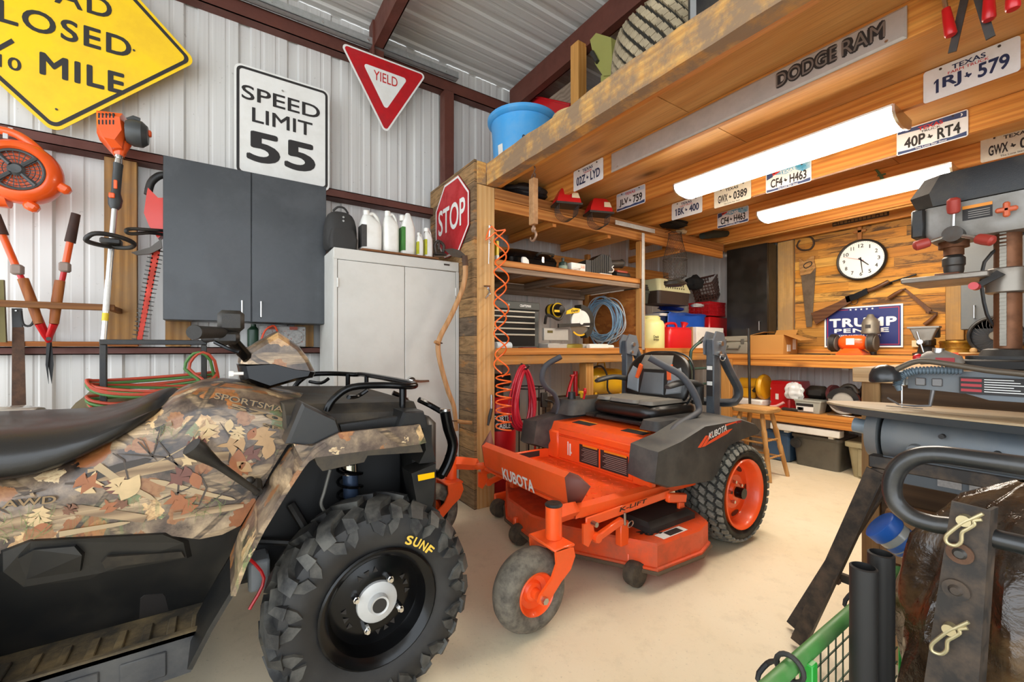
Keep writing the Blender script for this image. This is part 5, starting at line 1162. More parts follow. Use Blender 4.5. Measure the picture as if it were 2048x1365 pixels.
# hedge shears
hs=thing('hedge_shears','hedge shears with wooden handles and black blades pointing down','shears',tuple(PY(100,768,3.38)))
p=lambda a,b,y=3.31:PY(a,b,y)
for pts,s_ in(([(46,558),(62,600),(78,648)],1),([(120,562),(114,600),(108,648)],-1)):
    A=[p(*q,3.26) for q in pts]; m=MB(); m.tube([A[0]+(A[0]-A[1])*.02,A[0],A[1],A[2]],[.014,.021,.022,.019],12); m.build('wooden_handle',WOODH,hs)
    m=MB(); m.tube([A[2],p(95+s_*-4,672,3.28),p(98,684,3.30)],[.019,.016,.012],10,flat=.7); m.build('ferrule',REDP,hs)
    m=MB(); m.prism([p(98-5*s_,672),p(98+4*s_,684),p(99+7*s_,730),p(100+2*s_,768),p(96-1*s_,730)],(0,.005,0)); hs_=m.build('blade',mat('black_shear_blade','#1c1a19',.35,.5,.2,30),hs); hs_.location.y+=.008*s_
m=MB(); m.cyl(p(97,678,3.27),p(97,678,3.30),.010,n=10); m.build('pivot_bolt',DKSTEEL,hs); m=MB(); k=p(97,618,3.31); m.cyl(k-V((0,.02,0)),V((k.x,3.46,k.z)),.003,n=6); m.build('hanging_nail',STEEL,hs)
# pruning saw
ps=thing('pruning_saw','rusty wide-bladed hand saw with black handle hanging blade down behind the slats','saw',tuple(PY(37,818,3.41)))
p=lambda a,b,y=3.395:PY(a,b,y)
m=MB(); m.prism([p(24,655),p(48,655),p(52,812),p(23,816)],(0,.003,0)); m.build('blade',RUST,ps); m=MB(); k=p(33,622); m.cyl(k-V((0,.01,0)),V((k.x,3.47,k.z)),.004,n=8); m.build('hanging_nail',STEEL,ps)
m=MB(); m.prism([p(23,617),p(42,617),p(44,655),p(24,655)],(0,.02,0)); m.tube([p(42,622),p(46,648),p(60,652),p(68,640),p(66,620)],.006,8,sm=3); m.build('handle',BLACKP,ps)
m=MB(); m.prism([PY(-6,560,3.36),PY(7,560,3.36),PY(12,685,3.36),PY(-6,685,3.36)],(0,.02,0)); single(m,'olive_board','olive green board end at the cut-off edge beside the pruning saw','board',mat('olive_paint','#6a5f2c',.6,0,.15))
# under the wall cabinet: spattered box, bottle
sb_=thing('junction_box','paint-spattered metal box with round cover under the charcoal cabinet','metal box',(.3,3.42,1.18))
SPAT=NT('paint_spatter'); SPAT.set(.7,0,.3); _v=SPAT.co(); _c=SPAT.ramp(SPAT.noise(_v,45,4,.7),[(.3,'#6f4a42'),(.42,'#8d8a86'),(.6,'#a3a09b'),(.68,'#8b2f28'),(.78,'#c9c6c0')]); SPAT.base(_c); SPAT=SPAT.m
x0,x1=PY(519,665,3.36).x,PY(612,665,3.36).x
m=MB(); m.bb(x0,x1,3.36,3.5,1.18,1.325,b=.006); m.build('body',SPAT,sb_)
m=MB(); cc=PY(592,667,3.36); m.lathe([(.0,.006),(.045,.006),(.05,.0)],(cc.x,3.36,1.25),'-y',24); m.build('round_cover',SPAT,sb_)
for a in(.25,.72): m=MB(); xx=x0+(x1-x0)*a; m.bb(xx-.025,xx+.025,3.354,3.36,1.30,1.322); m.build('tile',mat('rust_red_tile','#8c4636',.7,0,.2),sb_)
m=MB(); m.tube([PY(520,690,3.33),PY(530,662,3.33),PY(548,652,3.33),PY(556,668,3.35)],.006,8,sm=4); single(m,'bungee_cord','orange-red cord looped over the paint-spattered box','cord',mat('orange_cord','#dd4a22',.5))
m=MB(); m.lathe([(.0,0),(.036,0),(.038,.01),(.038,.12),(.02,.14),(.016,.145),(.016,.16),(.0,.16)],(PY(507,660,3.49).x,3.49,1.179),'z',20); single(m,'green_bottle','dark green bottle on the lower wall rail','bottle',mat('dark_green_plastic','#23402c',.35,0,.1))
# ---------------------------------------------------------------- gas-welding cart frame with twin hose
cf=thing('welding_cart','black square-tube cart frame behind the quad bike seat','cart',(-.2,3.0,0))
yy=2.85; L_,R_=PY(207,690,yy),PY(408,690,yy); zt=PY(300,685,yy).z
m=MB(); m.bb(L_.x-.014,R_.x+.014,yy-.012,yy+.012,zt-.013,zt+.013,b=.003); m.build('top_bar',BLACKP,cf)
for x in(L_.x,R_.x): m=MB(); m.bb(x-.013,x+.013,yy-.012,yy+.012,.02,zt-.013,b=.003); m.build('upright',BLACKP,cf)
m=MB(); m.bb(L_.x,R_.x,yy-.01,yy+.14,.0,.04,b=.004); m.bb(L_.x,R_.x,yy-.01,yy+.01,.45,.48,b=.003); m.build('base_plate',BLACKP,cf)
wh=thing('welding_hose','coiled red and green twin welding hose looped around the black cart frame','hose',(-.2,yy,.8))
HG=mat('green_hose','#4d7a3c',.5,0,.12,30); HR=mat('red_hose','#b8482f',.5,0,.12,30)
xc=(L_.x+R_.x)/2; A_=(R_.x-L_.x)/2+.052; zc=PY(300,770,yy).z
rr=random.Random(4)
for nm,mm_,ph,dz in(('green_hose',HG,0,0),('red_hose',HR,.35,.012)):
    pts=[]; T=5
    for k in range(T*18+1):
        a=2*PI*k/18+ph; lp=k/18
        pts.append(V((xc+(A_+.008*math.sin(lp*2.1))*math.cos(a),yy+.05*math.sin(a)*(1.3+.3*math.sin(lp))-.005,zc+.05-.028*lp+dz+(-.05-.035*math.sin(lp*1.7))*(1 if math.sin(a)<0 else .35)*abs(math.sin(a))+.02*math.cos(a)*math.sin(lp*2))))
    x=R_.x-.03 if nm=='green_hose' else R_.x-.012
    pts+= [V((x+.02,yy-.065,zc+.0)),V((x,yy-.06,zc+.03)),V((x-.05,yy-.045,zc+.08)),V((x-.03,yy-.05,zc+.14)),V((x+.01,yy-.05,zc+.165)),V((x+.06,yy-.04,zc+.12)),V((x+.08,yy,zc-.02))]
    m=MB(); m.tube(pts,.0075,8,sm=2); m.build(nm,mm_,wh)
# bags and timber behind the seat
def blob(c,rx,ry,rz,amp=.12,seed=1,n=28,k=16,flat=True,freq=3):
    r0=random.Random(seed); ph=[r0.uniform(0,6) for _ in range(9)]
    m=MB()
    def f(u,v):
        a=2*PI*u; b=-PI/2+PI*v; d=V((math.cos(b)*math.cos(a),math.cos(b)*math.sin(a),math.sin(b)))
        q=1+amp*(math.sin(freq*d.x+ph[0])*math.sin(freq*1.3*d.y+ph[1])+.6*math.sin(freq*2.1*d.z+ph[2]+2*d.x)+.4*math.sin(freq*3.3*d.x+ph[3]+freq*d.y)+.3*math.sin(freq*4.7*d.y+ph[4]+3*d.z))
        z=d.z*rz*q
        if flat and z<-rz*.7: z=-rz*.7
        return V(c)+V((d.x*rx*q,d.y*ry*q,z))
    m.grid(n,k,f,0,cu=True); return m
c=PY(215,800,3.2); m=blob((c.x,3.2,c.z-.12),.14,.12,.2,.1,3); single(m,'canvas_bag','olive canvas bag slumped below the welding hose','bag',mat('olive_canvas','#6b5d42',.9,0,.2,30,.3,200),ang=60)
m=MB(); m.bb(c.x-.16,c.x+.16,3.06,3.35,0,c.z-.285,b=.01); single(m,'storage_crate','plain timber crate behind the quad bike seat','crate',wood('crate_wood','#a07a4c','#85602f','x'))
pk=thing('wrapped_timber','stack of pale timber in shiny clear plastic wrap behind the quad bike seat','timber bundle',(-.85,2.9,0))
q1=PY(60,820,2.8)
for k in range(4): m=MB(); m.bb(-1.35,q1.x+.02-.03*(k%2),2.75,3.05,q1.z-.30+.06*k,q1.z-.245+.06*k,b=.004); m.build('board',wood('pale_board','#c9a878','#b08d58','x'),pk)
m=MB(); m.bb(-1.3,q1.x+.0,2.78,3.02,0,q1.z-.302,b=.004); m.build('block_base',GREYW,pk)
m=blob((q1.x-.24,2.88,q1.z-.015),.26,.16,.03,.12,8,freq=6); m.build('plastic_wrap',mat('clear_wrap','#cfc8ba',.15,0,.15,20,coat=.6),pk,ang=60)
# ---------------------------------------------------------------- on top of the storage cabinet
CT=1.831
m=MB(); a,b=PY(724,486,2.93),PY(878,512,2.93); m.bb(a.x,b.x,2.93,3.25,CT,CT+.014,b=.003); single(m,'wooden_board','thin brown board lying on the pale grey storage cabinet','board',wood('brown_board','#8d5f3a','#6f4526','x')) 
ZJ=CT+.015
bp=thing('backpack','small dark grey backpack standing beside the white jugs','backpack',(PY(688,480,3.12).x,3.12,CT))
x=PY(688,480,3.12).x-.022; BPM=mat('dark_grey_nylon','#2f2d2b',.75,0,.15,30,.2,300)
m=MB(); m.loft([rsec(x-.10,x+.10,3.05,3.24,CT,.05),rsec(x-.105,x+.105,3.035,3.245,CT+.08,.06),rsec(x-.10,x+.10,3.04,3.24,CT+.2,.06),rsec(x-.085,x+.085,3.07,3.23,CT+.27,.06),rsec(x-.04,x+.04,3.11,3.2,CT+.29,.03)],0,True); m.build('body',BPM,bp,ang=60,sub=1)
m=MB(); m.loft([rsec(x-.085,x+.085,3.015,3.08,CT+.01,.02),rsec(x-.09,x+.09,3.005,3.08,CT+.08,.02),rsec(x-.075,x+.075,3.02,3.08,CT+.145,.02)],0,True); m.build('front_pocket',BPM,bp,ang=60)
m=MB(); m.tube([V((x-.05,3.12,CT+.285)),V((x-.02,3.11,CT+.315)),V((x+.02,3.11,CT+.315)),V((x+.05,3.12,CT+.285))],.007,8,sm=3); m.build('carry_loop',BPM,bp)
m=MB(); [m.cyl((x,3.045,CT+z),(x,3.036,CT+z),.007,n=10) for z in(.205,.23)]; m.build('stud',STEEL,bp)
def jug(label,px0,px1,pyt,y,lab=None,h=None,shape=0):
    xa,xb=PY(px0,460,y).x,PY(px1,460,y).x; xc=(xa+xb)/2; w=(xb-xa); zt=PY((px0+px1)/2,pyt,y).z; h=zt-ZJ; d=min(w,.13)
    t=thing('plastic_jug',label,'jug',(xc,y+d/2,ZJ),'white jugs on the storage cabinet')
    S=lambda k,z,r=.3,dx=0: rsec(xc-w/2*k+dx,xc+w/2*k+dx,y+d/2-d/2*k,y+d/2+d/2*k,ZJ+z*h,w*k*r)
    m=MB()
    if shape==0: L=[S(.92,0),S(1,.03),S(1,.62),S(.97,.7),S(.5,.88,.4,-w*.12),S(.28,.93,.45,-w*.18)]
    else: L=[S(.92,0),S(1,.03),S(1,.6),S(.96,.66),S(.45,.9,.4,w*.05),S(.3,.99,.45,w*.05)]
    m.loft(L,0,True); m.build('body',WHITEP,t,ang=60,sub=1)
    cx=xc-w*.18 if shape==0 else xc-w*.34
    m=MB(); zc_=ZJ+h*(.9 if shape==0 else .78); m.cyl((cx,y+d/2,zc_),(cx,y+d/2,zc_+h*.12),.02 if h>.2 else .012,n=16); m.build('cap',WHITEP,t)
    if shape==0: m=MB(); m.tube([V((xc-w*.1,y+d/2,ZJ+h*.9)),V((xc+w*.12,y+d/2,ZJ+h*.97)),V((xc+w*.34,y+d/2,ZJ+h*.85)),V((xc+w*.42,y+d/2,ZJ+h*.66))],w*.085,10,sm=4); m.build('grip',WHITEP,t)
    if lab: m=MB(); m.bb(xa-.0015,xc-w*.28,y-.0015,y+d*.75,ZJ+h*.1,ZJ+h*.62,b=.001); m.build('label',lab,t)
    return t
GREENL=mat('green_label','#3f7a35',.4,0,.3,25); YELL=mat('yellow_green_label','#b9b82a',.4,0,.3,40)
jug('large white jug with dark label beside the backpack',724,767,420,3.0,mat('dark_label','#3a3734',.5,0,.5,60))
jug('cream-white dirty jug between two white jugs',770,801,422,2.99)
jug('tall white jug with pointed shoulder and green label',805,833,421,2.98,GREENL,shape=1)
jug('slim small white bottle with green label at the front of the row',836,848,466,2.97,YELL)
jug('small white bottle with yellow-green label nearest the stop sign',851,867,457,2.98,YELL)
# hand drill / clamp pile
cl=thing('bench_clamp','small dark metal clamp on the storage cabinet corner','clamp',tuple(PY(882,508,3.0)))
p=lambda a,b,y=3.0:PY(a,b,y)
m=MB(); m.tube([p(872,505),p(870,490),p(878,483),p(888,492),p(886,506)],.012,8,sm=3); m.box(p(880,509),(.09,.05,.016),.004); m.cyl(p(878,500),p(878,482),.010,n=8); m.sph(p(876,483),.014); m.build('frame',DKSTEEL,cl); m=MB(); m.cyl(p(868,512),p(893,512),.006,n=8); m.build('screw',STEEL,cl)
# scythe
sy=thing('scythe','old scythe with curved wooden shaft hanging in front of the pale grey cabinet','scythe',(1.44,2.85,.6))
p=lambda a,b,y=2.74:PY(a,b,y)
path=[(929,518),(931,545),(926,575),(912,610),(897,642),(880,675),(876,700),(884,740),(897,785),(908,815),(913,862)]
m=MB(); m.tube([p(*q) for q in path],[.019,.019,.0185,.018,.018,.018,.0175,.017,.017,.016,.015],12,sm=3); m.build('shaft',wood('shaft_wood','#c6976a','#a87a4c','z',1.5,.6,knots=0),sy)
m=MB(); m.tube([p(911,842),p(925,845,2.70),p(944,846,2.66)],[.013,.015,.013],10); m.tube([p(870,684,2.71),p(878,688,2.72)],[.012,.014],10); m.build('grip_peg',wood('peg_wood','#b58250','#94663a','x',1.5,.6,knots=0),sy)
m=MB(); m.torus(p(878,686),(p(880,675)-p(876,700)),.023,.004,18,6); m.torus(p(910,842),(0,.1,1),.021,.004,18,6); m.cyl(p(929,512),p(931,532),.022,n=14); m.build('iron_band',RUST,sy); m=MB(); k=p(931,524); m.cyl(k-V((.03,0,0)),V((1.489,k.y,k.z)),.004,n=6); m.build('hanging_nail',STEEL,sy)
m=MB(); m.prism([p(889,499),p(905,497),p(920,501),p(930,510),p(929,517),p(905,513)],(0,.006,0)); m.build('blade',DKSTEEL,sy)
# ---------------------------------------------------------------- on the post: coiled hose, air gun
ah=thing('air_hose','bright orange coiled air hose hanging down the pale timber post','air hose',(1.62,2.6,.62))
pts=[]; 
for k in range(0,100):
    z=2.03-k*.0105; a=k*2*PI/21; pts.append(V((1.635+.045*math.cos(a)+.0,2.585+.04*math.sin(a),z)))
m=MB(); m.tube([PY(977,463,2.66),PY(983,453,2.66),PY(993,462,2.65)]+pts,.0055,7,sm=2)
q=[]
for k in range(0,100):
    z=2.0-k*.0105; a=k*2*PI/21+PI*.9; q.append(V((1.65+.05*math.cos(a),2.585+.045*math.sin(a),z)))
m.tube([PY(977,463,2.66),PY(972,480,2.66)]+q,.0055,7,sm=2)
d=[]
for k in range(0,64):
    z=.98-k*.0065; a=k*2*PI/9; d.append(V((1.665+.055*math.cos(a),2.585+.055*math.sin(a),z)))
m.tube(d,.0055,7,sm=2); m.build('coil',mat('orange_hose','#f26a24',.35,0,.06,30,coat=.2),ah)
m=MB(); a=PY(983,790,2.64); m.cyl(a,a-V((0,0,.10)),.010,n=10); m.build('hose_fitting',STEEL,ah); m=MB(); m.tube([a-V((0,0,.10)),a-V((.015,0,.16)),a-V((.03,0,.22))],[.011,.014,.008],10); m.build('blow_gun',BLACKP,ah)
m=MB(); a=PY(979,452,2.68); m.cyl(a+V((0,.0195,0)),a-V((0,.02,0)),.004,n=8); m.tube([a,a-V((.0,0,.04)),a-V((.004,0,.12)),a-V((.008,0,.28))],[.008,.006,.004,.003],8); m.sph(a-V((0,0,.12)),.011); single(m,'air_wand','slim chrome air wand hung on a nail at the top of the pale post','tool',CHROME)
m=MB(); a=PY(976,574,2.68); m.tube([a+V((-.045,-.01,.0)),a+V((.01,-.01,.003))],.008,8); m.tube([a,a+V((.005,-.01,-.05)),a+V((-.03,-.015,-.09))],[.010,.012,.008],8); m.cyl(a+V((0,.0195,0)),a,.004,n=8); single(m,'air_coupler','chrome air coupler hung halfway up the pale post','fitting',CHROME)
# ---------------------------------------------------------------- hanging scale
hsn=thing('hanging_scale','rusty spring scale with hook hanging from the loft beam','spring scale',tuple(PX(1066,485,1.68)))
p=lambda a,b:PX(a,b,1.69); top=p(1069,334)
m=MB(); a,b=p(1067,358),p(1067,450); m.bb(a.x-.02,a.x+.02,a.y-.027,a.y+.027,b.z,a.z,b=.004); m.build('body',mat('rusty_tan_case','#b08458',.7,.1,.2,50,.2,150,dirt='#7c4f2c',damt=.6,dscale=20),hsn)
m=MB(); m.tube([top+V((0,0,.02)),top,top-V((0,.008,.015)),top-V((0,-.006,.035)),top-V((0,.010,.055)),a],.005,8,sm=4); m.torus(a+V((0,0,.015)),(1,0,0),.018,.005,18,6); m.build('top_hook',RUST,hsn)
h=p(1067,455); m=MB(); m.tube([h+V((0,0,.01)),h-V((0,-.0,.02)),h-V((0,.022,.035)),h-V((0,.026,.065)),h-V((0,.0,.088)),h-V((0,-.03,.078)),h-V((0,-.034,.06))],[.007,.008,.008,.008,.008,.006,.004],8,sm=4); m.torus(h-V((0,0,.012)),(1,0,0),.017,.005,16,6); m.build('load_hook',mat('worn_hook_steel','#9b7c66',.5,.6,.2),hsn)
# ================================================================ LOFT LOAD
LZ=2.536
bk2=thing('blue_tub','round blue plastic tub on the loft edge','tub',(1.97,2.78,LZ))
BLUEP=mat('blue_plastic','#459bd6',.35,0,.08,5,dirt='#8fb4d0',damt=.3,dscale=6)
m=MB(); m.lathe([(.0,.0),(.215,.0),(.222,.01),(.24,.25),(.238,.255),(.25,.40),(.262,.402),(.279,.42),(.28,.445),(.262,.45),(.252,.44),(.245,.40),(.212,.02),(.0,.02)],(1.97,2.78,LZ),'z',48); m.build('shell',BLUEP,bk2)
m=MB(); 
def onc(th,z,r=.2425): return V((1.97+r*math.cos(th),2.78+r*math.sin(th),LZ+z))
m.grid(6,4,lambda u,v:onc(-PI*.985+.22*u,.03+.16*v,.2245+.015*(.03+.16*v)/.25+.003)); m.build('paper_label',mat('torn_paper','#dcd8cf',.7,0,.15,20),bk2)
m=MB(); a=onc(-PI*.70,.18,.2365); r_=V((math.sin(PI*.70),-math.cos(PI*.70),0)).normalized(); put_text(m,'96',a,V((.035,-.03,0)),V((0,0,.045)),0,.03,off=V((-.003,-.004,0))); m.build('marker_writing',INK,bk2)
rt=thing('red_tray','red plastic tray tipped up on the loft behind the blue tub','tray',(2.45,2.55,LZ))
m=MB(); A=[PX(1042,187,2.45),PX(1062,222,2.45),PX(1140,250,2.45),PX(1140,209,2.45)]; m.loft([[p for p in A],[p+V((.30,.02,.05)) for p in A]],0,True); m.build('pan',REDP,rt,ang=20)
m=MB(); m.tube(A+[A[0]],.010,8); m.build('rim',REDP,rt); m=MB(); m.bb(2.46,2.7,A[2].y,A[1].y,LZ,A[1].z,b=.004); m.build('support_block',GREYW,rt)
m=MB(); c=PX(1132,250,2.05); m.lathe([(.0,0),(.12,0),(.14,c.z-LZ-.01),(.15,c.z-LZ-.01),(.152,c.z-LZ+.012),(.142,c.z-LZ+.012),(.13,.02),(.0,.02)],(2.05,c.y-.08,LZ),'z',36); single(m,'tan_bucket','tan bucket just showing its rim over the loft beam','bucket',mat('tan_plastic','#c9a76e',.4,0,.08))
m=MB(); a=PX(1157,150,2.29); m.bb(2.245,2.335,a.y-.045,a.y+.045,LZ,3.545,b=.004); struct(m.build('trim_60',wood('loft_post_wood','#d29a55','#b47a36','z')))
lt=tyre((0,0,0),.35,.42,.22,.03,blocks(36,11,.021,.014,.052)); lt.v=[V((2.13+p.x,1.49+p.z,LZ+.235+p.y)) for p in lt.v]; lt.f=[f[::-1] for f in lt.f]
tag(lt.build('spare_tyre',[TANC,mat('tan_dusted_tyre','#a8987a',.85,0,.25,40,.4,140,dirt='#5a5042',damt=.5,dscale=6)],None,30),'big knobbly tyre lying flat on the loft edge','tyre')
oj=thing('olive_can','olive yellow plastic can with black spout beside the big tyre on the loft','can',(2.15,2.0,LZ))
A=[PX(a,b,2.1) for a,b in((1180,80),(1192,66),(1222,75),(1226,150),(1206,152),(1190,128))]; z0=A[4].z; m=MB(); m.loft([A,[p+V((.16,0,0)) for p in A]],0,True); m.bb(2.11,2.25,A[3].y+.01,A[4].y+.03,LZ,z0+.02); m.build('body',mat('olive_yellow','#8f8c4a',.45,0,.08,8),oj,ang=25)
m=MB(); a,b=PX(1184,108,2.09),PX(1195,124,2.09); m.tube([a+V((0,0,.01)),b],[.016,.014],10); m.build('spout',BLACKP,oj)
bb_=thing('battery_box','black plastic box at the top of the loft beam beyond the tyre','box',(1.86,1.02,LZ))
m=MB(); a,b=PX(1373,20,1.76),PX(1440,20,1.76); m.bb(1.76,1.86,b.y-.05,a.y,LZ,LZ+.30,b=.012); m.build('case',BLACKP,bb_); m=MB(); m.bb(1.757,1.76,a.y-.05,a.y-.02,LZ+.05,LZ+.3,b=.001); m.build('strap',mat('grey_strap','#8b8b89',.5),bb_)
# ================================================================ ABOVE AND UNDER THE SHELVES
for k,(px,py,lab) in enumerate(((1133,402,'red clip-on heat lamp with wire guard nearer the pale post'),(1197,420,'red clip-on heat lamp with wire guard nearer the corner'))):
    c=PY(px,py,2.56); t=thing('heat_lamp',lab,'lamp',tuple(c-V((0,0,.05))),'red heat lamps on the shelf top'); R=Matrix.Rotation(-.35,3,'Z')
    m=MB(); w=lambda s,z:[c+R@V((a*s,b*s*.8,z)) for a,b in((-.1,-.08),(.1,-.08),(.1,.08),(-.1,.08))]
    m.loft([w(1,-.03),w(.95,.0),w(.62,.075),w(.5,.085)],0,True); m.build('shade',REDP,t,ang=25)
    m=MB(); m.bb(c.x-.02,c.x+.02,c.y+.03,2.7,2.3625,2.372,b=.002); m.build('mounting_clip',DKSTEEL,t)
    m=MB(); m.loft([w(1.08,-.045),w(1.1,-.03)],0,True); m.build('rim',BLACKP,t)
    m=MB(); m.prism([c+R@V(q) for q in((.02,-.066,.005),(.085,-.066,.005),(.075,-.052,.05),(.025,-.052,.05))],R@V((0,-.005,0))); m.build('label',mat('cream_label','#e3d8b8',.5),t)
    m=MB()
    for j in range(7):
        y=-.05+.1*j/6; m.tube([c+R@V((-.08,y,-.045)),c+R@V((-.075,y,-.11)),c+R@V((-.03,y,-.15)),c+R@V((.03,y,-.15)),c+R@V((.075,y,-.11)),c+R@V((.08,y,-.045))],.002,5,sm=2)
    m.build('wire_guard',BLACKP,t)
c=PY(1060,372,2.84); m=blob((c.x,2.86,2.44),.22,.12,.075,.16,5,freq=5); single(m,'black_bag','crumpled black bag stuffed on top of the shelving unit beside the beam','bag',mat('black_tarp','#26272a',.5,0,.2,30,.3,150),ang=60)
# bar clamps hung on the first joist
def barclamp(lab,b0,b1,h0,h1,X=2.15):
    A,B=PX(*b0,X),PX(*b1,X); t=thing('bar_clamp',lab,'clamp',tuple(A),'bar clamps on the joist'); d=(B-A).normalized(); s_=V((0,-d.z,d.y))
    T=B+d*max(0,(2.5-B.z)/max(d.z,.2)); m=MB(); m.prism([A+s_*.011,A-s_*.011,T-s_*.011,T+s_*.011],(.006,0,0)); m.build('bar',DKSTEEL,t)
    P,Q=PX(*h0,X-.02),PX(*h1,X-.02); e=(Q-P).normalized(); m=MB(); m.tube([P,P+e*.005,P.lerp(Q,.3),Q],[.014,.017,.016,.012],12); m.build('handle',REDP,t)
    m=MB(); m.cyl(Q,Q+e*.10,.007,n=8); m.build('screw',STEEL,t); m=MB(); m.box(Q+e*.08+V((.01,0,0)),(.03,.06,.03),.005); m.build('jaw',BLACKP,t)
    m=MB(); m.cyl(T-d*.02+V((-.01,0,0)),T-d*.02+V((.05,0,0)),.004,n=6); m.build('hanging_nail',STEEL,t)
barclamp('bar clamp with red handle hanging lowest over the farm truck plate',(1904,104),(1928,0),(1902,71),(1892,18))
barclamp('bar clamp with red handle slanting the other way beside the lowest clamp',(1981,75),(1958,0),(1978,40),(1978,-25),2.08)
barclamp('bar clamp showing only a red handle end near the photo edge',(2075,40),(2060,-10),(2026,19),(2024,-35),2.0)
# cable on the fourth joist
m=MB(); p=lambda a,b,x=4.06:PX(a,b,x); m.tube([p(1738,330),p(1752,340),p(1762,356),p(1768,372)],.006,6,sm=3); m.tube([p(1741,331),p(1756,343),p(1766,357),p(1773,371)],.006,6,sm=3); m.box(p(1763,350),(.008,.05,.012),.002); single(m,'green_cable','green cable stapled to a joist above the second lamp','cable',mat('green_cable_sheath','#4e6a45',.5))
# carved strip on the header
m=MB(); a,b=PX(1665,452,5.095),PX(1778,424,5.095); zz=(a.z+b.z)/2; m.bb(5.09,5.10,b.y,a.y,zz-.022,zz+.022,b=.002); ns_=m.build('name_sign',mat('dark_strip','#33271c',.6,0,.2),None); tag(ns_,'narrow dark strip with worn lettering on the header above the clock','sign')
m=MB(); r0=random.Random(2); y=a.y-.01
while y>b.y+.02: w_=r0.uniform(.012,.028); m.bb(5.088,5.09,y-w_,y,zz-.012,zz+.012*r0.choice((.4,1,1))); y-=w_+.008
m.build('worn_lettering',mat('worn_tan_letters','#8a6a3e',.7),ns_)
# top-plate odds: umbrella, folded cloth, T-square
um=thing('umbrella','folded dark green umbrella lying on the shelf top near the black cabinet','umbrella',tuple(PY(1480,470,2.64)))
p=lambda a,b,y=2.64:PY(a,b,y); m=MB(); m.tube([p(1404,472),p(1422,469),p(1450,468),p(1490,464)],[.035,.045,.035,.015],12); m.build('canopy',mat('dark_green_cloth','#1c2620',.7,0,.2,20),um); m=MB(); m.cyl(p(1490,464),p(1520,458),.008,n=8); m.build('shaft',STEEL,um)
m=blob(PY(1372,470,2.76)+V((0,0,.02)),.13,.05,.035,.15,9,freq=4); single(m,'cloth_bundle','cream cloth bundle lying on the shelf top beside the umbrella','cloth',mat('cream_cloth','#cfb98f',.9,0,.12,30),ang=60)
m=blob(PY(1345,452,2.8)+V((0,0,.02)),.2,.1,.045,.18,12,freq=5); single(m,'dark_net','dark folded net lying on the shelf top under the joists','net',mat('dark_net_cloth','#2b2a26',.9,0,.3,60),ang=60)
ts=thing('t_square','galvanised T-square leaning on the end post of the shelving unit','T-square',tuple(PY(1286,705,2.66)))
a,b=PY(1283,470,2.66),PY(1283,700,2.66); m=MB(); m.bb(a.x-.0,a.x+.04,2.655,2.659,b.z,a.z+.02,b=.001); m.build('blade',GALV,ts); a,b=PY(1231,445,2.65),PY(1310,465,2.65); m=MB(); m.prism([PY(1231,440,2.65),PY(1310,459,2.65),PY(1310,467,2.65),PY(1231,449,2.65)],(0,.006,0)); m.build('head',GALV,ts)
# ---------------------------------------------------------------- middle shelf
SZ=1.8335
def PS(px,y=2.82): return PY(px,530,y).x
m=MB(); x=PS(993,2.78); m.bb(x-.012,x+.012,2.76,2.80,SZ,SZ+.16,b=.003); lv_=tag(m.build('spirit_level',mat('level_yellow','#e0c21f',.4,0,.1)),'yellow spirit level standing on end beside the pale post','spirit level')
m=MB(); m.bb(x-.0125,x+.0125,2.758,2.802,SZ+.0,SZ+.05,b=.003); m.build('worn_end',WHITEP,lv_)
gx0,gx1=PS(1018),PS(1117); gr=thing('portable_grill','black portable tabletop grill on the middle shelf','grill',((gx0+gx1)/2,2.95,SZ))
cx=(gx0+gx1)/2; gw=(gx1-gx0)/2
m=MB(); m.loft([rsec(cx-gw*.95,cx+gw*.95,2.83,3.1,SZ+.002,.04),rsec(cx-gw,cx+gw,2.81,3.12,SZ+.07,.05)],0,True); m.build('base_pan',BLKMET,gr,ang=50)
m=MB(); m.loft([rsec(cx-gw,cx+gw,2.81,3.12,SZ+.074,.05),rsec(cx-gw*.98,cx+gw*.98,2.82,3.11,SZ+.10,.06),rsec(cx-gw*.8,cx+gw*.8,2.86,3.08,SZ+.15,.08),rsec(cx-gw*.4,cx+gw*.4,2.92,3.02,SZ+.162,.04)],0,True); m.build('lid',BLKMET,gr,ang=60)
m=MB(); m.tube([V((cx+.02,2.815,SZ+.11)),V((cx+.03,2.77,SZ+.12)),V((cx+.16,2.77,SZ+.12)),V((cx+.17,2.815,SZ+.11))],.010,8,sm=2); m.build('lid_handle',BLACKP,gr); m=MB(); m.bb(cx+.06,cx+.085,2.80,2.81,SZ+.05,SZ+.10,b=.002); m.build('latch',STEEL,gr)
m=MB(); x=PS(1049,2.74); m.loft([rsec(x-.03,x+.035,2.72,2.745,SZ,.006),rsec(x-.035,x+.03,2.72,2.745,SZ+.035,.008),rsec(x-.03,x+.005,2.722,2.743,SZ+.055,.008)],0,True); single(m,'tape_measure','small pale grey tape measure in front of the grill','tape measure',WHITEP)
m=MB(); x=PS(1129,2.78); m.lathe([(.0,0),(.036,0),(.038,.006),(.038,.06),(.034,.075),(.012,.085),(.012,.10),(.0,.10)],(x,2.80,SZ),'z',20); pc=tag(m.build('gas_canister',mat('camp_green','#20352b',.4,0,.1)),'small dark green gas canister beside the grill','gas canister'); m=MB(); m.lathe([(.0385,.015),(.0385,.045)],(x,2.80,SZ),'z',20,cap=False); m.build('label',mat('canister_label','#8a9a84',.5,0,.5,80),pc); m=MB(); m.cyl((x,2.8,SZ+.1),(x,2.8,SZ+.115),.014,n=12); m.build('cap',BLACKP,pc)
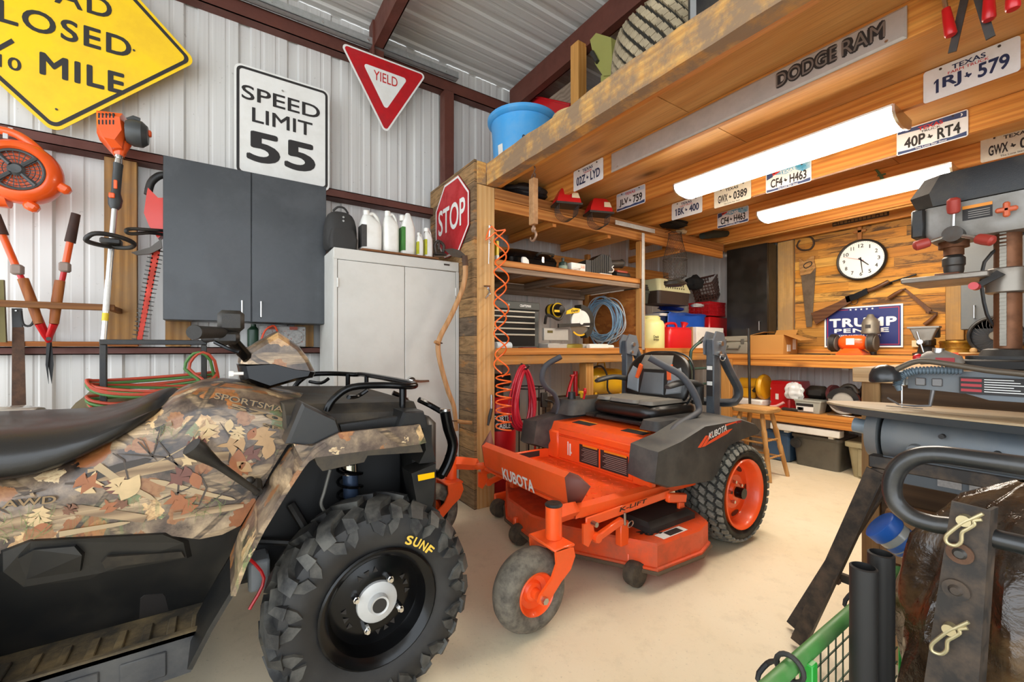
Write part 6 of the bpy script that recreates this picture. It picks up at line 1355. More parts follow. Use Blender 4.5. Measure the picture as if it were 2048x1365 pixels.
wbx=thing('parts_box','small white box with orange print and white cord on the middle shelf','box',(PS(1157,2.80),2.84,SZ)); a,b=PS(1143,2.78),PS(1171,2.78); m=MB(); m.bb(a,b,2.78,2.88,SZ,SZ+.085,b=.002); m.build('carton',WHITEP,wbx); m=MB(); m.bb(b-.055,b-.01,2.7785,2.78,SZ+.045,SZ+.075); m.build('orange_print',BLOWO,wbx)
m=MB(); m.tube([V((a-.03+.02*k%3*.01,2.74+.006*math.sin(k*2),SZ+.012+.018*abs(math.sin(k*1.3)))) if False else V((a+.05*math.cos(k*1.1)+.02,2.745+.012*math.sin(k*1.7),SZ+.02+.015*math.sin(k*1.3))) for k in range(14)],.004,6,sm=3); m.build('cord',WHITEP,wbx)
m=MB(); a=PS(1150,2.95); m.prism([V((a-.08,2.95,SZ)),V((a+.09,2.95,SZ)),V((a+.085,2.95,SZ+.13)),V((a+.06,2.95,SZ+.10)),V((a-.03,2.95,SZ+.125)),V((a-.07,2.95,SZ+.12))],(0,.08,0)); single(m,'open_carton','torn reddish-brown carton behind the small white box','carton',mat('red_brown_card','#8a5a48',.8,0,.12))
bb2=thing('blower_hood','black ribbed plastic hood with round duct on the middle shelf','duct hood',(PS(1200),2.85,SZ)); p=lambda a,b,y=2.78:PY(a,b,y)
A=[p(1172,545),p(1172,520),p(1185,521),p(1205,508),p(1222,515),p(1226,534),p(1223,550)]; m=MB(); m.loft([[V((q.x,q.y,max(q.z,SZ+.001))) for q in A],[V((q.x+.03,q.y+.16,max(q.z,SZ+.001))) for q in A]],0,True); m.build('hood',BLACKP,bb2,ang=25); m=MB(); m.cyl(p(1218,529,2.82),p(1243,528,2.80),.038,n=20); m.torus(p(1243,528,2.80),(1,0,0),.038,.006,20,6); m.build('duct',BLACKP,bb2)
m=MB()
for k in range(9): a=p(1184+k*4.2,519-(k if k<5 else 5)*2.2,2.778); m.bb(a.x-.003,a.x+.003,2.775,2.779,SZ+.02,a.z-.01)
m.build('rib',BLACKP,bb2)
cs=thing('cord_spool','black spool with red-brown cord at the end of the middle shelf','spool',(PS(1250,2.78),2.80,SZ)); x0,x1=PS(1235,2.76),PS(1262,2.76); m=MB(); m.cyl((x0,2.80,SZ+.034),(x1,2.80,SZ+.034),.032,n=18); m.build('spool',BLACKP,cs); m=MB(); m.bb(x0+.02,x1-.02,2.775,2.83,SZ+.055,SZ+.078,b=.006); m.build('cord_block',mat('red_brown_plastic','#a3452c',.5,0,.1),cs)
m=MB(); a=p(1224,545,2.71); m.tube([a+V((-.04,0,.0)),a+V((.01,0,.005)),a+V((.02,0,.03)),a+V((.0,0,.045)),a+V((.02,0,.06))],.004,6,sm=3); m.bb(a.x-.16,a.x-.01,2.70,2.72,SZ,SZ+.006); single(m,'white_hook','white plastic hook lying at the shelf edge','hook',WHITEP)
# ================================================================ ON THE BENCH UNDER THE MIDDLE SHELF
BZ=1.159
def bxs(label,name,cat,x0,x1,y0,y1,z0,z1,m,b=.004,group=None):
    q=MB(); q.bb(x0,x1,y0,y1,z0,z1,b=b); return single(q,name,label,cat,m,group)
tb=thing('tool_chest','grey steel tool chest with pale drawer pulls on the bench','tool chest',(1.98,3.1,BZ)); TBM=mat('grey_hammertone','#4d4f4c',.45,.2,.1,30)
x1=PY(1080,650,2.92).x; x0=x1-.56; zt=PY(1075,606,2.92).z
m=MB(); m.bb(x0,x1,2.935,3.28,BZ,zt-.07,b=.004); m.build('body',TBM,tb); m=MB(); m.bb(x0,x1,2.92,3.28,zt-.068,zt,b=.006); m.build('lid',TBM,tb)
zz=[BZ+.03,BZ+.135,BZ+.185,BZ+.235,BZ+.285,zt-.075]
for a,b in zip(zz,zz[1:]):
    m=MB(); m.bb(x0+.02,x1-.05,2.926,2.936,a+.003,b-.003,b=.002); d_=m.build('drawer',mat('black_drawer','#141414',.35,.2,.1,20),tb); m=MB(); m.bb(x0+.03,x1-.055,2.915,2.93,b-.018,b-.004,b=.003); m.build('drawer_pull',mat('pale_pull','#c9c6b8',.4,.5),d_)
m=MB(); O=PY(1040,620,2.9185); E=PY(1062,620.6,2.9185); put_text(m,'CRAFTSMAN',V((O.x,2.919,zt-.046)),V((E.x-O.x,0,0)),V((0,0,.022)),0,.03); m.build('lettering',WHITEINK,tb); m=MB(); m.cyl((PY(1017,612,2.92).x,2.92,zt-.033),(PY(1017,612,2.92).x,2.914,zt-.033),.009,n=14); m.build('lock',STEEL,tb)
m=MB(); m.cyl((1.70,2.76,BZ+.03),(1.86,2.80,BZ+.03),.03,n=20); single(m,'paper_roll','pale blue-white paper roll lying in front of the grey tool chest','paper roll',mat('pale_blue_paper','#c5d2d8',.8,0,.05))
m=MB(); m.bb(1.96,2.10,2.76,2.83,BZ,BZ+.02,b=.004); single(m,'utility_knife','small dark red tool lying in front of the tool chest','tool',mat('dark_red','#6b1d1d',.5))
# mitre saw
ms=thing('mitre_saw','yellow and black mitre saw with bare steel blade on the bench','mitre saw',(2.6,2.95,BZ)); Y=2.88; p=lambda a,b,y=Y:PY(a,b,y)
c=p(1160,645); 
m=MB(); m.lathe([(.0,.002),(.03,.003),(.125,.001),(.125,-.001),(.0,-.002)],c,'-y',48); m.build('blade',mat('saw_blade_steel','#b9b4a8',.25,.9,.06,10),ms)
m=MB(); m.prism([c+V((.118*math.cos(a),-.006,.118*math.sin(a))) for a in[-.35+i*.185 for i in range(21)]],(0,-.012,0)); m.cyl(c+V((0,-.018,0)),c+V((0,-.024,0)),.022,n=20); m.build('upper_guard',WHITEP,ms)
m=MB(); R_=lambda a,r_:c+V((r_*math.cos(a),0,r_*math.sin(a)))
arc=[R_(a,.16) for a in[-1.1+i*.18 for i in range(16)]]+[R_(a,.108) for a in[-1.1+i*.18 for i in range(16)][::-1]]
m.prism([q+V((0,-.02,0)) for q in arc],(0,.09,0)); m.build('blade_guard',mat('guard_black','#26241f',.5,0,.1,30),ms,ang=25)
m=MB(); m.prism([R_(a,.127)+V((0,-.004,0)) for a in[-2.3+i*.12 for i in range(14)]]+[R_(a,.112)+V((0,-.004,0)) for a in[-2.3+i*.12 for i in range(14)][::-1]],(0,.006,0)); m.build('blade_teeth_ring',YELLOW,ms)
m=MB(); a=p(1133,622); m.prism([p(1133,629,Y-.03),p(1159,625,Y-.03),p(1160,618,Y-.03),p(1147,616,Y-.03),p(1134,622,Y-.03)],(0,.01,0)); m.build('badge_plate',mat('saw_badge_yellow','#e8bb1c',.4),ms); m=MB(); O,E,T=p(1143,625,Y-.0315),p(1157,624,Y-.0315),p(1143,620,Y-.0315); put_text(m,'DeW',O,E-O,T-O,0,.04); m.build('lettering',INK,ms)
m=MB(); c2=p(1113,621,3.0); m.lathe([(.0,-.1),(.052,-.1),(.062,-.09),(.062,0),(.05,.05),(.035,.08),(.0,.085)],c2,'-y',24); m.build('motor',BLACKP,ms); m=MB(); m.lathe([(.0635,-.06),(.0635,-.02)],c2,'-y',24,cap=False); m.torus(c2+V((0,-.02,0)),(0,1,0),.062,.006,24,6); m.build('motor_band',mat('saw_badge_yellow','#e8bb1c',.4),ms); m=MB(); O=p(1108,625,2.91); m.box(O+V((.03,-.005,.012)),(.06,.003,.02)); m.build('motor_badge',mat('saw_badge_yellow','#e8bb1c',.4),ms)
m=MB(); m.tube([p(1090,648,2.85),p(1095,630,2.82),p(1118,640,2.85),p(1128,625,2.86)],.012,8,sm=4); m.build('carry_handle',BLACKP,ms)
m=MB(); m.prism([p(1118,648,2.86),p(1187,646,2.86),p(1187,651,2.86),p(1118,656,2.86)],(0,.02,0)); m.build('arm_bar',BLACKP,ms)
m=MB(); m.bb(p(1091,670).x,p(1140,670).x,2.90,2.93,p(1091,681).z,p(1091,656).z,b=.004); m.build('fence',mat('cast_grey','#b5b1a8',.5,.3,.08,20),ms); m=MB(); a=p(1095,664,2.8985); m.bb(a.x,a.x+.06,2.8985,2.9,a.z-.01,a.z+.012); m.build('warning_label',mat('warning_label','#5c5020',.5,0,.4,90),ms)
m=MB(); m.bb(p(1088,690).x,p(1112,690).x,2.82,3.1,BZ,BZ+.055,b=.008); m.bb(p(1112,690).x,p(1190,690).x,2.85,3.1,BZ,BZ+.05,b=.006); m.build('base',mat('cast_grey','#b5b1a8',.5,.3,.08,20),ms); m=MB(); cx=p(1153,690,2.83).x; m.lathe([(.0,0),(.12,0),(.125,.005),(.125,.04),(.11,.048),(.0,.048)],(cx,2.93,BZ+.002),'z',36); m.build('turntable',mat('yellow_steel','#8d7a2c',.4,.5,.1),ms)
m=MB(); a=p(1177,690,2.80); m.bb(a.x,p(1214,690,2.80).x,2.78,2.83,BZ,BZ+.05,b=.005); m.cyl((p(1214,690,2.80).x,2.805,BZ+.025),(p(1226,690,2.80).x,2.805,BZ+.025),.018,n=12); single(m,'torch','white and black torch lying beside the mitre saw','torch',WHITEP)
# coil of blue-grey cable on the strand board
cc=thing('cable_coil','big coil of blue and grey cable hung on the strand board end panel','cable coil',(3.25,3.1,1.2)); c0=PX(1213,640,3.255); r0=random.Random(5)
m=MB(); m2=MB()
for k in range(17):
    R1=.20+r0.uniform(-.045,.06); R2=.22+r0.uniform(-.05,.04); o_=V((-r0.uniform(0,.07),r0.uniform(-.03,.03),r0.uniform(-.03,.02))); ph=r0.uniform(0,6); w_=r0.uniform(.0,.03)
    (m if k%3 else m2).tube([c0+o_+V((w_*math.sin(2*a+ph),R1*math.cos(a),R2*math.sin(a)+.01*math.sin(3*a+ph))) for a in[2*PI*i/22 for i in range(22)]],.0058,6,closed=True,sm=2)
m.build('blue_strand',mat('blue_grey_cable','#7fa3bd',.45,0,.25,14),cc); m2.build('grey_strand',mat('grey_cable2','#b3b9ba',.45,0,.1),cc); m=MB(); m.tube([c0+V((.01,0,.22)),c0+V((-.05,0,.22)),c0+V((-.06,0,.24)),c0+V((.0,0,.262))],.005,6,sm=2); m.build('hook',STEEL,cc)
# ================================================================ CORNER STACK
def ptx(px,y): return PY(px,650,y).x
def P2(a,b,y=2.85): return PY(a,b,y)
m=MB(); x0,x1=ptx(1290,2.80),ptx(1327,2.80); cx=(x0+x1)/2; R_=(x1-x0)/2; zt=PY(1310,640,2.8).z
m.lathe([(.0,0),(R_*.96,0),(R_,.01),(R_,zt-BZ-.05),(R_*.9,zt-BZ-.015),(R_*.72,zt-BZ),(R_*.72,zt-BZ+.025),(R_*.6,zt-BZ+.04),(.0,zt-BZ+.04)],(cx,2.86,BZ),'z',28); dk_=tag(m.build('stain_jug',mat('cream_yellow_plastic','#e0d993',.4,0,.06,10)),'pale yellow deck stain jug beside the T-square','jug')
m=MB()
for t_,dz in(('Deck',.105),('&more',.075)): put_text(m,t_,PY(1307,676,2.86-R_-.002)+V((0,0,0.0 if t_=='Deck' else -.028)),V((.085,0,0)),V((0,0,.024)),0,.04)
m.build('lettering',INK,dk_)
def tote(label,px0,px1,zb,zt_,y0,y1,m,lidm):
    x0,x1=ptx(px0,y0),ptx(px1,y0); t=thing('storage_tote',label,'tote',((x0+x1)/2,(y0+y1)/2,zb)); q=MB(); q.loft([rsec(x0+.03,x1-.03,y0+.03,y1-.03,zb,.03),rsec(x0+.005,x1-.005,y0+.005,y1-.005,zt_-.035,.03)],0,True); q.build('bin',m,t); q=MB(); q.loft([rsec(x0-.01,x1+.01,y0-.01,y1+.01,zt_-.034,.03),rsec(x0-.01,x1+.01,y0-.01,y1+.01,zt_-.006,.03),rsec(x0+.01,x1-.01,y0+.01,y1-.01,zt_,.03)],0,True); q.build('lid',lidm,t); return t
NAVY=mat('navy_plastic','#1d2c52',.4,0,.1,8); TEALB=mat('teal_tarp','#1f6f8b',.5)
zl=PY(1350,627,2.95).z
tote('navy plastic tote with white lid under the blue tarp',1322,1408,BZ,zl,2.98,3.36,NAVY,WHITEP)
# tarp draped over the tote
TARP=mat('blue_tarp','#1f55b5',.32,0,.15,14,coat=.25,bump=.25,bscale=60)
m=MB(); tx0,tx1=ptx(1343,2.9),ptx(1417,2.9)
def trp(u,v):
    x=tx0+(tx1-tx0)*u; s_=v*.55
    if s_<.2: y=3.15-s_; z=zl+.012
    elif s_<.23: y=2.95-(s_-.2); z=zl+.012-(s_-.2)*.6
    else: y=2.955-.012*math.sin(9*u)-.02*(s_-.23); z=zl-.006-(s_-.23)*.95-.01*math.sin(7*u)
    return V((x+.01*math.sin(5*v),y,z+.004*math.sin(14*u+5*v)))
m.grid(22,26,trp); tarp=tag(m.build('tarpaulin',TARP,None,60,.004),'bright blue tarpaulin folded over the navy tote','tarpaulin')
m=blob(P2(1345,612,3.1)+V((0,.02,-.035)),.22,.08,.035,.12,21,freq=5); single(m,'folded_tarpaulin','dark blue tarpaulin bundled under the pet carriers','tarpaulin',mat('dark_blue_tarp','#16348a',.35,0,.2,14,coat=.2),ang=60)
m=blob(P2(1395,612,2.92)+V((0,.0,.0)),.10,.05,.025,.15,31,freq=4); single(m,'plastic_sheet','small crumpled clear-grey plastic sheet on the blue tarp','plastic sheet',mat('grey_film','#b7b9b8',.2,0,.1,coat=.4),ang=60)
def carrier(label,px0,px1,pt,pb,y0,y1,mt,mb_):
    x0,x1=ptx(px0,y0),ptx(px1,y0); z1,z0=PY(px0,pt,y0).z,PY(px0,pb,y0).z; zm=(z0+z1)/2; t=thing('pet_carrier',label,'pet carrier',((x0+x1)/2,(y0+y1)/2,z0))
    q=MB(); q.loft([rsec(x0+.01,x1-.01,y0+.01,y1-.01,z0,.04),rsec(x0,x1,y0,y1,zm,.04)],0,True); q.build('base',mb_,t,ang=50); q=MB(); q.loft([rsec(x0-.006,x1+.006,y0-.006,y1+.006,zm+.001,.04),rsec(x0-.006,x1+.006,y0-.006,y1+.006,zm+.018,.04),rsec(x0+.03,x1-.03,y0+.03,y1-.03,z1,.05)],0,True); q.build('top',mt,t,ang=50)
    q=MB()
    for k in range(9):
        for j in range(3): a=(x1-x0)*(.2+.07*k); q.box((x0+a,y0+.008+.02*(j+.5)/3-.0135,zm+.03+(z1-zm-.04)*(j+.3)/3),(.010,.004,.018))
    q.build('vent_slot',INK,t); return t
carrier('cream-topped pet carrier with brown base on the dark blue tarpaulin',1318,1382,555,606,2.86,3.14,mat('cream_plastic','#c9c79c',.45,0,.06),mat('brown_plastic','#3d3028',.5,0,.1))
carrier('dark green-grey pet carrier with wire door beside the T-square',1282,1301,565,606,2.93,3.2,mat('dark_green_grey','#3c453f',.5,0,.1),mat('dark_green_grey','#3c453f',.5,0,.1))
m=blob(P2(1388,568,3.12),.11,.1,.1,.14,44,freq=4); single(m,'black_cloth','black cloth heap behind the cream pet carrier','cloth',mat('black_cloth','#171616',.9,0,.2),ang=60)
def crate(name,label,cat,C,sz,R,m,nb=7,rows=4):
    t=thing(name,label,cat,tuple(C)); lx,ly,lz=sz; q=MB(); W=lambda x,y,z:V(C)+R@V((x,y,z))
    th=.005
    for s_,ax in((1,0),(-1,0),(1,1),(-1,1)):
        L=ly if ax==0 else lx; h=(lx if ax==0 else ly)/2*s_
        for k in range(nb): a=-L/2+L*(k+.5)/nb; p0=(h,a,0) if ax==0 else (a,h,0); q.box(W(p0[0],p0[1],lz/2),(.008,.008,lz),0,R=R)
        for j in range(rows+1): z=lz*j/rows; hh=.022 if j in(0,rows) else .009; q.box(W(h,0,z) if ax==0 else W(0,h,z),(.010,L,hh) if ax==0 else (L,.010,hh),0,R=R)
    q.build('slatted_side',m,t,ang=20); q=MB(); q.box(W(0,0,.003),(lx,ly,.006),0,R=R); q.build('floor_panel',m,t); return t
crate('milk_crate','brown slatted milk crate tilted against the wall above the red basket','crate',P2(1418,600,3.18)+V((0,0,.045)),(.30,.26,.22),Matrix.Rotation(-.5,3,'Y')@Matrix.Rotation(.25,3,'Z'),mat('milk_crate_brown','#51332a',.5,0,.12),7,5)
bc=P2(1418,632,3.05); crate('shopping_basket','red slatted shopping basket under the brown milk crate','basket',V((bc.x,3.08,bc.z)),(.34,.28,.15),Matrix.Identity(3),mat('basket_red','#b3161d',.4,0,.08),14,3)
m=MB(); a,b=ptx(1424,2.92),ptx(1462,2.92); m.bb(a,b,2.95,3.3,BZ,bc.z-.02,b=.015); single(m,'red_cooler','red box under the red basket by the black cabinet','cool box',REDP)
gc=thing('petrol_can','red plastic petrol can with funnel spout in front of the navy tote','petrol can',(ptx(1364,2.8),2.86,BZ)); x0,x1=ptx(1338,2.75),ptx(1384,2.75); zt=PY(1360,655,2.74).z
m=MB(); m.loft([rsec(x0+.01,x1-.01,2.75,2.90,BZ,.03),rsec(x0,x1,2.74,2.91,BZ+.02,.035),rsec(x0,x1,2.74,2.91,zt-.03,.035),rsec(x0+.02,x1-.02,2.76,2.89,zt,.03)],0,True); RC=mat('can_red','#cf1820',.35,0,.06,10,coat=.2); m.build('body',RC,gc,ang=50); m=MB(); cx=(x0+x1)/2; m.tube([V((x0+.04,2.825,zt-.01)),V((x0+.05,2.825,zt+.035)),V((cx,2.825,zt+.045)),V((cx+.03,2.825,zt-.005))],.014,10,sm=3); m.build('handle',RC,gc); m=MB(); m.lathe([(.018,0),(.022,.02),(.04,.06),(.042,.062)],(x1-.07,2.81,zt-.005),'z',18,ax_v=(.35,0,1)); m.build('funnel',RC,gc)
m=MB(); a,b=ptx(1393,2.76),ptx(1447,2.76); zt=PY(1410,655,2.76).z; m.bb(a,b,2.76,2.93,BZ,zt,b=.003); wb_=single(m,'white_carton','plain white carton between the petrol can and the grey tool case','carton',WHITEP); m=MB(); m.bb(a-.02,a-.0015,2.80,2.93,BZ,zt+.002,b=.002); single(m,'brown_carton','narrow brown card carton squeezed against the white carton','carton',mat('brown_card','#a9784a',.8,0,.08))
# wire basket hanging from the header
wn=thing('wire_basket','hanging collapsible wire fishing basket in front of the shelf header','fish basket',tuple(PY(1350,560,2.56))); cb=PY(1350,560,2.57); ct=PY(1350,466,2.57); hh=ct.z-cb.z
prof=[(.0,0),(.06,.0),(.105,.03),(.112,.07),(.112,hh*.42),(.095,hh*.6),(.07,hh*.8),(.058,hh)]
def rad(z):
    for (r1,z1),(r2,z2) in zip(prof[1:],prof[2:]):
        if z1<=z<=z2: return r1+(r2-r1)*(z-z1)/max(z2-z1,1e-6)
    return .06
m=MB()
for s_ in(1,-1):
    for k in range(26):
        pts=[]
        for i in range(15): z=hh*i/14; r_=rad(z); a=2*PI*k/26+s_*i*.21; pts.append(V((cb.x+r_*math.cos(a),2.57+r_*math.sin(a),cb.z+z)))
        m.tube(pts,.0011,3)
m.build('wire_mesh',mat('dark_wire','#4a4037',.5,.6),wn); 
for z in(.03,hh*.42,hh*.99): m=MB(); m.torus((cb.x,2.57,cb.z+z),(0,0,1),rad(z)+.002,.003,28,6); m.build('wire_ring',mat('dark_wire','#4a4037',.5,.6),wn)
m=MB(); m.tube([V((cb.x,2.57,ct.z)),V((cb.x,2.62,ct.z+.03)),V((cb.x,2.685,ct.z+.03))],.003,5); m.build('wire_hook',mat('dark_wire','#4a4037',.5,.6),wn)
m=blob(cb+V((0,0,-.036)),.11,.1,.035,.1,51,freq=4); single(m,'black_tray','black shallow bowl just beneath the hanging wire basket on the pet carrier','bowl',BLACKP,ang=60)
# ================================================================ UNDER THE WALL BENCH
rh=thing('rubber_hose','thick red rubber hose coil hanging under the bench beside the pale post','hose',tuple(PY(1045,860,2.66))); c=PY(1043,793,2.66); r0=random.Random(9); m=MB()
for k in range(10): a0=.08+r0.uniform(-.02,.03); b0=.22+r0.uniform(-.02,.03); o_=V((r0.uniform(-.02,.025),-r0.uniform(0,.07),r0.uniform(-.02,.0))); m.tube([c+o_+V((a0*math.cos(t)*(1-.35*math.sin(t)),.01*math.sin(2*t+k),b0*math.sin(t))) for t in[2*PI*i/18 for i in range(18)]],.0095,7,closed=True,sm=2)
m.build('coil',mat('red_rubber_hose','#b5172a',.4,0,.1,20,coat=.15),rh); m=MB(); m.tube([c+V((0,-.005,.25)),c+V((0,.0,.23)),c+V((0,-.06,.21)),c+V((0,-.10,.24))],.008,8,sm=2); m.build('hanger',DKSTEEL,rh)
ac=thing('air_compressor','upright red and black air compressor tank behind the pale post','air compressor',(1.83,2.95,0)); m=MB(); m.lathe([(.0,0),(.14,0),(.15,.02),(.15,.66),(.13,.73),(.07,.77),(.0,.78)],(1.84,2.95,.0),'z',32); m.build('tank',REDP,ac); m=MB(); z_=PY(1010,845,2.8).z; m.lathe([(.1515,z_-.07),(.1515,z_+.07)],(1.84,2.95,0),'z',32,cap=False); m.build('black_band',INK,ac)
m=MB()
def wrapt(s,z,h,w):
    vs,fs=textmesh(s,.03); m.add([V((1.84+.153*math.cos(-PI*.60+w*(a-.42)),2.95+.153*math.sin(-PI*.60+w*(a-.42)),z+h*b)) for a,b,_k in vs],fs)
wrapt('PORTER',z_+.008,.045,1.0); wrapt('CABLE',z_-.05,.045,.85); m.build('lettering',WHITEINK,ac); m=MB(); m.cyl((1.84,2.95,.78),(1.84,2.95,.88),.05,n=16); m.bb(1.76,1.94,2.88,3.02,.86,.96,b=.02); m.build('pump_head',BLACKP,ac)
wr=thing('wire_reel_stand','black wire ring stand under the bench beside the red hose','wire stand',(2.1,2.9,0)); m=MB(); c_=PY(1075,780,2.75)
for z in(c_.z,c_.z-.30,.05): m.torus((c_.x+.06,2.95,z),(0,0,1),.15,.006,32,6)
for k in range(5): a=2*PI*k/5+.3; m.cyl((c_.x+.06+.15*math.cos(a),2.95+.15*math.sin(a),0),(c_.x+.06+.15*math.cos(a),2.95+.15*math.sin(a),c_.z),.006,n=6)
m.build('ring_frame',BLACKP,wr); m=MB(); a=PY(1087,800,2.77); m.bb(a.x-.03,a.x+.03,2.75,2.78,a.z-.06,a.z+.06,b=.004); m.tube([a+V((0,-.02,.0)),a+V((.08,-.03,-.03)),a+V((.09,-.02,-.15)),a+V((.05,-.02,-.2))],.007,6,sm=3); m.build('switch_box',DKSTEEL,wr)
yt=thing('air_tank','yellow portable air tank lying under the bench behind the mower seat','air tank',tuple(PY(1200,785,2.95))); a,b=PY(1165,762,2.95),PY(1243,764,2.95); r_=.13; dv=(b-a); YEL2=mat('tank_yellow','#e0aa12',.35,0,.08,8,dirt='#a08235',damt=.3,coat=.15)
m=MB(); L=dv.length; m.lathe([(.0,-.0),(.06,.005),(.11,.03),(r_,.08),(r_,L-.08),(.11,L-.03),(.06,L-.005),(.0,L)],a,'x',32,ax_v=dv); m.build('tank',YEL2,yt); m=MB(); h=a.lerp(b,.45)+V((0,0,r_)); m.tube([h+V((-.05,0,-.005)),h+V((-.04,0,.05)),h+V((.05,0,.05)),h+V((.06,0,-.005))],.007,8); [m.bb(a.x+dx-.015,a.x+dx+.015,2.87,3.05,a.z-r_-.05,a.z-r_+.03,b=.004) for dx in(.1,L-.1)]; m.build('handle_and_feet',YEL2,yt); m=MB(); q=a+V((.04,-.06,.11)); m.tube([q,q+V((.06,-.08,.03)),q+V((.12,-.1,-.06)),q+V((.14,-.09,-.2)),q+V((.24,-.1,-.27))],.009,8,sm=4); m.build('filler_hose',BLACKP,yt)
zb_=a.z-r_-.05; m=MB(); m.bb(a.x-.25,b.x+.12,2.86,3.35,zb_-.03,zb_,b=.004); [m.bb(x,x+.06,2.9,2.96,0,zb_-.03) for x in(a.x-.2,b.x)]; [m.bb(x,x+.06,3.25,3.31,0,zb_-.03) for x in(a.x-.2,b.x)]; single(m,'low_table','low timber stand carrying the yellow air tank','stand',GREYW)
for pts,lab in((((1134,800),(1139,775),(1146,752)),'slanting red jack handle in front of the yellow tank'),(((1151,797),(1151,770),(1151,743)),'upright red jack cylinder in front of the yellow tank')):
    A=[PY(*q,2.80 if 'slant' in lab else 2.825) for q in pts]; f_=V((A[0].x,A[0].y,.0)); m=MB(); s_='slant' in lab; m.tube([f_+V((0,0,.001)),A[0],A[1],A[2]],[.022,.02,.02 if not s_ else .014,.02 if not s_ else .012],12); 
    if s_: m.tube([A[2]+V((-.03,0,0)),A[2]+V((.03,0,.005))],.010,8)
    single(m,'trolley_jack',lab,'jack',REDP)
m=MB(); m.tube([PY(1070,874,2.66),PY(1103,857,2.72)],[.014,.011],10); m.tube([PY(1070,874,2.66),V((PY(1070,874,2.66).x,2.66,0.001))],.008,8); single(m,'red_lever','short red lever under the bench behind the mower','lever',REDP)
# hand truck
htk=thing('hand_truck','dark green hand truck with black grip behind the mower seat','hand truck',(3.4,2.35,0)); p=lambda a,b:PY(a,b,2.3); GRN=mat('dark_green_paint','#1d3b33',.45,0,.1,20); m=MB(); bt=p(1382,800); g=[p(1401,684),p(1386,697),p(1381,715),bt,V((bt.x,2.3,.02))]; m.tube(g,.014,10,sm=3); g2=[q+V((.28,-.02,0)) for q in g]; m.tube([q for q in g2[2:]],.014,10,sm=2); [m.cyl(V((bt.x,2.3,z)),V((bt.x+.28,2.28,z)),.011,n=8) for z in(p(1381,738).z,p(1381,770).z,.35)]; m.build('frame',GRN,htk); m=MB(); m.cyl(p(1400,685),p(1408,677),.018,n=12); m.build('grip',BLACKP,htk); m=MB(); m.bb(bt.x-.06,bt.x+.34,2.12,2.3,.0,.012,b=.003); m.build('toe_plate',GRN,htk)
for dx in(-.04,.32): m=MB(); m.lathe([(.0,-.02),(.06,-.02),(.11,-.03),(.12,0),(.11,.03),(.06,.02),(.0,.02)],(bt.x+dx,2.40,.121),'x',24); m.build('wheel',RUBBER,htk)
# ================================================================ PLANK WALL
WP=5.198
def Q(px,py,x=WP-.012): return PX(px,py,x)
ck=thing('wall_clock','round white-faced wall clock with black rim on the plank wall','clock',tuple(Q(1722,556))); c=Q(1722,520,5.16); n_=V((-1,0,0))
m=MB(); m.lathe([(.0,-.036),(.19,-.036),(.2,-.02),(.2,.01),(.192,.018),(.182,.012),(.18,.0)],c,'-x',56); m.build('rim',BLACKP,ck)
m=MB(); m.lathe([(.0,.001),(.181,.0)],c,'-x',48); m.build('face',mat('clock_face','#ece9df',.4,0,.02),ck)
m=MB()
for k in range(1,13):
    a=PI/2-k*PI/6; s=str(k); r_=.138; w_=(.008 if k==1 else .026 if k==11 else .022*len(s)*.95); o=c+V((-.0025,-r_*math.cos(a)*-1*-1,r_*math.sin(a))); o=V((c.x-.0025,c.y-r_*math.cos(a),c.z+r_*math.sin(a))); put_text(m,s,o+V((0,w_/2,-.018)),V((0,-w_,0)),V((0,0,.036)),0,.02)
m.build('numerals',INK,ck)
m=MB()
for k in range(60):
    a=k*PI/30; r1,r2=.168,(.178 if k%5 else .182); d=V((0,-math.cos(a),math.sin(a))); w_=V((0,math.sin(a),math.cos(a)))*.0008; o=V((c.x-.0022,c.y,c.z)); m.add([o+d*r1+w_,o+d*r2+w_,o+d*r2-w_,o+d*r1-w_],[(0,1,2,3)])
m.build('minute_marks',INK,ck)
for nm,deg,L,w_,mm_ in(('hour_hand',134,.085,.007,INK),('minute_hand',174,.13,.005,INK),('second_hand',290,.15,.0018,REDINK)):
    a=PI/2-math.radians(deg); d=V((0,-math.cos(a),math.sin(a))); s_=V((0,math.sin(a),math.cos(a))); o=c+V((-.006,0,0)); m=MB(); m.prism([o-d*.025+s_*w_,o+d*L+s_*w_*.5,o+d*L-s_*w_*.5,o-d*.025-s_*w_],(-.002,0,0)); m.build(nm,mm_,ck)
m=MB(); m.tube([Q(1600,481),Q(1594,492),Q(1603,500),Q(1620,499),Q(1628,487),Q(1622,475),Q(1606,474)],.012,8,sm=4,flat=.6); hsh=single(m,'horseshoe','rusty horseshoe nailed above the old handsaw','horseshoe',mat('dark_iron','#4b3a2c',.7,.4,.2,40)); m=MB(); k=Q(1600,481,5.18); m.cyl(k-V((.012,0,0)),k+V((.03,0,0)),.003,n=6); m.build('hanging_nail',STEEL,hsh)
hs2=thing('handsaw','old handsaw with carved wooden handle hanging blade down on the plank wall','handsaw',tuple(Q(1618,654)))
m=MB(); m.prism([Q(*q) for q in((1602,549),(1632,536),(1624,654),(1613,655))],(-.002,0,0)); m.build('blade',mat('dull_saw_steel','#6b5a46',.5,.4,.15,20,dirt='#3d2d20',damt=.5),hs2)
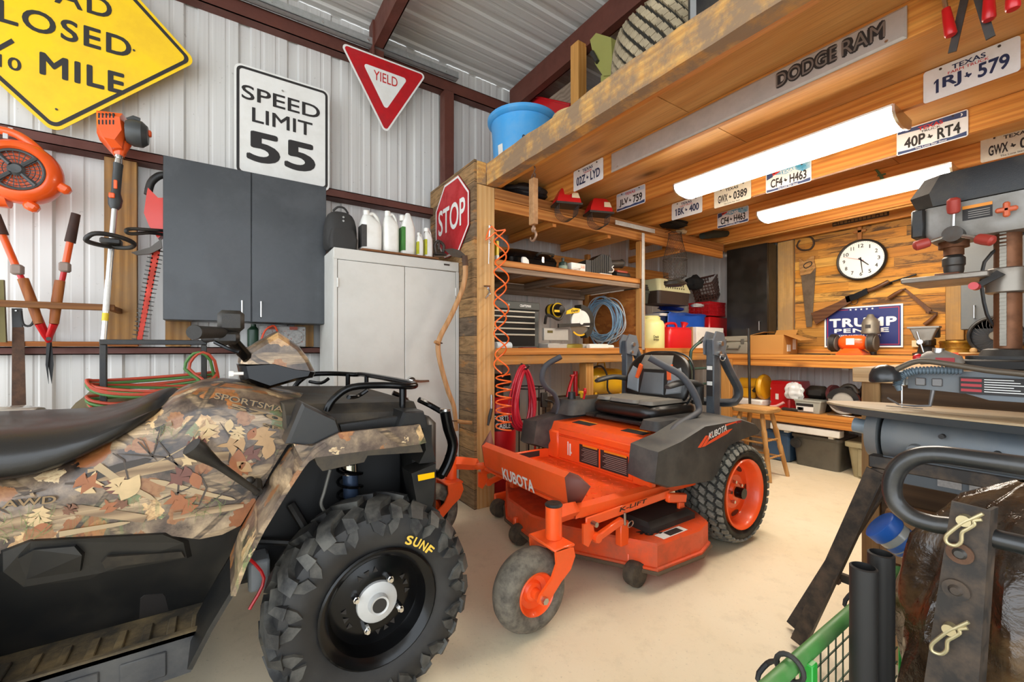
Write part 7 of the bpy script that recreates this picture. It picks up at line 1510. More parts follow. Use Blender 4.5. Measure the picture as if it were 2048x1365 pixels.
m=MB(); m.prism([Q(*q,5.19) for q in((1600,518),(1604,520),(1610,524),(1626,512),(1630,513),(1629,520),(1632,536),(1622,548),(1602,552),(1600,535))],(-.016,0,0)); m.build('handle',wood('saw_handle_wood','#b98c52','#95693a','x',2,.5,knots=0),hs2); m=MB(); m.tube([Q(1607,532,5.173),Q(1613,526,5.173),Q(1622,524,5.173),Q(1623,530,5.173),Q(1612,537,5.173)],.005,6,closed=True,sm=3); m.build('handle_opening',INK,hs2); m=MB(); k=Q(1615,520,5.17); m.cyl(k,k+V((.04,0,0)),.003,n=6); m.build('hanging_nail',STEEL,hs2)
for dx,dy in((8,4),(-6,8)): m=MB(); o=Q(1616+dx,534+dy,5.173); m.cyl(o,o-V((.004,0,0)),.008,n=10); m.build('rivet',mat('brass','#a88a4a',.35,.8),hs2)
m=MB(); a,b=Q(1720,454),Q(1720,481); m.bb(5.17,5.185,a.y-.018,a.y+.018,b.z,a.z,b=.003); z=a.z-.045; m.bb(5.17,5.185,a.y-.05,a.y+.05,z-.014,z+.014,b=.003); single(m,'wooden_cross','small plain wooden cross above the clock','cross',wood('cross_wood','#a66a2f','#874f1f','z',2,.5,knots=0))
rf=thing('long_gun','old long gun with brown stock hung slanting under the clock','gun',tuple(Q(1625,648))); GW=wood('gun_stock_wood','#6b4426','#4d2e18','y',2,.4,knots=0,coat=.2)
m=MB(); m.loft([[q,q+V((-.03,0,0)),r_+V((-.03,0,0)),r_] for q,r_ in[[Q(*k,5.165) for k in kk] for kk in(((1624,627),(1634,650)),((1650,617),(1658,634)),((1680,604),(1685,616)),((1700,592),(1704,605)))]],0,True); m.build('stock',GW,rf,ang=40)
m=MB(); m.loft([[q,q+V((-.03,0,0)),r_+V((-.03,0,0)),r_] for q,r_ in[[Q(*k,5.165) for k in kk] for kk in(((1692,594),(1696,606)),((1712,588),(1716,599)),((1735,577),(1738,588)))]],0,True); m.tube([Q(1700,603,5.17),Q(1705,610,5.17),Q(1714,607,5.17),Q(1716,598,5.17)],.003,6,sm=2); m.build('receiver',BLKMET,rf,ang=40)
m=MB(); m.tube([Q(1735,583,5.17),Q(1760,573,5.17),Q(1778,563,5.17)],[.020,.024,.019],10); m.build('fore_end',GW,rf); m=MB(); m.tube([Q(1736,579,5.17),Q(1833,549,5.17)],.0085,10); m.tube([Q(1740,584,5.17),Q(1785,567,5.17)],.007,8); m.build('barrel',BLKMET,rf)
br=thing('drawknife','old wooden and iron drawknife frame hung beside the long gun','drawknife',tuple(Q(1850,655))); WB=wood('dark_tool_wood','#7d5230','#5c381d','z',2,.5,knots=0)
m=MB(); m.tube([Q(1777,597,5.17),Q(1790,589,5.17),Q(1805,580,5.17)],[.016,.019,.013],10,sm=2); m.tube([Q(1849,650,5.17),Q(1862,640,5.17),Q(1872,630,5.17)],[.017,.017,.012],10,sm=2); m.build('handle',WB,br); m=MB(); m.prism([Q(1806,578),Q(1814,579),Q(1864,620),Q(1858,628)],(-.016,0,0)); m.build('beam',WB,br); m=MB(); m.tube([Q(1805,580,5.17),Q(1812,578,5.17)],.008,8); m.tube([Q(1858,624,5.17),Q(1874,626,5.17),Q(1873,632,5.17)],.007,8); m.build('iron_tang',RUST,br)
# campaign sign
sx=5.186; TL,BR_=PX(1649,617,sx),PX(1806,695,sx); y0,y1,z0,z1=TL.y,BR_.y,BR_.z,BR_.z+.405
t=wallplate('yard_sign','navy blue campaign yard sign with white lettering behind the orange grinder','sign',[(0,0),(y0-y1,0),(y0-y1,z1-z0),(0,z1-z0)],lambda a,b:V((sx,y0-a,z0+b)),n2,mat('sign_navy','#1c2668',.35,0,.05,5),.006)
W_,H_2=y0-y1,z1-z0; e=lambda d:(lambda a,b:V((sx-d,y0-a,z0+b)))
def band(q,o,i,d=.001):
    P_=e(d); ou=[(o,o),(W_-o,o),(W_-o,H_2-o),(o,H_2-o)]; inn=[(i,i),(W_-i,i),(W_-i,H_2-i),(i,H_2-i)]; frame_poly(q,ou,inn,P_)
layer(t,'white_border',WHITEINK,lambda q:band(q,.0,.014)); layer(t,'red_border',REDINK,lambda q:band(q,.026,.031))
m=MB()
for k in range(5): poly2(m,[(a*.012,b*.012) for a,b in star()],e(.0015)(W_*.36+k*W_*.07,H_2-.03),V((0,-1,0)),V((0,0,1)),(0,0,0))
m.build('star_print',WHITEINK,t); q=MB(); q.bb(sx-.0014,sx-.0005,y0-W_*.72,y0-W_*.33,z0+H_2-.034,z0+H_2-.022); q.build('border_gap',mat('sign_navy','#1c2668'),t)
for s,x0,x1,zb,h_,b_ in(('TRUMP',.07,.93,.50,.22,.05),('PENCE',.14,.84,.36,.105,.035)): m=MB(); put_text(m,s,e(.0015)(W_*x0,H_2*zb),V((0,-W_*(x1-x0),0)),V((0,0,H_2*h_)),0,b_,spacing=1.12); m.build('lettering',WHITEINK,t)
m=MB(); put_text(m,'KEEP AMERICA GREAT!',e(.0015)(W_*.2,H_2*.26),V((0,-W_*.54,0)),V((0,0,H_2*.05)),0,.02); m.build('slogan',WHITEINK,t)
# ---------------------------------------------------------------- on the plank-wall bench
BB=1.107
def B(px,x=4.9,py=700): return PX(px,py,x).y
gd=thing('bench_grinder','orange bench grinder with two dark wheels in front of the navy sign','grinder',(4.9,B(1706),BB)); y=B(1706); cz_=BB+.115
m=MB(); m.lathe([(.0,-.105),(.045,-.105),(.06,-.09),(.07,-.06),(.07,.06),(.06,.09),(.045,.105),(.0,.105)],(4.9,y,cz_),'y',28); m.build('motor',BLOWO,gd,ang=50)
m=MB(); m.loft([[V((4.9-a,y-b,z)),V((4.9+a,y-b,z)),V((4.9+a,y+b,z)),V((4.9-a,y+b,z))] for a,b,z in((.10,.105,BB),(.10,.10,BB+.015),(.055,.06,BB+.055),(.045,.05,BB+.065))],0,True); m.build('base',BLOWO,gd,ang=20); m=MB(); m.bb(4.83,4.836,y-.03,y+.03,BB+.018,BB+.04,b=.002); m.build('switch_plate',BLACKP,gd)
m=MB(); m.bb(4.827,4.832,y-.032,y+.032,cz_-.02,cz_+.04); m.build('paper_label',WHITEP,gd)
for s_ in(1,-1): m=MB(); m.lathe([(.0,-.03),(.075,-.03),(.086,-.02),(.086,.02),(.075,.03),(.0,.03)],(4.9,y+s_*.148,cz_),'y',28); w_=m.build('wheel_guard',BLACKP,gd); m=MB(); m.lathe([(.0,-.034),(.07,-.033),(.07,.033),(.0,.034)],(4.885,y+s_*.148,cz_-.004),'y',24); m.build('grinding_wheel',mat('grit_wheel','#5e564d',.9,0,.2,60),w_)
lm=thing('bench_lamp','old grey metal bell-shaped lamp mounted behind the orange grinder','lamp',(5.08,B(1741,5.08),BB)); y=B(1741,5.08); zz=PX(1741,668,5.08).z; m=MB(); m.lathe([(.07,0),(.073,.015),(.066,.03),(.066,.10),(.055,.135),(.03,.16),(.025,.175),(.018,.185),(.0,.185)],(5.08,y,zz),'z',28); m.build('shade',mat('grey_galvanised','#8c8577',.5,.5,.12,30,dirt='#5f5240',damt=.4),lm); m=MB(); m.bb(5.01,5.014,y-.02,y+.02,zz+.055,zz+.085); m.build('plate',DKSTEEL,lm); m=MB(); m.tube([V((5.09,y,zz+.02)),V((5.10,y-.02,zz-.06)),V((5.11,y-.01,BB+.001))],[.014,.014,.03],10); m.build('arm',DKSTEEL,lm)
vs=thing('bench_vise','dark steel bench vise with worn bright jaws','vise',(4.88,B(1852),BB)); y=B(1852,4.88); DV=mat('vise_iron','#3a3631',.5,.5,.2,40); m=MB(); m.lathe([(.09,0),(.09,.02),(.06,.03),(.05,.08),(.0,.08)],(4.9,y,BB),'z',20); m.bb(4.80,4.98,y-.045,y+.045,BB+.08,BB+.15,b=.012); m.build('body',DV,vs,ang=30); m=MB(); m.loft([rsec(4.80,4.85,y-.05,y+.05,BB+.13,.01),rsec(4.79,4.85,y-.075,y+.075,BB+.20,.01),rsec(4.79,4.85,y-.09,y+.09,BB+.235,.01)],0,True); m.bb(4.78,4.86,y-.10,y+.10,BB+.228,BB+.245,b=.003); m.build('front_jaw',mat('worn_jaw_steel','#8f8c86',.5,.6,.15,30),vs); m=MB(); m.bb(4.87,4.93,y-.08,y+.08,BB+.15,BB+.24,b=.008); m.build('rear_jaw',DV,vs); m=MB(); m.cyl((4.70,y,BB+.115),(4.80,y,BB+.115),.02,n=14); m.cyl((4.71,y-.02,BB+.03),(4.71,y+.02,BB+.20),.007,n=8); m.build('screw_and_bar',STEEL,vs)
m=MB(); a=PX(1834,688,5.16); m.bb(5.156,5.165,a.y-.035,a.y+.035,a.z-.03,a.z+.03,b=.002); single(m,'socket_plate','small cream socket plate on the plank wall beside the vise','socket',mat('cream_plate','#d8c9a0',.5))
m=MB(); y=B(1912,5.05); m.lathe([(.0,0),(.10,0),(.105,.01),(.098,.02),(.098,.10),(.105,.11),(.098,.125),(.0,.125)],(5.05,y,BB),'z',28); m.lathe([(.099,.055),(.103,.06),(.099,.065)],(5.05,y,BB),'z',28,cap=False); tn=single(m,'nail_tin','round gold and brown tin beside the fan','tin',mat('gold_tin','#b5862c',.35,.5,.35,40,dirt='#6e3c18',damt=.6,dscale=18))
fn=thing('desk_fan','small black desk fan with spiral guard behind the drill press column','fan',(4.9,B(1990,4.95),BB)); y=B(1992,4.93); c=V((4.93,y,BB+.158)); m=MB(); m.torus(c,(1,.15,0),.145,.012,36,8)
for k in range(28):
    a=2*PI*k/28; m.tube([c+V((-.02,.03*math.cos(a),.03*math.sin(a))),c+V((-.03,.09*math.cos(a+.35),.09*math.sin(a+.35))),c+V((-.005,.145*math.cos(a+.6),.145*math.sin(a+.6)))],.0022,4,sm=2)
m.build('guard',BLACKP,fn); m=MB(); m.lathe([(.0,0),(.035,0),(.03,.01)],c+V((-.03,0,0)),'-x',18); m.build('hub',mat('grey_hub','#6d6658',.5),fn); m=MB(); m.lathe([(.0,0),(.13,0),(.14,.08),(.0,.08)],c+V((.09,0,0)),'-x',28); m.tube([c+V((.07,0,-.1)),V((5.0,y,BB+.02))],.02,8); m.lathe([(.0,0),(.09,0),(.08,.02),(.0,.02)],(5.0,y,BB),'z',20); m.build('housing',BLACKP,fn)
cbx=thing('cardboard_box','open cardboard box with flap on the plank-wall bench below the black cabinet','cardboard box',(4.94,2.25,BB)); CARD=mat('cardboard','#b9823f',.8,0,.06,6,.05,200); zt=BB+.205
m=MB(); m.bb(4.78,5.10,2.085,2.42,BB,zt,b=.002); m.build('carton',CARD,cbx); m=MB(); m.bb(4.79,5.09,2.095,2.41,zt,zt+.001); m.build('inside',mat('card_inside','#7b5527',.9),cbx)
m=MB(); m.prism([V((4.79,2.083,zt)),V((5.09,2.083,zt)),V((5.09,1.93,zt-.055)),V((4.79,1.93,zt-.065))],(0,0,.004)); m.prism([V((5.10,2.1,zt)),V((5.10,2.4,zt)),V((5.15,2.4,zt+.06)),V((5.15,2.1,zt+.06))],(.004,0,0)); m.prism([V((4.79,2.42,zt)),V((5.09,2.42,zt)),V((5.07,2.30,zt+.035)),V((4.82,2.30,zt+.03))],(0,0,.004)); m.build('flap',CARD,cbx); m=MB(); m.bb(4.86,4.94,2.0825,2.085,BB+.03,BB+.10); m.bb(4.99,5.06,2.0825,2.085,BB+.05,BB+.16); m.build('label',WHITEP,cbx)
tc_=thing('tool_case','grey plastic tool case standing beside the cardboard box','tool case',(4.83,2.56,BB)); TCM=mat('case_grey','#8d8878',.5,0,.08,10); y0,y1=B(1447,4.76),B(1496,4.76); m=MB(); m.bb(4.76,4.90,y1,y0,BB,BB+.135,b=.012); m.build('base',TCM,tc_); m=MB(); m.bb(4.76,4.90,y1,y0,BB+.137,BB+.20,b=.012); m.build('lid',TCM,tc_); m=MB(); yy=(y0+y1)/2+.02; m.tube([V((4.76,yy+.07,BB+.09)),V((4.735,yy+.065,BB+.055)),V((4.735,yy-.065,BB+.055)),V((4.76,yy-.07,BB+.09))],.010,8); m.build('handle',mat('case_dark_grey','#57544c',.5),tc_)
for dy in(.10,-.10): m=MB(); m.bb(4.752,4.762,yy+dy-.018,yy+dy+.018,BB+.11,BB+.165,b=.003); m.build('latch',mat('case_dark_grey','#57544c',.5),tc_)
m=MB(); y=B(1660,4.78); m.torus((4.85,B(1635,4.85),BB+.006),(0,0,1),.10,.005,30,6); single(m,'wire_loop','thin black wire loop lying beside the cardboard box','wire',BLACKP)
m=MB(); y=B(1935,4.75); m.lathe([(.0,.0),(.05,0),(.075,.02),(.07,.03),(.0,.03)],(4.76,y,BB),'z',24); m.sph((4.76,y-.03,BB+.045),.022); single(m,'wooden_dish','shallow pale wooden dish in front of the gold tin','dish',wood('dish_wood','#c9a876','#a98352','y',1,.5,knots=0))
m=MB(); y=B(1905,4.72); m.bb(4.70,4.75,y-.04,y+.06,BB,BB+.03,b=.004); single(m,'matchbox','small red and white box at the bench edge near the vise','box',mat('red_white_box','#c84a2c',.5,0,.4,40))
# ================================================================ BELOW THE PLANK-WALL BENCH
LS=.539
def S_(px,x=4.85,py=790): return PX(px,py,x).y
ys_=thing('yellow_sander','yellow corded power tool on a white base on the lower shelf','power tool',(4.86,S_(1507),LS)); y=S_(1500); YP=mat('tool_yellow','#e0a41c',.4,0,.08); m=MB(); m.bb(4.76,4.98,S_(1532),S_(1472),LS,LS+.075,b=.015); m.build('base',WHITEP,ys_); m=MB(); m.cyl((4.86,S_(1482),LS+.24),(4.86,S_(1515),LS+.24),.06,n=20); m.bb(4.82,4.9,S_(1512),S_(1484),LS+.075,LS+.2,b=.02); m.build('motor',YP,ys_); m=MB(); yb=S_(1527); m.lathe([(.0,-.025),(.13,-.025),(.14,0),(.13,.025),(.0,.025)],(4.86,yb,LS+.21),'y',32); m.build('disc_guard',YP,ys_); m=MB(); m.tube([V((4.8,S_(1512),LS+.16)),V((4.79,S_(1519),LS+.2)),V((4.8,S_(1522),LS+.28))],.02,8); m.build('handle',BLACKP,ys_)
rc=thing('metal_case','red metal tool case standing on the lower shelf','tool case',(4.95,S_(1575),LS)); y0,y1=S_(1541,4.86),S_(1607,4.95); m=MB(); m.loft([rsec(4.84,5.12,y1,y0,LS,.02),rsec(4.84,5.12,y1,y0,LS+.25,.02),rsec(4.87,5.10,y1+.0,y0,LS+.285,.02)],0,True); m.build('shell',REDP,rc); m=MB(); yy=y0-.07; m.bb(4.836,4.84,yy-.02,yy+.01,LS+.09,LS+.15); m.build('label',WHITEP,rc); m=MB(); [m.cyl((4.84,y0-.012,z-.01),(4.84,y0-.012,z+.01),.005,n=8) for z in(LS+.06,LS+.2)]; m.build('hinge',STEEL,rc)
m=blob(PX(1588,785,4.78),.04,.085,.095,.11,61,freq=5,n=40,k=24); single(m,'plastic_bag','crumpled white plastic bag in front of the red metal case','bag',mat('white_film','#d5d7d6',.3,0,.08,coat=.2),ang=30)
sd_=thing('bench_sander','black belt and disc sander with maroon disc on the lower shelf','sander',(4.95,S_(1645),LS)); y0,y1=S_(1602,4.9),S_(1652,4.9); m=MB(); m.bb(4.88,5.05,y1,y0-.03,LS,LS+.12,b=.01); m.bb(4.89,5.03,y1,y0-.03,LS+.12,LS+.25,b=.04); m.bb(4.881,4.89,y1+.02,y0-.04,LS+.06,LS+.12,b=.004); m.build('body',BLACKP,sd_); m=MB(); yd=S_(1660,4.85); m.cyl((4.90,yd,LS+.19),(4.89,yd-.03,LS+.19),.085,n=28); m.build('disc',mat('maroon_abrasive','#5c2a2c',.9,0,.15,60),sd_); m=MB(); m.bb(4.86,4.97,S_(1680,4.9),S_(1665,4.9),LS+.02,LS+.16,b=.03); m.build('table',BLACKP,sd_)
m=MB(); a=S_(1608,4.82); m.bb(4.80,4.816,S_(1632,4.8),a,LS+.045,LS+.10,b=.001); lb_=single(m,'sander_carton','small printed carton leaning on the black sander','carton',mat('orange_print_card','#b8763a',.6,0,.3,30)); m=MB(); m.bb(4.797,4.80,S_(1630,4.8),a,LS+.065,LS+.10); m.build('red_label',mat('red_label','#a3262c',.5),lb_); m=MB(); O,E=V((4.7965,a-.005,LS+.075)),V((4.7965,S_(1628,4.8),LS+.075)); put_text(m,'CRAFTSMAN',O,E-O,V((0,0,.016)),0,.03); m.build('lettering',WHITEINK,lb_)
tr2=thing('parts_tub','clear plastic parts tub with printed label at the shelf edge','plastic tub',(4.78,S_(1618),LS)); y0,y1=S_(1592,4.75),S_(1645,4.75); CLR=mat('clear_plastic','#a9aaa0',.2,0,.08,20,coat=.4); m=MB(); m.loft([rsec(4.72,4.86,y1+.015,y0-.015,LS,.01),rsec(4.71,4.87,y1,y0,LS+.11,.01)],0,True); m.build('tub',CLR,tr2,ang=50); m=MB(); m.loft([rsec(4.705,4.875,y1-.005,y0+.005,LS+.11,.01),rsec(4.705,4.875,y1-.005,y0+.005,LS+.125,.01)],0,True); m.build('lid',CLR,tr2); m=MB(); m.bb(4.706,4.712,y1+.06,y0-.02,LS+.015,LS+.09); lw=m.build('label',mat('label_print','#e6e4de',.5,0,.1),tr2); m=MB(); m.bb(4.704,4.706,y1+.06,y0-.02,LS+.062,LS+.09); [m.bb(4.704,4.706,y0-.06-.012*k,y0-.03-.012*k,LS+.02,LS+.05) for k in range(3)]; m.build('label_print',INK,tr2)
cs2=thing('circular_saw','circular saw with pale blade guard lying on the lower shelf edge','circular saw',(4.80,S_(1690),LS)); y=S_(1690,4.8); c=V((4.77,y,LS+.135)); m=MB(); m.lathe([(.0,-.01),(.115,-.01),(.125,0),(.115,.02),(.0,.025)],c,'-x',36); m.build('guard',mat('cast_grey','#b5b1a8',.5,.3),cs2); m=MB(); arc=[c+V((-.03,-.13*math.cos(a),.13*math.sin(a))) for a in[.2+i*.25 for i in range(12)]]+[c+V((-.03,-.085*math.cos(a),.085*math.sin(a))) for a in[.2+i*.25 for i in range(12)][::-1]]; m.prism(arc,(.04,0,0)); m.build('upper_guard',BLACKP,cs2); m=MB(); m.bb(4.73,4.745,y-.10,y+.12,LS+.002,LS+.012,b=.003); m.build('shoe',STEEL,cs2); m=MB(); m.tube([c+V((.03,.05,.08)),c+V((.03,.0,.14)),c+V((.03,-.06,.14)),c+V((.03,-.09,.08))],.022,10,sm=3); m.cyl(c+V((.01,0,0)),c+V((.06,0,0)),.05,n=18); m.build('motor',BLACKP,cs2)
rl=thing('cord_reel','black reel wound with bright orange extension cord','cord reel',(4.9,S_(1735,4.9),LS)); y=S_(1722,4.88); m=MB()
for k in range(6): m.torus((4.96,y-.03-.022*k,LS+.15),(0,1,0),.135,.011,32,6)
m.build('cord',mat('orange_cord2','#e0542a',.5,0,.08),rl); m=MB(); [m.lathe([(.0,-.004),(.152,-.004),(.152,.004),(.0,.004)],(4.96,y+d,LS+.153),'y',32) for d in(-.005,-.17)]; m.build('flange',BLACKP,rl); m=MB(); m.bb(4.92,5.12,y+.015,y+.12,LS,LS+.24,b=.04); single(m,'black_case','rounded black case beside the orange cord reel','case',BLACKP)
sdv=thing('screwdriver','red-handled screwdriver standing at the edge of the lower shelf','screwdriver',(4.72,S_(1578,4.72),LS)); y=S_(1578,4.72); m=MB(); m.tube([V((4.725,y,LS+.004)),V((4.726,y,LS+.008)),V((4.725,y,LS+.09)),V((4.726,y,LS+.11))],[.012,.015,.015,.010],12); m.build('handle',mat('dark_red_handle','#8f1f22',.35,coat=.2),sdv); m=MB(); m.bb(4.70,4.76,S_(1594,4.7),S_(1563,4.7),LS,LS+.028,b=.004); single(m,'sharpening_block','dark grey block behind the red screwdriver','block',DKSTEEL)
m=MB(); m.tube([V((4.73,S_(1540,4.73),LS+.02)),V((4.74,S_(1552,4.73),LS+.03)),V((4.75,S_(1566,4.73),LS+.075))],.014,10,sm=2); single(m,'pink_tool','pale pink handled tool in front of the red metal case','tool',mat('pale_pink','#d9a3a0',.5))
# under the shelf: light housing on bins
bn=thing('storage_bin','grey see-through storage bin on the floor under the lower shelf','storage bin',(4.95,1.9,0)); p0,p1=PX(1585,900,4.76),PX(1682,930,4.76); SMK=mat('smoky_plastic','#5d5a52',.3,0,.12,8,coat=.2,dirt='#37352f',damt=.4); m=MB(); m.loft([rsec(4.78,5.15,p1.y+.02,p0.y-.02,0,.04),rsec(4.75,5.18,p1.y,p0.y,.285,.04)],0,True); m.build('bin',SMK,bn,ang=50); m=MB(); m.loft([rsec(4.74,5.19,p1.y-.01,p0.y+.01,.286,.04),rsec(4.74,5.19,p1.y-.01,p0.y+.01,.312,.04)],0,True); m.build('lid',SMK,bn); m=MB(); a=PX(1592,886,4.73); m.lathe([(.0,-.01),(.035,-.01),(.05,0),(.05,.01),(.0,.012)],a,'-x',20); single(m,'castor_wheel','small black castor wheel hanging beside the grey bin','castor',RUBBER)
m=MB(); a,b=PX(1545,855,4.70),PX(1680,872,4.70); m.bb(4.69,4.80,b.y,a.y+.02,.335,.40,b=.006); [m.bb(4.72,4.78,q-.02,q+.02,.313,.336) for q in(a.y-.12,b.y+.08)]; single(m,'lamp_housing','long white lamp housing lying on the grey bin under the shelf','lamp housing',WHITEP)
m=MB(); m.bb(4.76,5.1,p0.y+.03,p0.y+.28,0,.31,b=.02); single(m,'blue_bin','blue plastic bin under the shelf behind the stool','storage bin',mat('dull_blue_plastic','#3d5a7c',.45,0,.08))
bt_=thing('beige_tote','beige plastic tote with rolled lid on the floor beside the grey bin','storage tote',(4.9,.95,0)); a=PX(1693,900,4.70); BGE=mat('beige_plastic','#9c9272',.5,0,.08,8,dirt='#6f6649',damt=.3); m=MB(); m.loft([rsec(4.74,5.12,a.y-.52,a.y-.03,0,.04),rsec(4.71,5.15,a.y-.55,a.y,.275,.04)],0,True); m.build('bin',BGE,bt_,ang=50); m=MB(); m.loft([rsec(4.69,5.17,a.y-.57,a.y+.02,.276,.04),rsec(4.69,5.17,a.y-.57,a.y+.02,.315,.04)],0,True); m.build('lid',BGE,bt_); m=MB(); [m.bb(4.705,4.72,a.y-.1-.16*k-.02,a.y-.1-.16*k+.02,.02,.27,b=.004) for k in range(3)]; m.build('rib',BGE,bt_)
# stool
st_=thing('bar_stool','pale wooden stool with turned legs in front of the plank-wall bench','stool',(4.2,2.0,0)); STW=wood('stool_wood','#cfa66c','#b08048','y',1,.6,knots=.1,grey='#b39a74',gamt=.3); STL=wood('stool_leg_wood','#c79c64','#a87842','z',1.2,.6,knots=0)
q0,q1=PZ(1466,815,.61),PZ(1560,820,.61); sxc=(q0.x+q1.x)/2; syc=(q0.y+q1.y)/2; hw=(q0.y-q1.y)/2
SXC=sxc; m=MB(); m.loft([rsec(SXC-.14,SXC+.14,syc-hw+.01,syc+hw-.01,.585,.04),rsec(SXC-.15,SXC+.15,syc-hw,syc+hw,.598,.05),rsec(SXC-.15,SXC+.15,syc-hw,syc+hw,.618,.05),rsec(SXC-.14,SXC+.14,syc-hw+.01,syc+hw-.01,.628,.05)],0,True); m.build('seat',STW,st_,ang=40)
for a_ in(1,-1):
    for b_ in(1,-1):
        T_=V((SXC+a_*.085,syc+b_*(hw-.07),.586)); F_=V((SXC+a_*.165,syc+b_*(hw+.035),0)); m=MB(); m.tube([F_,F_.lerp(T_,.06),F_.lerp(T_,.40),F_.lerp(T_,.46),F_.lerp(T_,.5),F_.lerp(T_,.66),F_.lerp(T_,.72),F_.lerp(T_,.76),F_.lerp(T_,.9),T_],[.016,.018,.021,.023,.018,.023,.024,.018,.021,.016],12); m.build('leg',STL,st_)
LG=lambda a_,b_,k: V((SXC+a_*.165,syc+b_*(hw+.035),0)).lerp(V((SXC+a_*.085,syc+b_*(hw-.07),.586)),k)
for (A_,B__) in(((1,1),(1,-1)),((-1,1),(-1,-1)),((1,1),(-1,1)),((1,-1),(-1,-1))):
    for k in(.30,.55): m=MB(); m.cyl(LG(*A_,k+.03*(A_[0]!=B__[0])),LG(*B__,k+.03*(A_[0]!=B__[0])),.009,n=8); m.build('stretcher',STL,st_)
m=MB(); a,b=PX(1497,657,4.62),PX(1501,880,4.60); m.tube([V((b.x,b.y,0.0)),b,a],.0135,12); m.tube([a-V((0,0,.07)),a],.018,12); single(m,'black_pole','black metal pole leaning on the bench beside the cardboard box','pole',BLACKP)
# ================================================================ PENINSULA BENCH, DRILL PRESS, SCROLL SAW
pbn=thing('side_bench','timber bench end with thick top carrying the drill press','workbench',(2.8,0,0))
m=MB(); m.bb(2.18,3.6,-1.1,.685,1.03,1.09,b=.003); m.build('worktop',wood('pale_bench_top','#c7a57a','#a98459','y',1,.6,grey='#9d8a70',gamt=.4),pbn)
m=MB(); m.bb(2.215,2.232,-1.05,.60,.40,1.03); m.build('end_panel',wood('dark_end_panel','#5c452f','#463321','y',1,.7,bump=.3),pbn)
for y in(.60,-1.05):
    for x in(2.20,3.45): m=MB(); m.bb(x,x+.07,y,y+.06,0,1.03,b=.003); m.build('leg',wood('dim_leg_wood','#a98558','#83623c','z',1,.7),pbn)
m=MB(); m.bb(2.22,3.5,-1.0,.60,.34,.37,b=.003); m.build('low_shelf',wood('red_stained_board','#8a4a2c','#6a3820','y',1,.7),pbn)
m=MB(); m.bb(2.275,2.95,-.3,.40,1.091,1.128,b=.006); single(m,'surface_plate','flat black steel plate on the side bench under the drill press','steel plate',mat('black_plate','#252321',.5,.4,.15,20))
# drill press
DZ=1.129; cx,cy=2.44,.288; dp=thing('drill_press','grey and black bench drill press with red-knobbed feed handles','drill press',(cx,cy,DZ))
GCI=mat('grey_cast_iron','#8e8a84',.45,.35,.1,20,dirt='#5f5646',damt=.35,dscale=8); RCOL=mat('rusty_column','#7a4f33',.5,.5,.2,25,dirt='#3f2a1c',damt=.6,dscale=9)
m=MB(); m.loft([rsec(cx-.10,cx+.10,cy-.12,cy+.10,DZ,.03),rsec(cx-.10,cx+.10,cy-.12,cy+.10,DZ+.012,.03)],0,True); m.lathe([(.075,.012),(.065,.035),(.05,.04)],(cx,cy,DZ),'z',28,cap=False); m.build('base_plate',BLACKP,dp)
m=MB(); m.cyl((cx,cy,DZ+.01),(cx,cy,1.62),.036,n=28); m.build('column',RCOL,dp); m=MB(); m.bb(cx-.042,cx-.031,cy-.002,cy+.015,DZ+.05,1.55); [m.bb(cx-.045,cx-.040,cy-.002,cy+.015,DZ+.06+.014*k,DZ+.067+.014*k) for k in range(34)]; m.build('rack',mat('worn_rack','#a09a8e',.6,.4,.15,60),dp)
m=MB(); m.loft([rsec(cx-.075,cx+.075,cy-.09,cy+.20,1.60,.02),rsec(cx-.085,cx+.085,cy-.10,cy+.215,1.63,.02),rsec(cx-.085,cx+.085,cy-.10,cy+.215,1.735,.02)],0,True); m.build('head',GCI,dp,ang=30)
m=MB(); m.loft([[V((cx-a,cy+y_,z)) for a,y_ in((.095,-.32),(.095,.185),(.06,.24),(-.06,.24),(-.095,.185),(-.095,-.32))] for z in(1.737,)]+[[V((cx-a,cy+y_,1.79)) for a,y_ in((.10,-.33),(.10,.195),(.065,.26),(-.065,.26),(-.10,.195),(-.10,-.33))]]+[[V((cx-a*.86,cy+y_*.97,1.86)) for a,y_ in((.10,-.33),(.10,.17),(.065,.225),(-.065,.225),(-.10,.17),(-.10,-.33))]],0,True); m.build('belt_cover',BLACKP,dp,ang=25)
m=MB(); m.bb(cx-.10,cx-.0,cy+.21,cy+.25,1.62,1.735,b=.006); m.build('switch_box',BLACKP,dp)
m=MB(); a=PX(1925,432,cx-.086); b=PX(1985,428,cx-.086); m.bb(cx-.087,cx-.0855,b.y,a.y,1.66,1.715); wl=m.build('warning_plate',INK,dp); m=MB(); m.bb(cx-.0885,cx-.087,b.y,a.y,1.703,1.715); m.build('warning_header',LO,wl); m=MB(); [m.bb(cx-.0885,cx-.087,b.y+.006,a.y-.015,1.667+.008*k,1.6695+.008*k) for k in range(4)]; m.build('warning_print',mat('label_grey_print','#8f8880',.5),wl)
m=MB(); m.cyl((cx,cy+.143,1.60),(cx,cy+.143,1.575),.045,n=24); m.cyl((cx,cy+.143,1.575),(cx,cy+.143,1.545),.03,n=24); m.build('quill',RCOL,dp); m=MB(); m.lathe([(.018,-.10),(.024,-.09),(.030,-.06),(.030,-.045),(.034,-.04),(.034,-.012),(.024,0)],(cx,cy+.143,1.545),'z',24); m.build('chuck',DKSTEEL,dp)
hb=PX(1908,470,cx-.10); m=MB(); m.cyl(hb+V((.03,0,0)),hb-V((.03,0,0)),.03,n=20); m.build('feed_hub',DKSTEEL,dp)
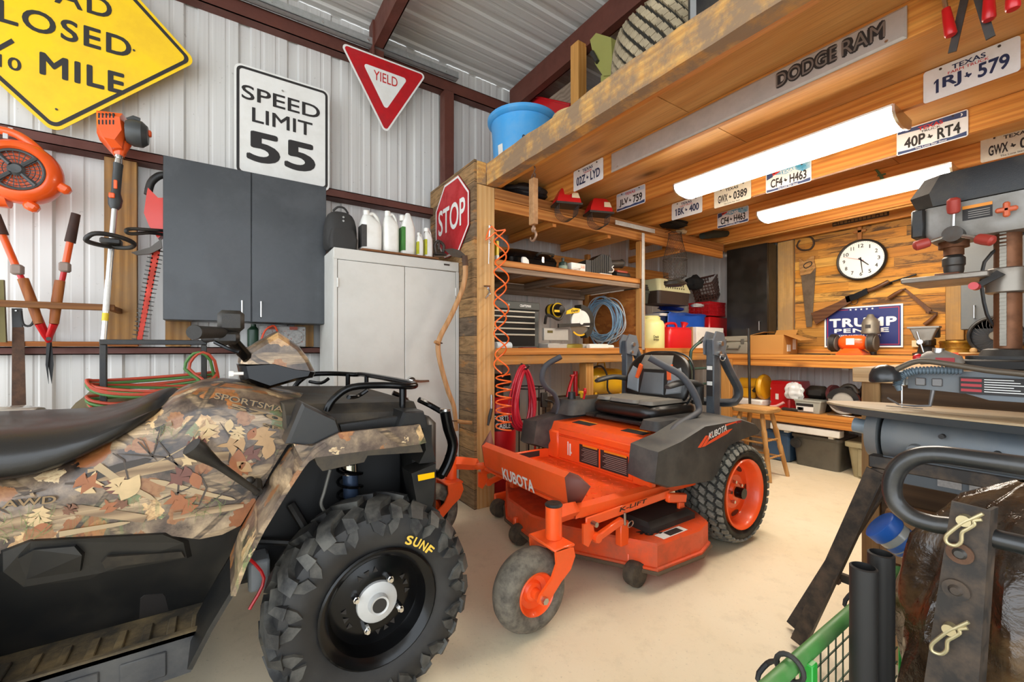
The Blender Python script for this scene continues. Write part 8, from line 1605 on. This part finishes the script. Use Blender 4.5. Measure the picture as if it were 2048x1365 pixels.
for px,py,x in((1907,405,cx-.14),(1836,491,cx-.14),(1978,481,cx-.14)):
    e_=PX(px,py,x); d=(e_-hb); m=MB(); m.cyl(hb-V((.02,0,0)),hb.lerp(e_,.72),.007,n=8); ar=m.build('feed_handle',STEEL,dp); m=MB(); m.tube([hb.lerp(e_,.66),hb.lerp(e_,.70),hb.lerp(e_,.85),hb.lerp(e_,1.08),hb.lerp(e_,1.14)],[.013,.018,.02,.019,.010],14); m.build('knob',mat('dull_red_knob','#a23a30',.45,0,.1),ar)
m=MB(); k_=PX(2016,422,cx-.09); m.cyl(k_,k_-V((.03,0,0)),.006,n=8); [m.box(k_-V((.03,0,0)),(.012,.018,.055),.005,R=Matrix.Rotation(PI/4*2*j,3,'X')) for j in(0,1)]; m.build('tension_knob',mat('orange_knob','#c9603a',.5),dp)
tz=PX(1900,556,cx).z; m=MB(); m.bb(cx-.13,cx+.13,cy+.03,cy+.275,tz-.022,tz,b=.004); m.lathe([(.05,-.06),(.058,-.055),(.058,.03),(.05,.035)],(cx,cy,tz-.02),'z',24); m.bb(cx-.02,cx+.02,cy+.03,cy+.07,tz-.05,tz-.01,b=.005); m.build('table',mat('dull_table_steel','#8b8378',.4,.6,.12,20,dirt='#5a4433',damt=.4),dp); m=MB(); m.bb(cx-.05,cx+.02,cy+.12,cy+.19,tz,tz+.016,b=.002); m.build('wood_block',wood('block_wood','#6d3f25','#4f2b17','y'),dp)
c0=PX(1995,551,cx-.075); c1=PX(1952,574,cx-.11); m=MB(); m.prism([c0+V((0,0,.018)),c0-V((0,.02,.0)),c1-V((0,0,.012)),c1+V((0,.01,.0))],(-.012,0,0)); m.build('crank',BLACKP,dp); m=MB(); m.cyl(c1,c1-V((.045,0,0)),.014,n=14); m.build('crank_knob',REDP,dp)
m=MB(); m.tube([V((cx+.02,cy-.04,1.6)),V((cx-.03,cy+.055,1.5)),V((cx-.02,cy+.05,1.3)),V((cx+.02,cy+.0,1.2))],.006,6,sm=4); m.build('power_cord',BLACKP,dp)
m=MB(); a=PX(1838,438,2.5); m.tube([V((2.5,a.y,a.z)),V((2.5,a.y-.045,a.z+.045))],.007,8); m.tube([V((2.5,a.y-.045,a.z+.045)),V((2.5,a.y-.03,a.z+.075))],.007,8); m.tube([V((2.5,a.y-.045,a.z+.045)),V((2.5,a.y-.09,a.z+.03)),V((2.5,a.y-.12,a.z+.0))],.007,8); m.build('belt_lever',GCI,dp)
# rotary tool on the scroll-saw side
rt_=thing('angle_grinder','grey corded hand tool with red label lying on the side bench','power tool',(2.22,.45,1.091)); p=lambda a,b,x=2.225:PX(a,b,x)
m=MB(); m.tube([p(1838,722),p(1858,716),p(1885,716),p(1915,724),p(1922,730)],[.018,.028,.032,.026,.015],14,flat=.8); m.build('body',mat('tool_grey','#7c766c',.5,0,.1),rt_); m=MB(); m.cyl(p(1876,706),p(1877,697),.017,n=18); m.build('dust_cap',STEEL,rt_); m=MB(); a=p(1890,722,2.19); m.box(a,(.004,.05,.022)); m.build('red_label',mat('red_label','#a3262c',.5),rt_); m=MB(); m.sph(p(1836,716),.016); m.build('red_knob',REDP,rt_)
# scroll saw on its stand
SX=1.86; ss=thing('scroll_saw','large grey scroll saw with pale oval table and black work lamp','scroll saw',(SX,.2,.83)); SGR=mat('saw_grey','#5f666c',.42,.15,.08,10,dirt='#8d867a',damt=.35,dscale=6); DKG=mat('saw_dark_grey','#3d4145',.45,0,.1,10)
bz=.945
tY=[.66,.62,.55,.46,.30,.1,-.1,-.2]; m=MB()
oc_=[(SX-.16*math.sqrt(max(0,1-((y-.16)/.5)**2)),y) for y in[.655-.04*i for i in range(26)]]; oval=[(x,y) for x,y in oc_]+[(2*SX-x,y) for x,y in oc_[::-1]]
m.prism([V((x,y,.968)) for x,y in oval],(0,0,.006)); m.build('table_top',wood('pale_table_board','#c2ab88','#a98f6a','y',1,.5,knots=0,grey='#9b8d79',gamt=.4),ss)
m=MB(); m.loft([[V((SX+(x-SX)*.9,.16+(y-.16)*.94,.945)) for x,y in oval],[V((x,y,.967)) for x,y in oval]],0,True); m.build('table_rim',DKG,ss)
m=MB(); m.tube([V((SX+.02,.49,.87)),V((SX+.02,.44,.87)),V((SX+.02,-.25,.865))],[.075,.085,.09],24); m.cyl((SX-.055,.40,.852),(SX-.085,.40,.848),.020,n=16); m.build('body',SGR,ss)
m=MB(); m.tube([V((SX+.02,.535,.875)),V((SX+.02,.50,.875))],[.08,.092],20); m.build('end_cap',SGR,ss); m=MB(); m.cyl((SX+.02,.585,.895),(SX+.02,.535,.89),.026,n=12); m.build('speed_knob',mat('blue_grey_knob','#76838c',.4),ss)
for y,z,r_ in((.30,.86,.008),(.23,.875,.008),(.10,.85,.014),(.34,.905,.007)): m=MB(); m.cyl((SX-.066,y,z),(SX-.085,y,z),r_,n=14); m.build('socket_hole',INK,ss)
m=MB(); m.cyl((SX-.084,.40,.848),(SX-.086,.40,.848),.015,n=16); m.build('tube_opening',INK,ss)
a,b=PX(1820,772,SX),PX(2048,775,SX); m=MB(); m.loft([[V((SX-w_,y,z0)),V((SX+w_,y,z0)),V((SX+w_,y,z1)),V((SX-w_,y,z1))] for y,w_,z0,z1 in((a.y,.022,1.04,1.085),(a.y-.04,.026,1.04,1.095),(.30,.03,1.035,1.10),(.25,.035,1.02,1.105),(-.25,.04,1.02,1.11))],0,True); m.build('upper_arm',SGR,ss,ang=25)
m=MB(); m.bb(SX-.0395,SX-.0365,-.15,PX(1919,760,SX-.035).y,1.035,1.085); lb2=m.build('arm_label',INK,ss); m=MB(); y=PX(1919,760,SX-.04).y; [m.bb(SX-.0405,SX-.0395,y-.045,y-.003,z,z+.008) for z in(1.042,1.057,1.072)]; m.build('red_print',mat('red_label','#a3262c',.5),lb2); m=MB(); [m.bb(SX-.0405,SX-.0395,y-.13+.012*(k%3),y-.05,1.043+.007*k,1.045+.007*k) for k in range(6)]; m.build('white_print',WHITEINK,lb2)
m=MB(); y=PX(1848,768,SX-.03).y; [m.bb(SX-.034,SX-.024,yy-.012,yy+.012,1.052,1.076,b=.002) for yy in(y+.008,y-.03)]; m.build('clamp_screw',mat('dull_grey_steel','#6d6a68',.45,.5,.12,20),ss)
y=PX(1804,790,SX).y; m=MB(); m.bb(SX-.001,SX+.001,y-.0015,y+.0015,.96,1.05); m.build('blade',STEEL,ss); m=MB(); m.bb(SX-.012,SX+.012,y-.012,y+.012,1.045,1.075,b=.003); m.bb(SX-.01,SX+.01,a.y-.01,y,1.05,1.07); m.build('blade_clamp',STEEL,ss); m=MB(); m.bb(SX-.006,SX+.006,y-.05,y+.04,.974,.9755); m.build('table_slot',INK,ss)
m=MB(); q=PX(1866,778,SX-.02); m.tube([V((SX-.02,q.y,1.04)),V((SX-.03,q.y+.005,.99)),V((SX-.03,q.y+.04,.985)),V((SX-.03,y-.0,.985))],[.006,.005,.004,.002],8); m.tube([V((SX-.03,y,.985)),V((SX-.03,y+.03,1.005))],.003,6); m.build('hold_down',mat('dull_grey_steel','#6d6a68',.45,.5,.12,20),ss)
# segmented blower nozzle and gooseneck lamp
m=MB(); pth=[PX(px,py,SX-.06) for px,py in((1920,742),(1890,741),(1860,741),(1830,742),(1808,748),(1797,757),(1795,770),(1799,782))]; m.tube(pth,[.010,.010,.010,.010,.010,.010,.010,.006],10,sm=3)
for i in range(26):
    t_=i/25*6.0; k=min(int(t_),6); f_=t_-k; o=pth[k].lerp(pth[k+1],f_); d=(pth[k+1]-pth[k]).normalized(); m.tube([o-d*.006,o,o+d*.003],[.009,.0135,.009],10)
m.build('blower_hose',mat('segment_blue_grey','#56656f',.4,0,.08),ss)
m=MB(); pth=[PX(px,py,SX-.09) for px,py in((2120,762),(2048,749),(1980,742),(1910,731),(1855,723),(1830,724),(1806,733),(1790,741))]; m.tube(pth,.0085,10,sm=6); m.build('lamp_neck',mat('ribbed_neck','#5b5145',.5,.4,.1),ss)
m=MB(); hd=PX(1770,752,SX-.09); m.lathe([(.0,.048),(.012,.047),(.028,.038),(.038,.02),(.041,.0),(.038,-.006),(.03,.005),(.0,.01)],hd-V((0,0,.012)),'z',28,ax_v=(-.05,.12,1)); m.build('lamp_shade',mat('lamp_black','#2b2b2c',.3,.2,.08,coat=.2),ss)
# stand
sd2=thing('saw_stand','worn black steel stand of splayed angle legs under the scroll saw','stand',(1.85,.2,0)); WBK=mat('worn_black_steel','#2c2825',.55,.3,.2,30,dirt='#7a6552',damt=.5,dscale=16)
def angle(A_,B_,w=.045,nm='leg'):
    q=MB(); d=(B_-A_).normalized(); s_=V((0,1,0))-d*d.y; s_.normalize(); n=d.cross(s_)
    q.loft([[P_,P_+s_*w,P_+s_*w+n*.004,P_+n*.004] for P_ in(A_,B_)],0,True); q.loft([[P_,P_+n*w,P_+n*w+s_*.004,P_+s_*.004] for P_ in(A_,B_)],0,True); q.build(nm,WBK,sd2,ang=20)
fl_=PZ(1612,1300,.002); tp=PX(1752,912,1.75)
angle(fl_,V((1.74,.455,.765)),.055); angle(V((1.96,.80,.002)),V((1.955,.47,.75)),.045); angle(V((1.62,-.42,.002)),V((1.735,-.16,.765)),.05); angle(V((2.10,-.42,.002)),V((2.0,-.16,.755)),.05)
m=MB(); m.bb(1.745,1.785,-.25,.505,.782,.822,b=.003); m.bb(1.745,2.0,.42,.50,.755,.781,b=.003); m.bb(1.975,2.01,-.25,.5,.755,.80,b=.003); m.build('top_rail',WBK,sd2)
m=MB(); z=PX(1900,955,1.76).z; m.bb(1.752,1.758,-.3,.47,z-.045,z+.035,b=.002); br_=m.build('side_rail',DKG,sd2); m=MB(); y=PX(1875,950,1.75).y; [m.bb(1.749,1.752,y-.05-.065*k,y-.065*k,z-.03,z+.018) for k in range(3)]; lb3=m.build('warning_label',mat('pale_grey_print','#77716c',.5,0,.5,150),br_); m=MB(); [m.bb(1.748,1.7495,y-.05-.065*k,y-.065*k,z+.012,z+.02) for k in range(3)]; m.build('red_header',mat('red_label','#a3262c',.5),lb3)
m=MB(); m.bb(1.83,1.85,-.35,.63,.33,.36,b=.003); m.build('cross_brace',WBK,sd2); m=MB(); a=fl_.lerp(V((1.76,.44,.80)),.42); m.cyl(a+V((-.012,0,0)),a+V((.01,.03,0)),.012,n=6); m.build('bolt',RUST,sd2)
# boxes behind the stand
for i,(lab,x0,x1,y0,y1,z0,z1) in enumerate((('crumpled brown carton on the floor behind the scroll saw stand',2.055,2.185,.1,.58,.0,.335),('brown carton stacked on another behind the scroll saw stand',2.055,2.185,.12,.56,.375,.56))):
    q=MB(); q.loft([rsec(x0,x1,y0,y1,z0,.02),rsec(x0-.01,x1,y0,y1+.008,(z0+z1)/2,.02),rsec(x0+.006,x1,y0,y1-.012,z1,.02)],0,True); single(q,'brown_carton',lab,'carton',mat('brown_card2','#8d6a47',.85,0,.12,12,.2,60),None,40)
bkt=thing('paint_bucket','clear and blue bucket of hardware tipped on the brown cartons behind the stand','bucket',tuple(PX(1795,1105,1.72)))
d=V((-.25,.55,.5)).normalized(); o=PX(1822,1100,1.66); m=MB(); m.lathe([(.0,0),(.036,0),(.042,.02),(.046,.085)],o,'z',28,ax_v=d); m.build('pail',mat('clear_grey_pail','#8d8d88',.25,0,.1,coat=.3),bkt); m=MB(); m.lathe([(.046,.06),(.049,.064),(.049,.092),(.044,.095),(.0,.095)],o,'z',28,ax_v=d); m.build('lid',mat('bucket_blue','#2457a6',.35,0,.1),bkt); m=MB(); m.lathe([(.0405,.01),(.0445,.04)],o,'z',28,cap=False,ax_v=d); m.build('label',mat('bucket_label','#33558f',.5,0,.5,60),bkt)
# ================================================================ GARDEN CART AND ATTACHMENT BY THE CAMERA
gcart=thing('garden_cart','green tube-rail garden cart with wire mesh sides','garden cart',(1.2,.2,0)); GRT=mat('cart_green','#4d8a45',.45,0,.1,14,dirt='#7f9a6a',damt=.5,dscale=10); GBR=mat('bright_green','#2fa33a',.4,0,.08)
zR=.55; r0_,r1_=PZ(1560,1362,zR),PZ(1790,1142,zR); Yr=(r0_.y+r1_.y)/2
m=MB(); m.tube([V((r0_.x-.25,Yr,zR)),V((r1_.x,Yr,zR)),V((r1_.x+.03,Yr-.03,zR)),V((r1_.x+.03,Yr-.5,zR))],.0145,12); m.tube([V((r0_.x-.25,Yr-.53,zR)),V((r1_.x,Yr-.53,zR))],.0145,10); m.build('top_rail',GRT,gcart)
m=MB()
for k in range(24): x=r0_.x-.25+k*.04; m.cyl((x,Yr,zR),(x,Yr,.22),.0018,n=4)
for k in range(9): z=.22+k*.04; m.cyl((r0_.x-.25,Yr,z),(r1_.x,Yr,z),.0018,n=4)
for k in range(13): y=Yr-k*.04; m.cyl((r1_.x+.03,y,zR),(r1_.x+.03,y,.22),.0018,n=4)
m.build('wire_mesh',mat('mesh_wire','#3a4a38',.5,.5),gcart)
for x in(r0_.x+.10,r1_.x-.12,r1_.x+.02): m=MB(); m.bb(x-.012,x+.012,Yr-.024,Yr-.0,.2,zR,b=.002); m.build('post',GBR,gcart)
m=MB(); m.bb(r0_.x-.25,r1_.x+.03,Yr-.53,Yr,.20,.222,b=.003); m.build('bed',GRT,gcart)
for x in(r0_.x-.1,r1_.x-.15):
    for y in(Yr+.045,Yr-.57): m=MB(); m.lathe([(.0,-.03),(.06,-.03),(.12,-.035),(.13,0),(.12,.035),(.06,.03),(.0,.03)],(x,y,.131),'y',24); m.build('wheel',RUBBER,gcart)
for px,py in((1755,1190),(1585,1340)): m=MB(); o=PZ(px,py,zR); m.torus((o.x,Yr,zR),(1,0,0),.024,.005,18,6); m.tube([V((o.x,Yr+.022,zR)),V((o.x+.02,Yr+.05,zR-.03)),V((o.x-.0,Yr+.06,zR-.06)),V((o.x+.01,Yr+.03,zR-.08))],.005,6,sm=3); single(m,'rubber_strap','black rubber strap wound on the green cart rail, '+('the one nearer the scroll saw stand' if px>1700 else 'the one nearer the cut-off lower edge'),'strap',RUBBER)
for (px,py,x,lab) in((1727,1135,1.02,'black rubber pipe standing in the green cart, the shorter one'),(1762,1108,1.10,'black rubber pipe standing in the green cart, the taller one behind')):
    t_=PX(px,py,x); m=MB(); m.lathe([(.021,0),(.022,t_.z-.224),(.0185,t_.z-.222),(.017,.01),(.0,.01)],(t_.x,t_.y,.224),'z',24); single(m,'rubber_pipe',lab,'pipe',mat('pipe_rubber','#1a1817',.55,0,.1,20))
m=MB(); A_=[PX(px,py,1.18) for px,py in((1721,1242),(1780,1195),(1782,1300),(1725,1322))]; zb=.224; m.prism([A_[0],A_[1],V((1.18,A_[2].y,zb)),V((1.18,A_[3].y,zb))],(.008,0,0)); single(m,'steel_plate','bare grey steel plate standing in the green cart','steel plate',mat('dull_grey_steel','#6d6a68',.45,.5,.12,20))
m=MB(); m.bb(.74,.93,.02,.30,.224,.33,b=.004); single(m,'rusty_box','dark red-brown steel box lying in the green cart','box',RUST)
# attachment frame
af=thing('attachment_frame','black bent-tube attachment frame with two hairpin clips','mower attachment',(1.05,.1,0)); XF=1.05; p=lambda a,b,x=XF:PX(a,b,x)
m=MB(); m.tube([p(2130,945),p(2048,932),p(1960,920),p(1880,910),p(1832,914),p(1798,935),p(1784,968),p(1790,1003),p(1820,1032),p(1865,1048),p(1920,1056),p(1985,1076),p(2060,1094),p(2140,1115)],.0155,14,sm=5); m.build('bent_tube',mat('gloss_black_tube','#232425',.3,.1,.12,14,dirt='#6f675b',damt=.3,dscale=7,coat=.25),af)
XB=XF-.03; A_=[PX(1903,1003,XB),PX(1972,1020,XB),PX(1948,1365,XB),PX(1848,1365,XB)]; k1=(A_[2].z-.224)/(A_[1].z-A_[2].z); ex=(A_[2]-A_[1])*k1; k2=(A_[3].z-.224)/(A_[0].z-A_[3].z); ex2=(A_[3]-A_[0])*k2
m=MB(); m.prism([A_[0],A_[1],A_[2]+ex,A_[3]+ex2],(.006,0,0)); m.prism([A_[1],A_[1]+V((.035,-.004,0)),A_[2]+ex+V((.035,-.004,0)),A_[2]+ex],(0,-.005,0)); bk3=m.build('bracket',WBK,af,ang=20)
for px,py in((1930,1040),(1901,1257)):
    o=PX(px,py,XB-.004); m=MB(); m.cyl(o+V((.03,0,0)),o-V((.012,0,0)),.009,n=16); m.build('clevis_pin',mat('zinc_yellow_wire','#b8aa84',.35,.6,.1),bk3)
    w_=lambda a,b:PX(px+a,py+b,XB-.014); m=MB(); m.tube([w_(36,-12),w_(14,-2),w_(-4,6),w_(-26,22),w_(-38,34),w_(-36,46),w_(-20,52),w_(-8,44),w_(-6,26),w_(6,18),w_(18,10),w_(18,2),w_(34,0)],.0028,8,sm=4); m.build('hairpin_clip',mat('zinc_yellow_wire','#b8aa84',.35,.6,.1),bk3)
for px,py,mm_ in((1920,1107,RUST),(1912,1180,WBK)):
    o=PX(px,py,XB-.002); m=MB(); m.cyl(o,o-V((.004,0,0)),.017,n=20); m.build('washer',mm_,bk3); m=MB(); m.cyl(o-V((.003,0,0)),o-V((.009,0,0)),.010,.006,12); m.build('rivet',DKSTEEL if mm_ is RUST else WBK,bk3)
m=MB(); fo=A_[2]+ex; m.bb(XB-.06,XB+.05,fo.y-.02,fo.y+.06,.2225,.2265,b=.001); m.build('foot_plate',BLACKP,af)
GB=NT('brown_film'); GB.set(.22,0,.5,coat=.3); _v=GB.co(); GB.base(GB.ramp(GB.noise(_v,5,6,.65,.8),[(.3,'#150e09'),(.5,'#38281a'),(.62,'#5c452c'),(.75,'#211710')])); GB.bump(GB.noise(_v,14,5,.6,.6),.5,.02); GB=GB.m
m=MB(); r0=random.Random(3); ph=[r0.uniform(0,6) for _ in range(6)]
def bagf(u,v):
    a=2*PI*u; z=.228+v*.68; pr=[(0,.15),(.3,.185),(.6,.18),(.8,.15),(.93,.09),(1,.02)]
    for (v0,a0),(v1,a1) in zip(pr,pr[1:]):
        if v0<=v<=v1: R_=a0+(a1-a0)*(v-v0)/(v1-v0)
    R_*=1+.10*math.sin(5*a+ph[0]+4*v)+.06*math.sin(11*a+ph[1]-6*v)+.035*math.sin(19*a+9*v)
    return V((1.305+R_*math.cos(a),.12+R_*1.02*math.sin(a),z))
m.grid(64,30,bagf,0,cu=True); single(m,'refuse_bag','dark brown plastic refuse bag in the green cart behind the black attachment frame','bag',GB,ang=60)
# ================================================================ CAMERA, LIGHT
cam=bpy.data.cameras.new('camera'); co=bpy.data.objects.new('camera',cam); COL.objects.link(co)
co.location=(0,0,H); f=V((CA,SA,0)); r=V((SA,-CA,0))
co.matrix_world=Matrix(((r.x,0,-f.x,0),(r.y,0,-f.y,0),(0,1,0,H),(0,0,0,1)))
cam.sensor_width=36; cam.lens=FPX/2048*36; cam.shift_y=(HY-682.5)/2048; cam.clip_start=.05
sc.camera=co
w=bpy.data.worlds.new('World'); sc.world=w; w.use_nodes=True
bg=w.node_tree.nodes['Background']; bg.inputs[0].default_value=(.86,.93,1,1); bg.inputs[1].default_value=2.75
sc.view_settings.view_transform='Standard'; sc.view_settings.look='None'; sc.view_settings.exposure=0.55; sc.view_settings.gamma=1
sc.cycles.use_denoising=True; sc.cycles.max_bounces=8; sc.cycles.diffuse_bounces=5; sc.cycles.sample_clamp_indirect=6
GROUPS={'brown_carton':'brown cartons','rubber_pipe':'black pipes in the green cart','rubber_strap':'rubber straps on the cart rail','trolley_jack':'red jacks by the yellow tank','pet_carrier':'pet carriers in the corner stack','wall_cabinet':'wall cabinets','road_sign':'road signs on the walls','workbench':'timber workbenches','tool_case':'tool cases on the plank-wall bench','storage_tote':'plastic totes','power_tool':'hand-held power tools'}
for o in list(sc.objects):
    k=o.name.split('.')[0]
    if o.parent is None and k in GROUPS and 'category' in o and 'group' not in o: o['group']=GROUPS[k]
for o in sc.objects:
    if '_g' in o: del o['_g']
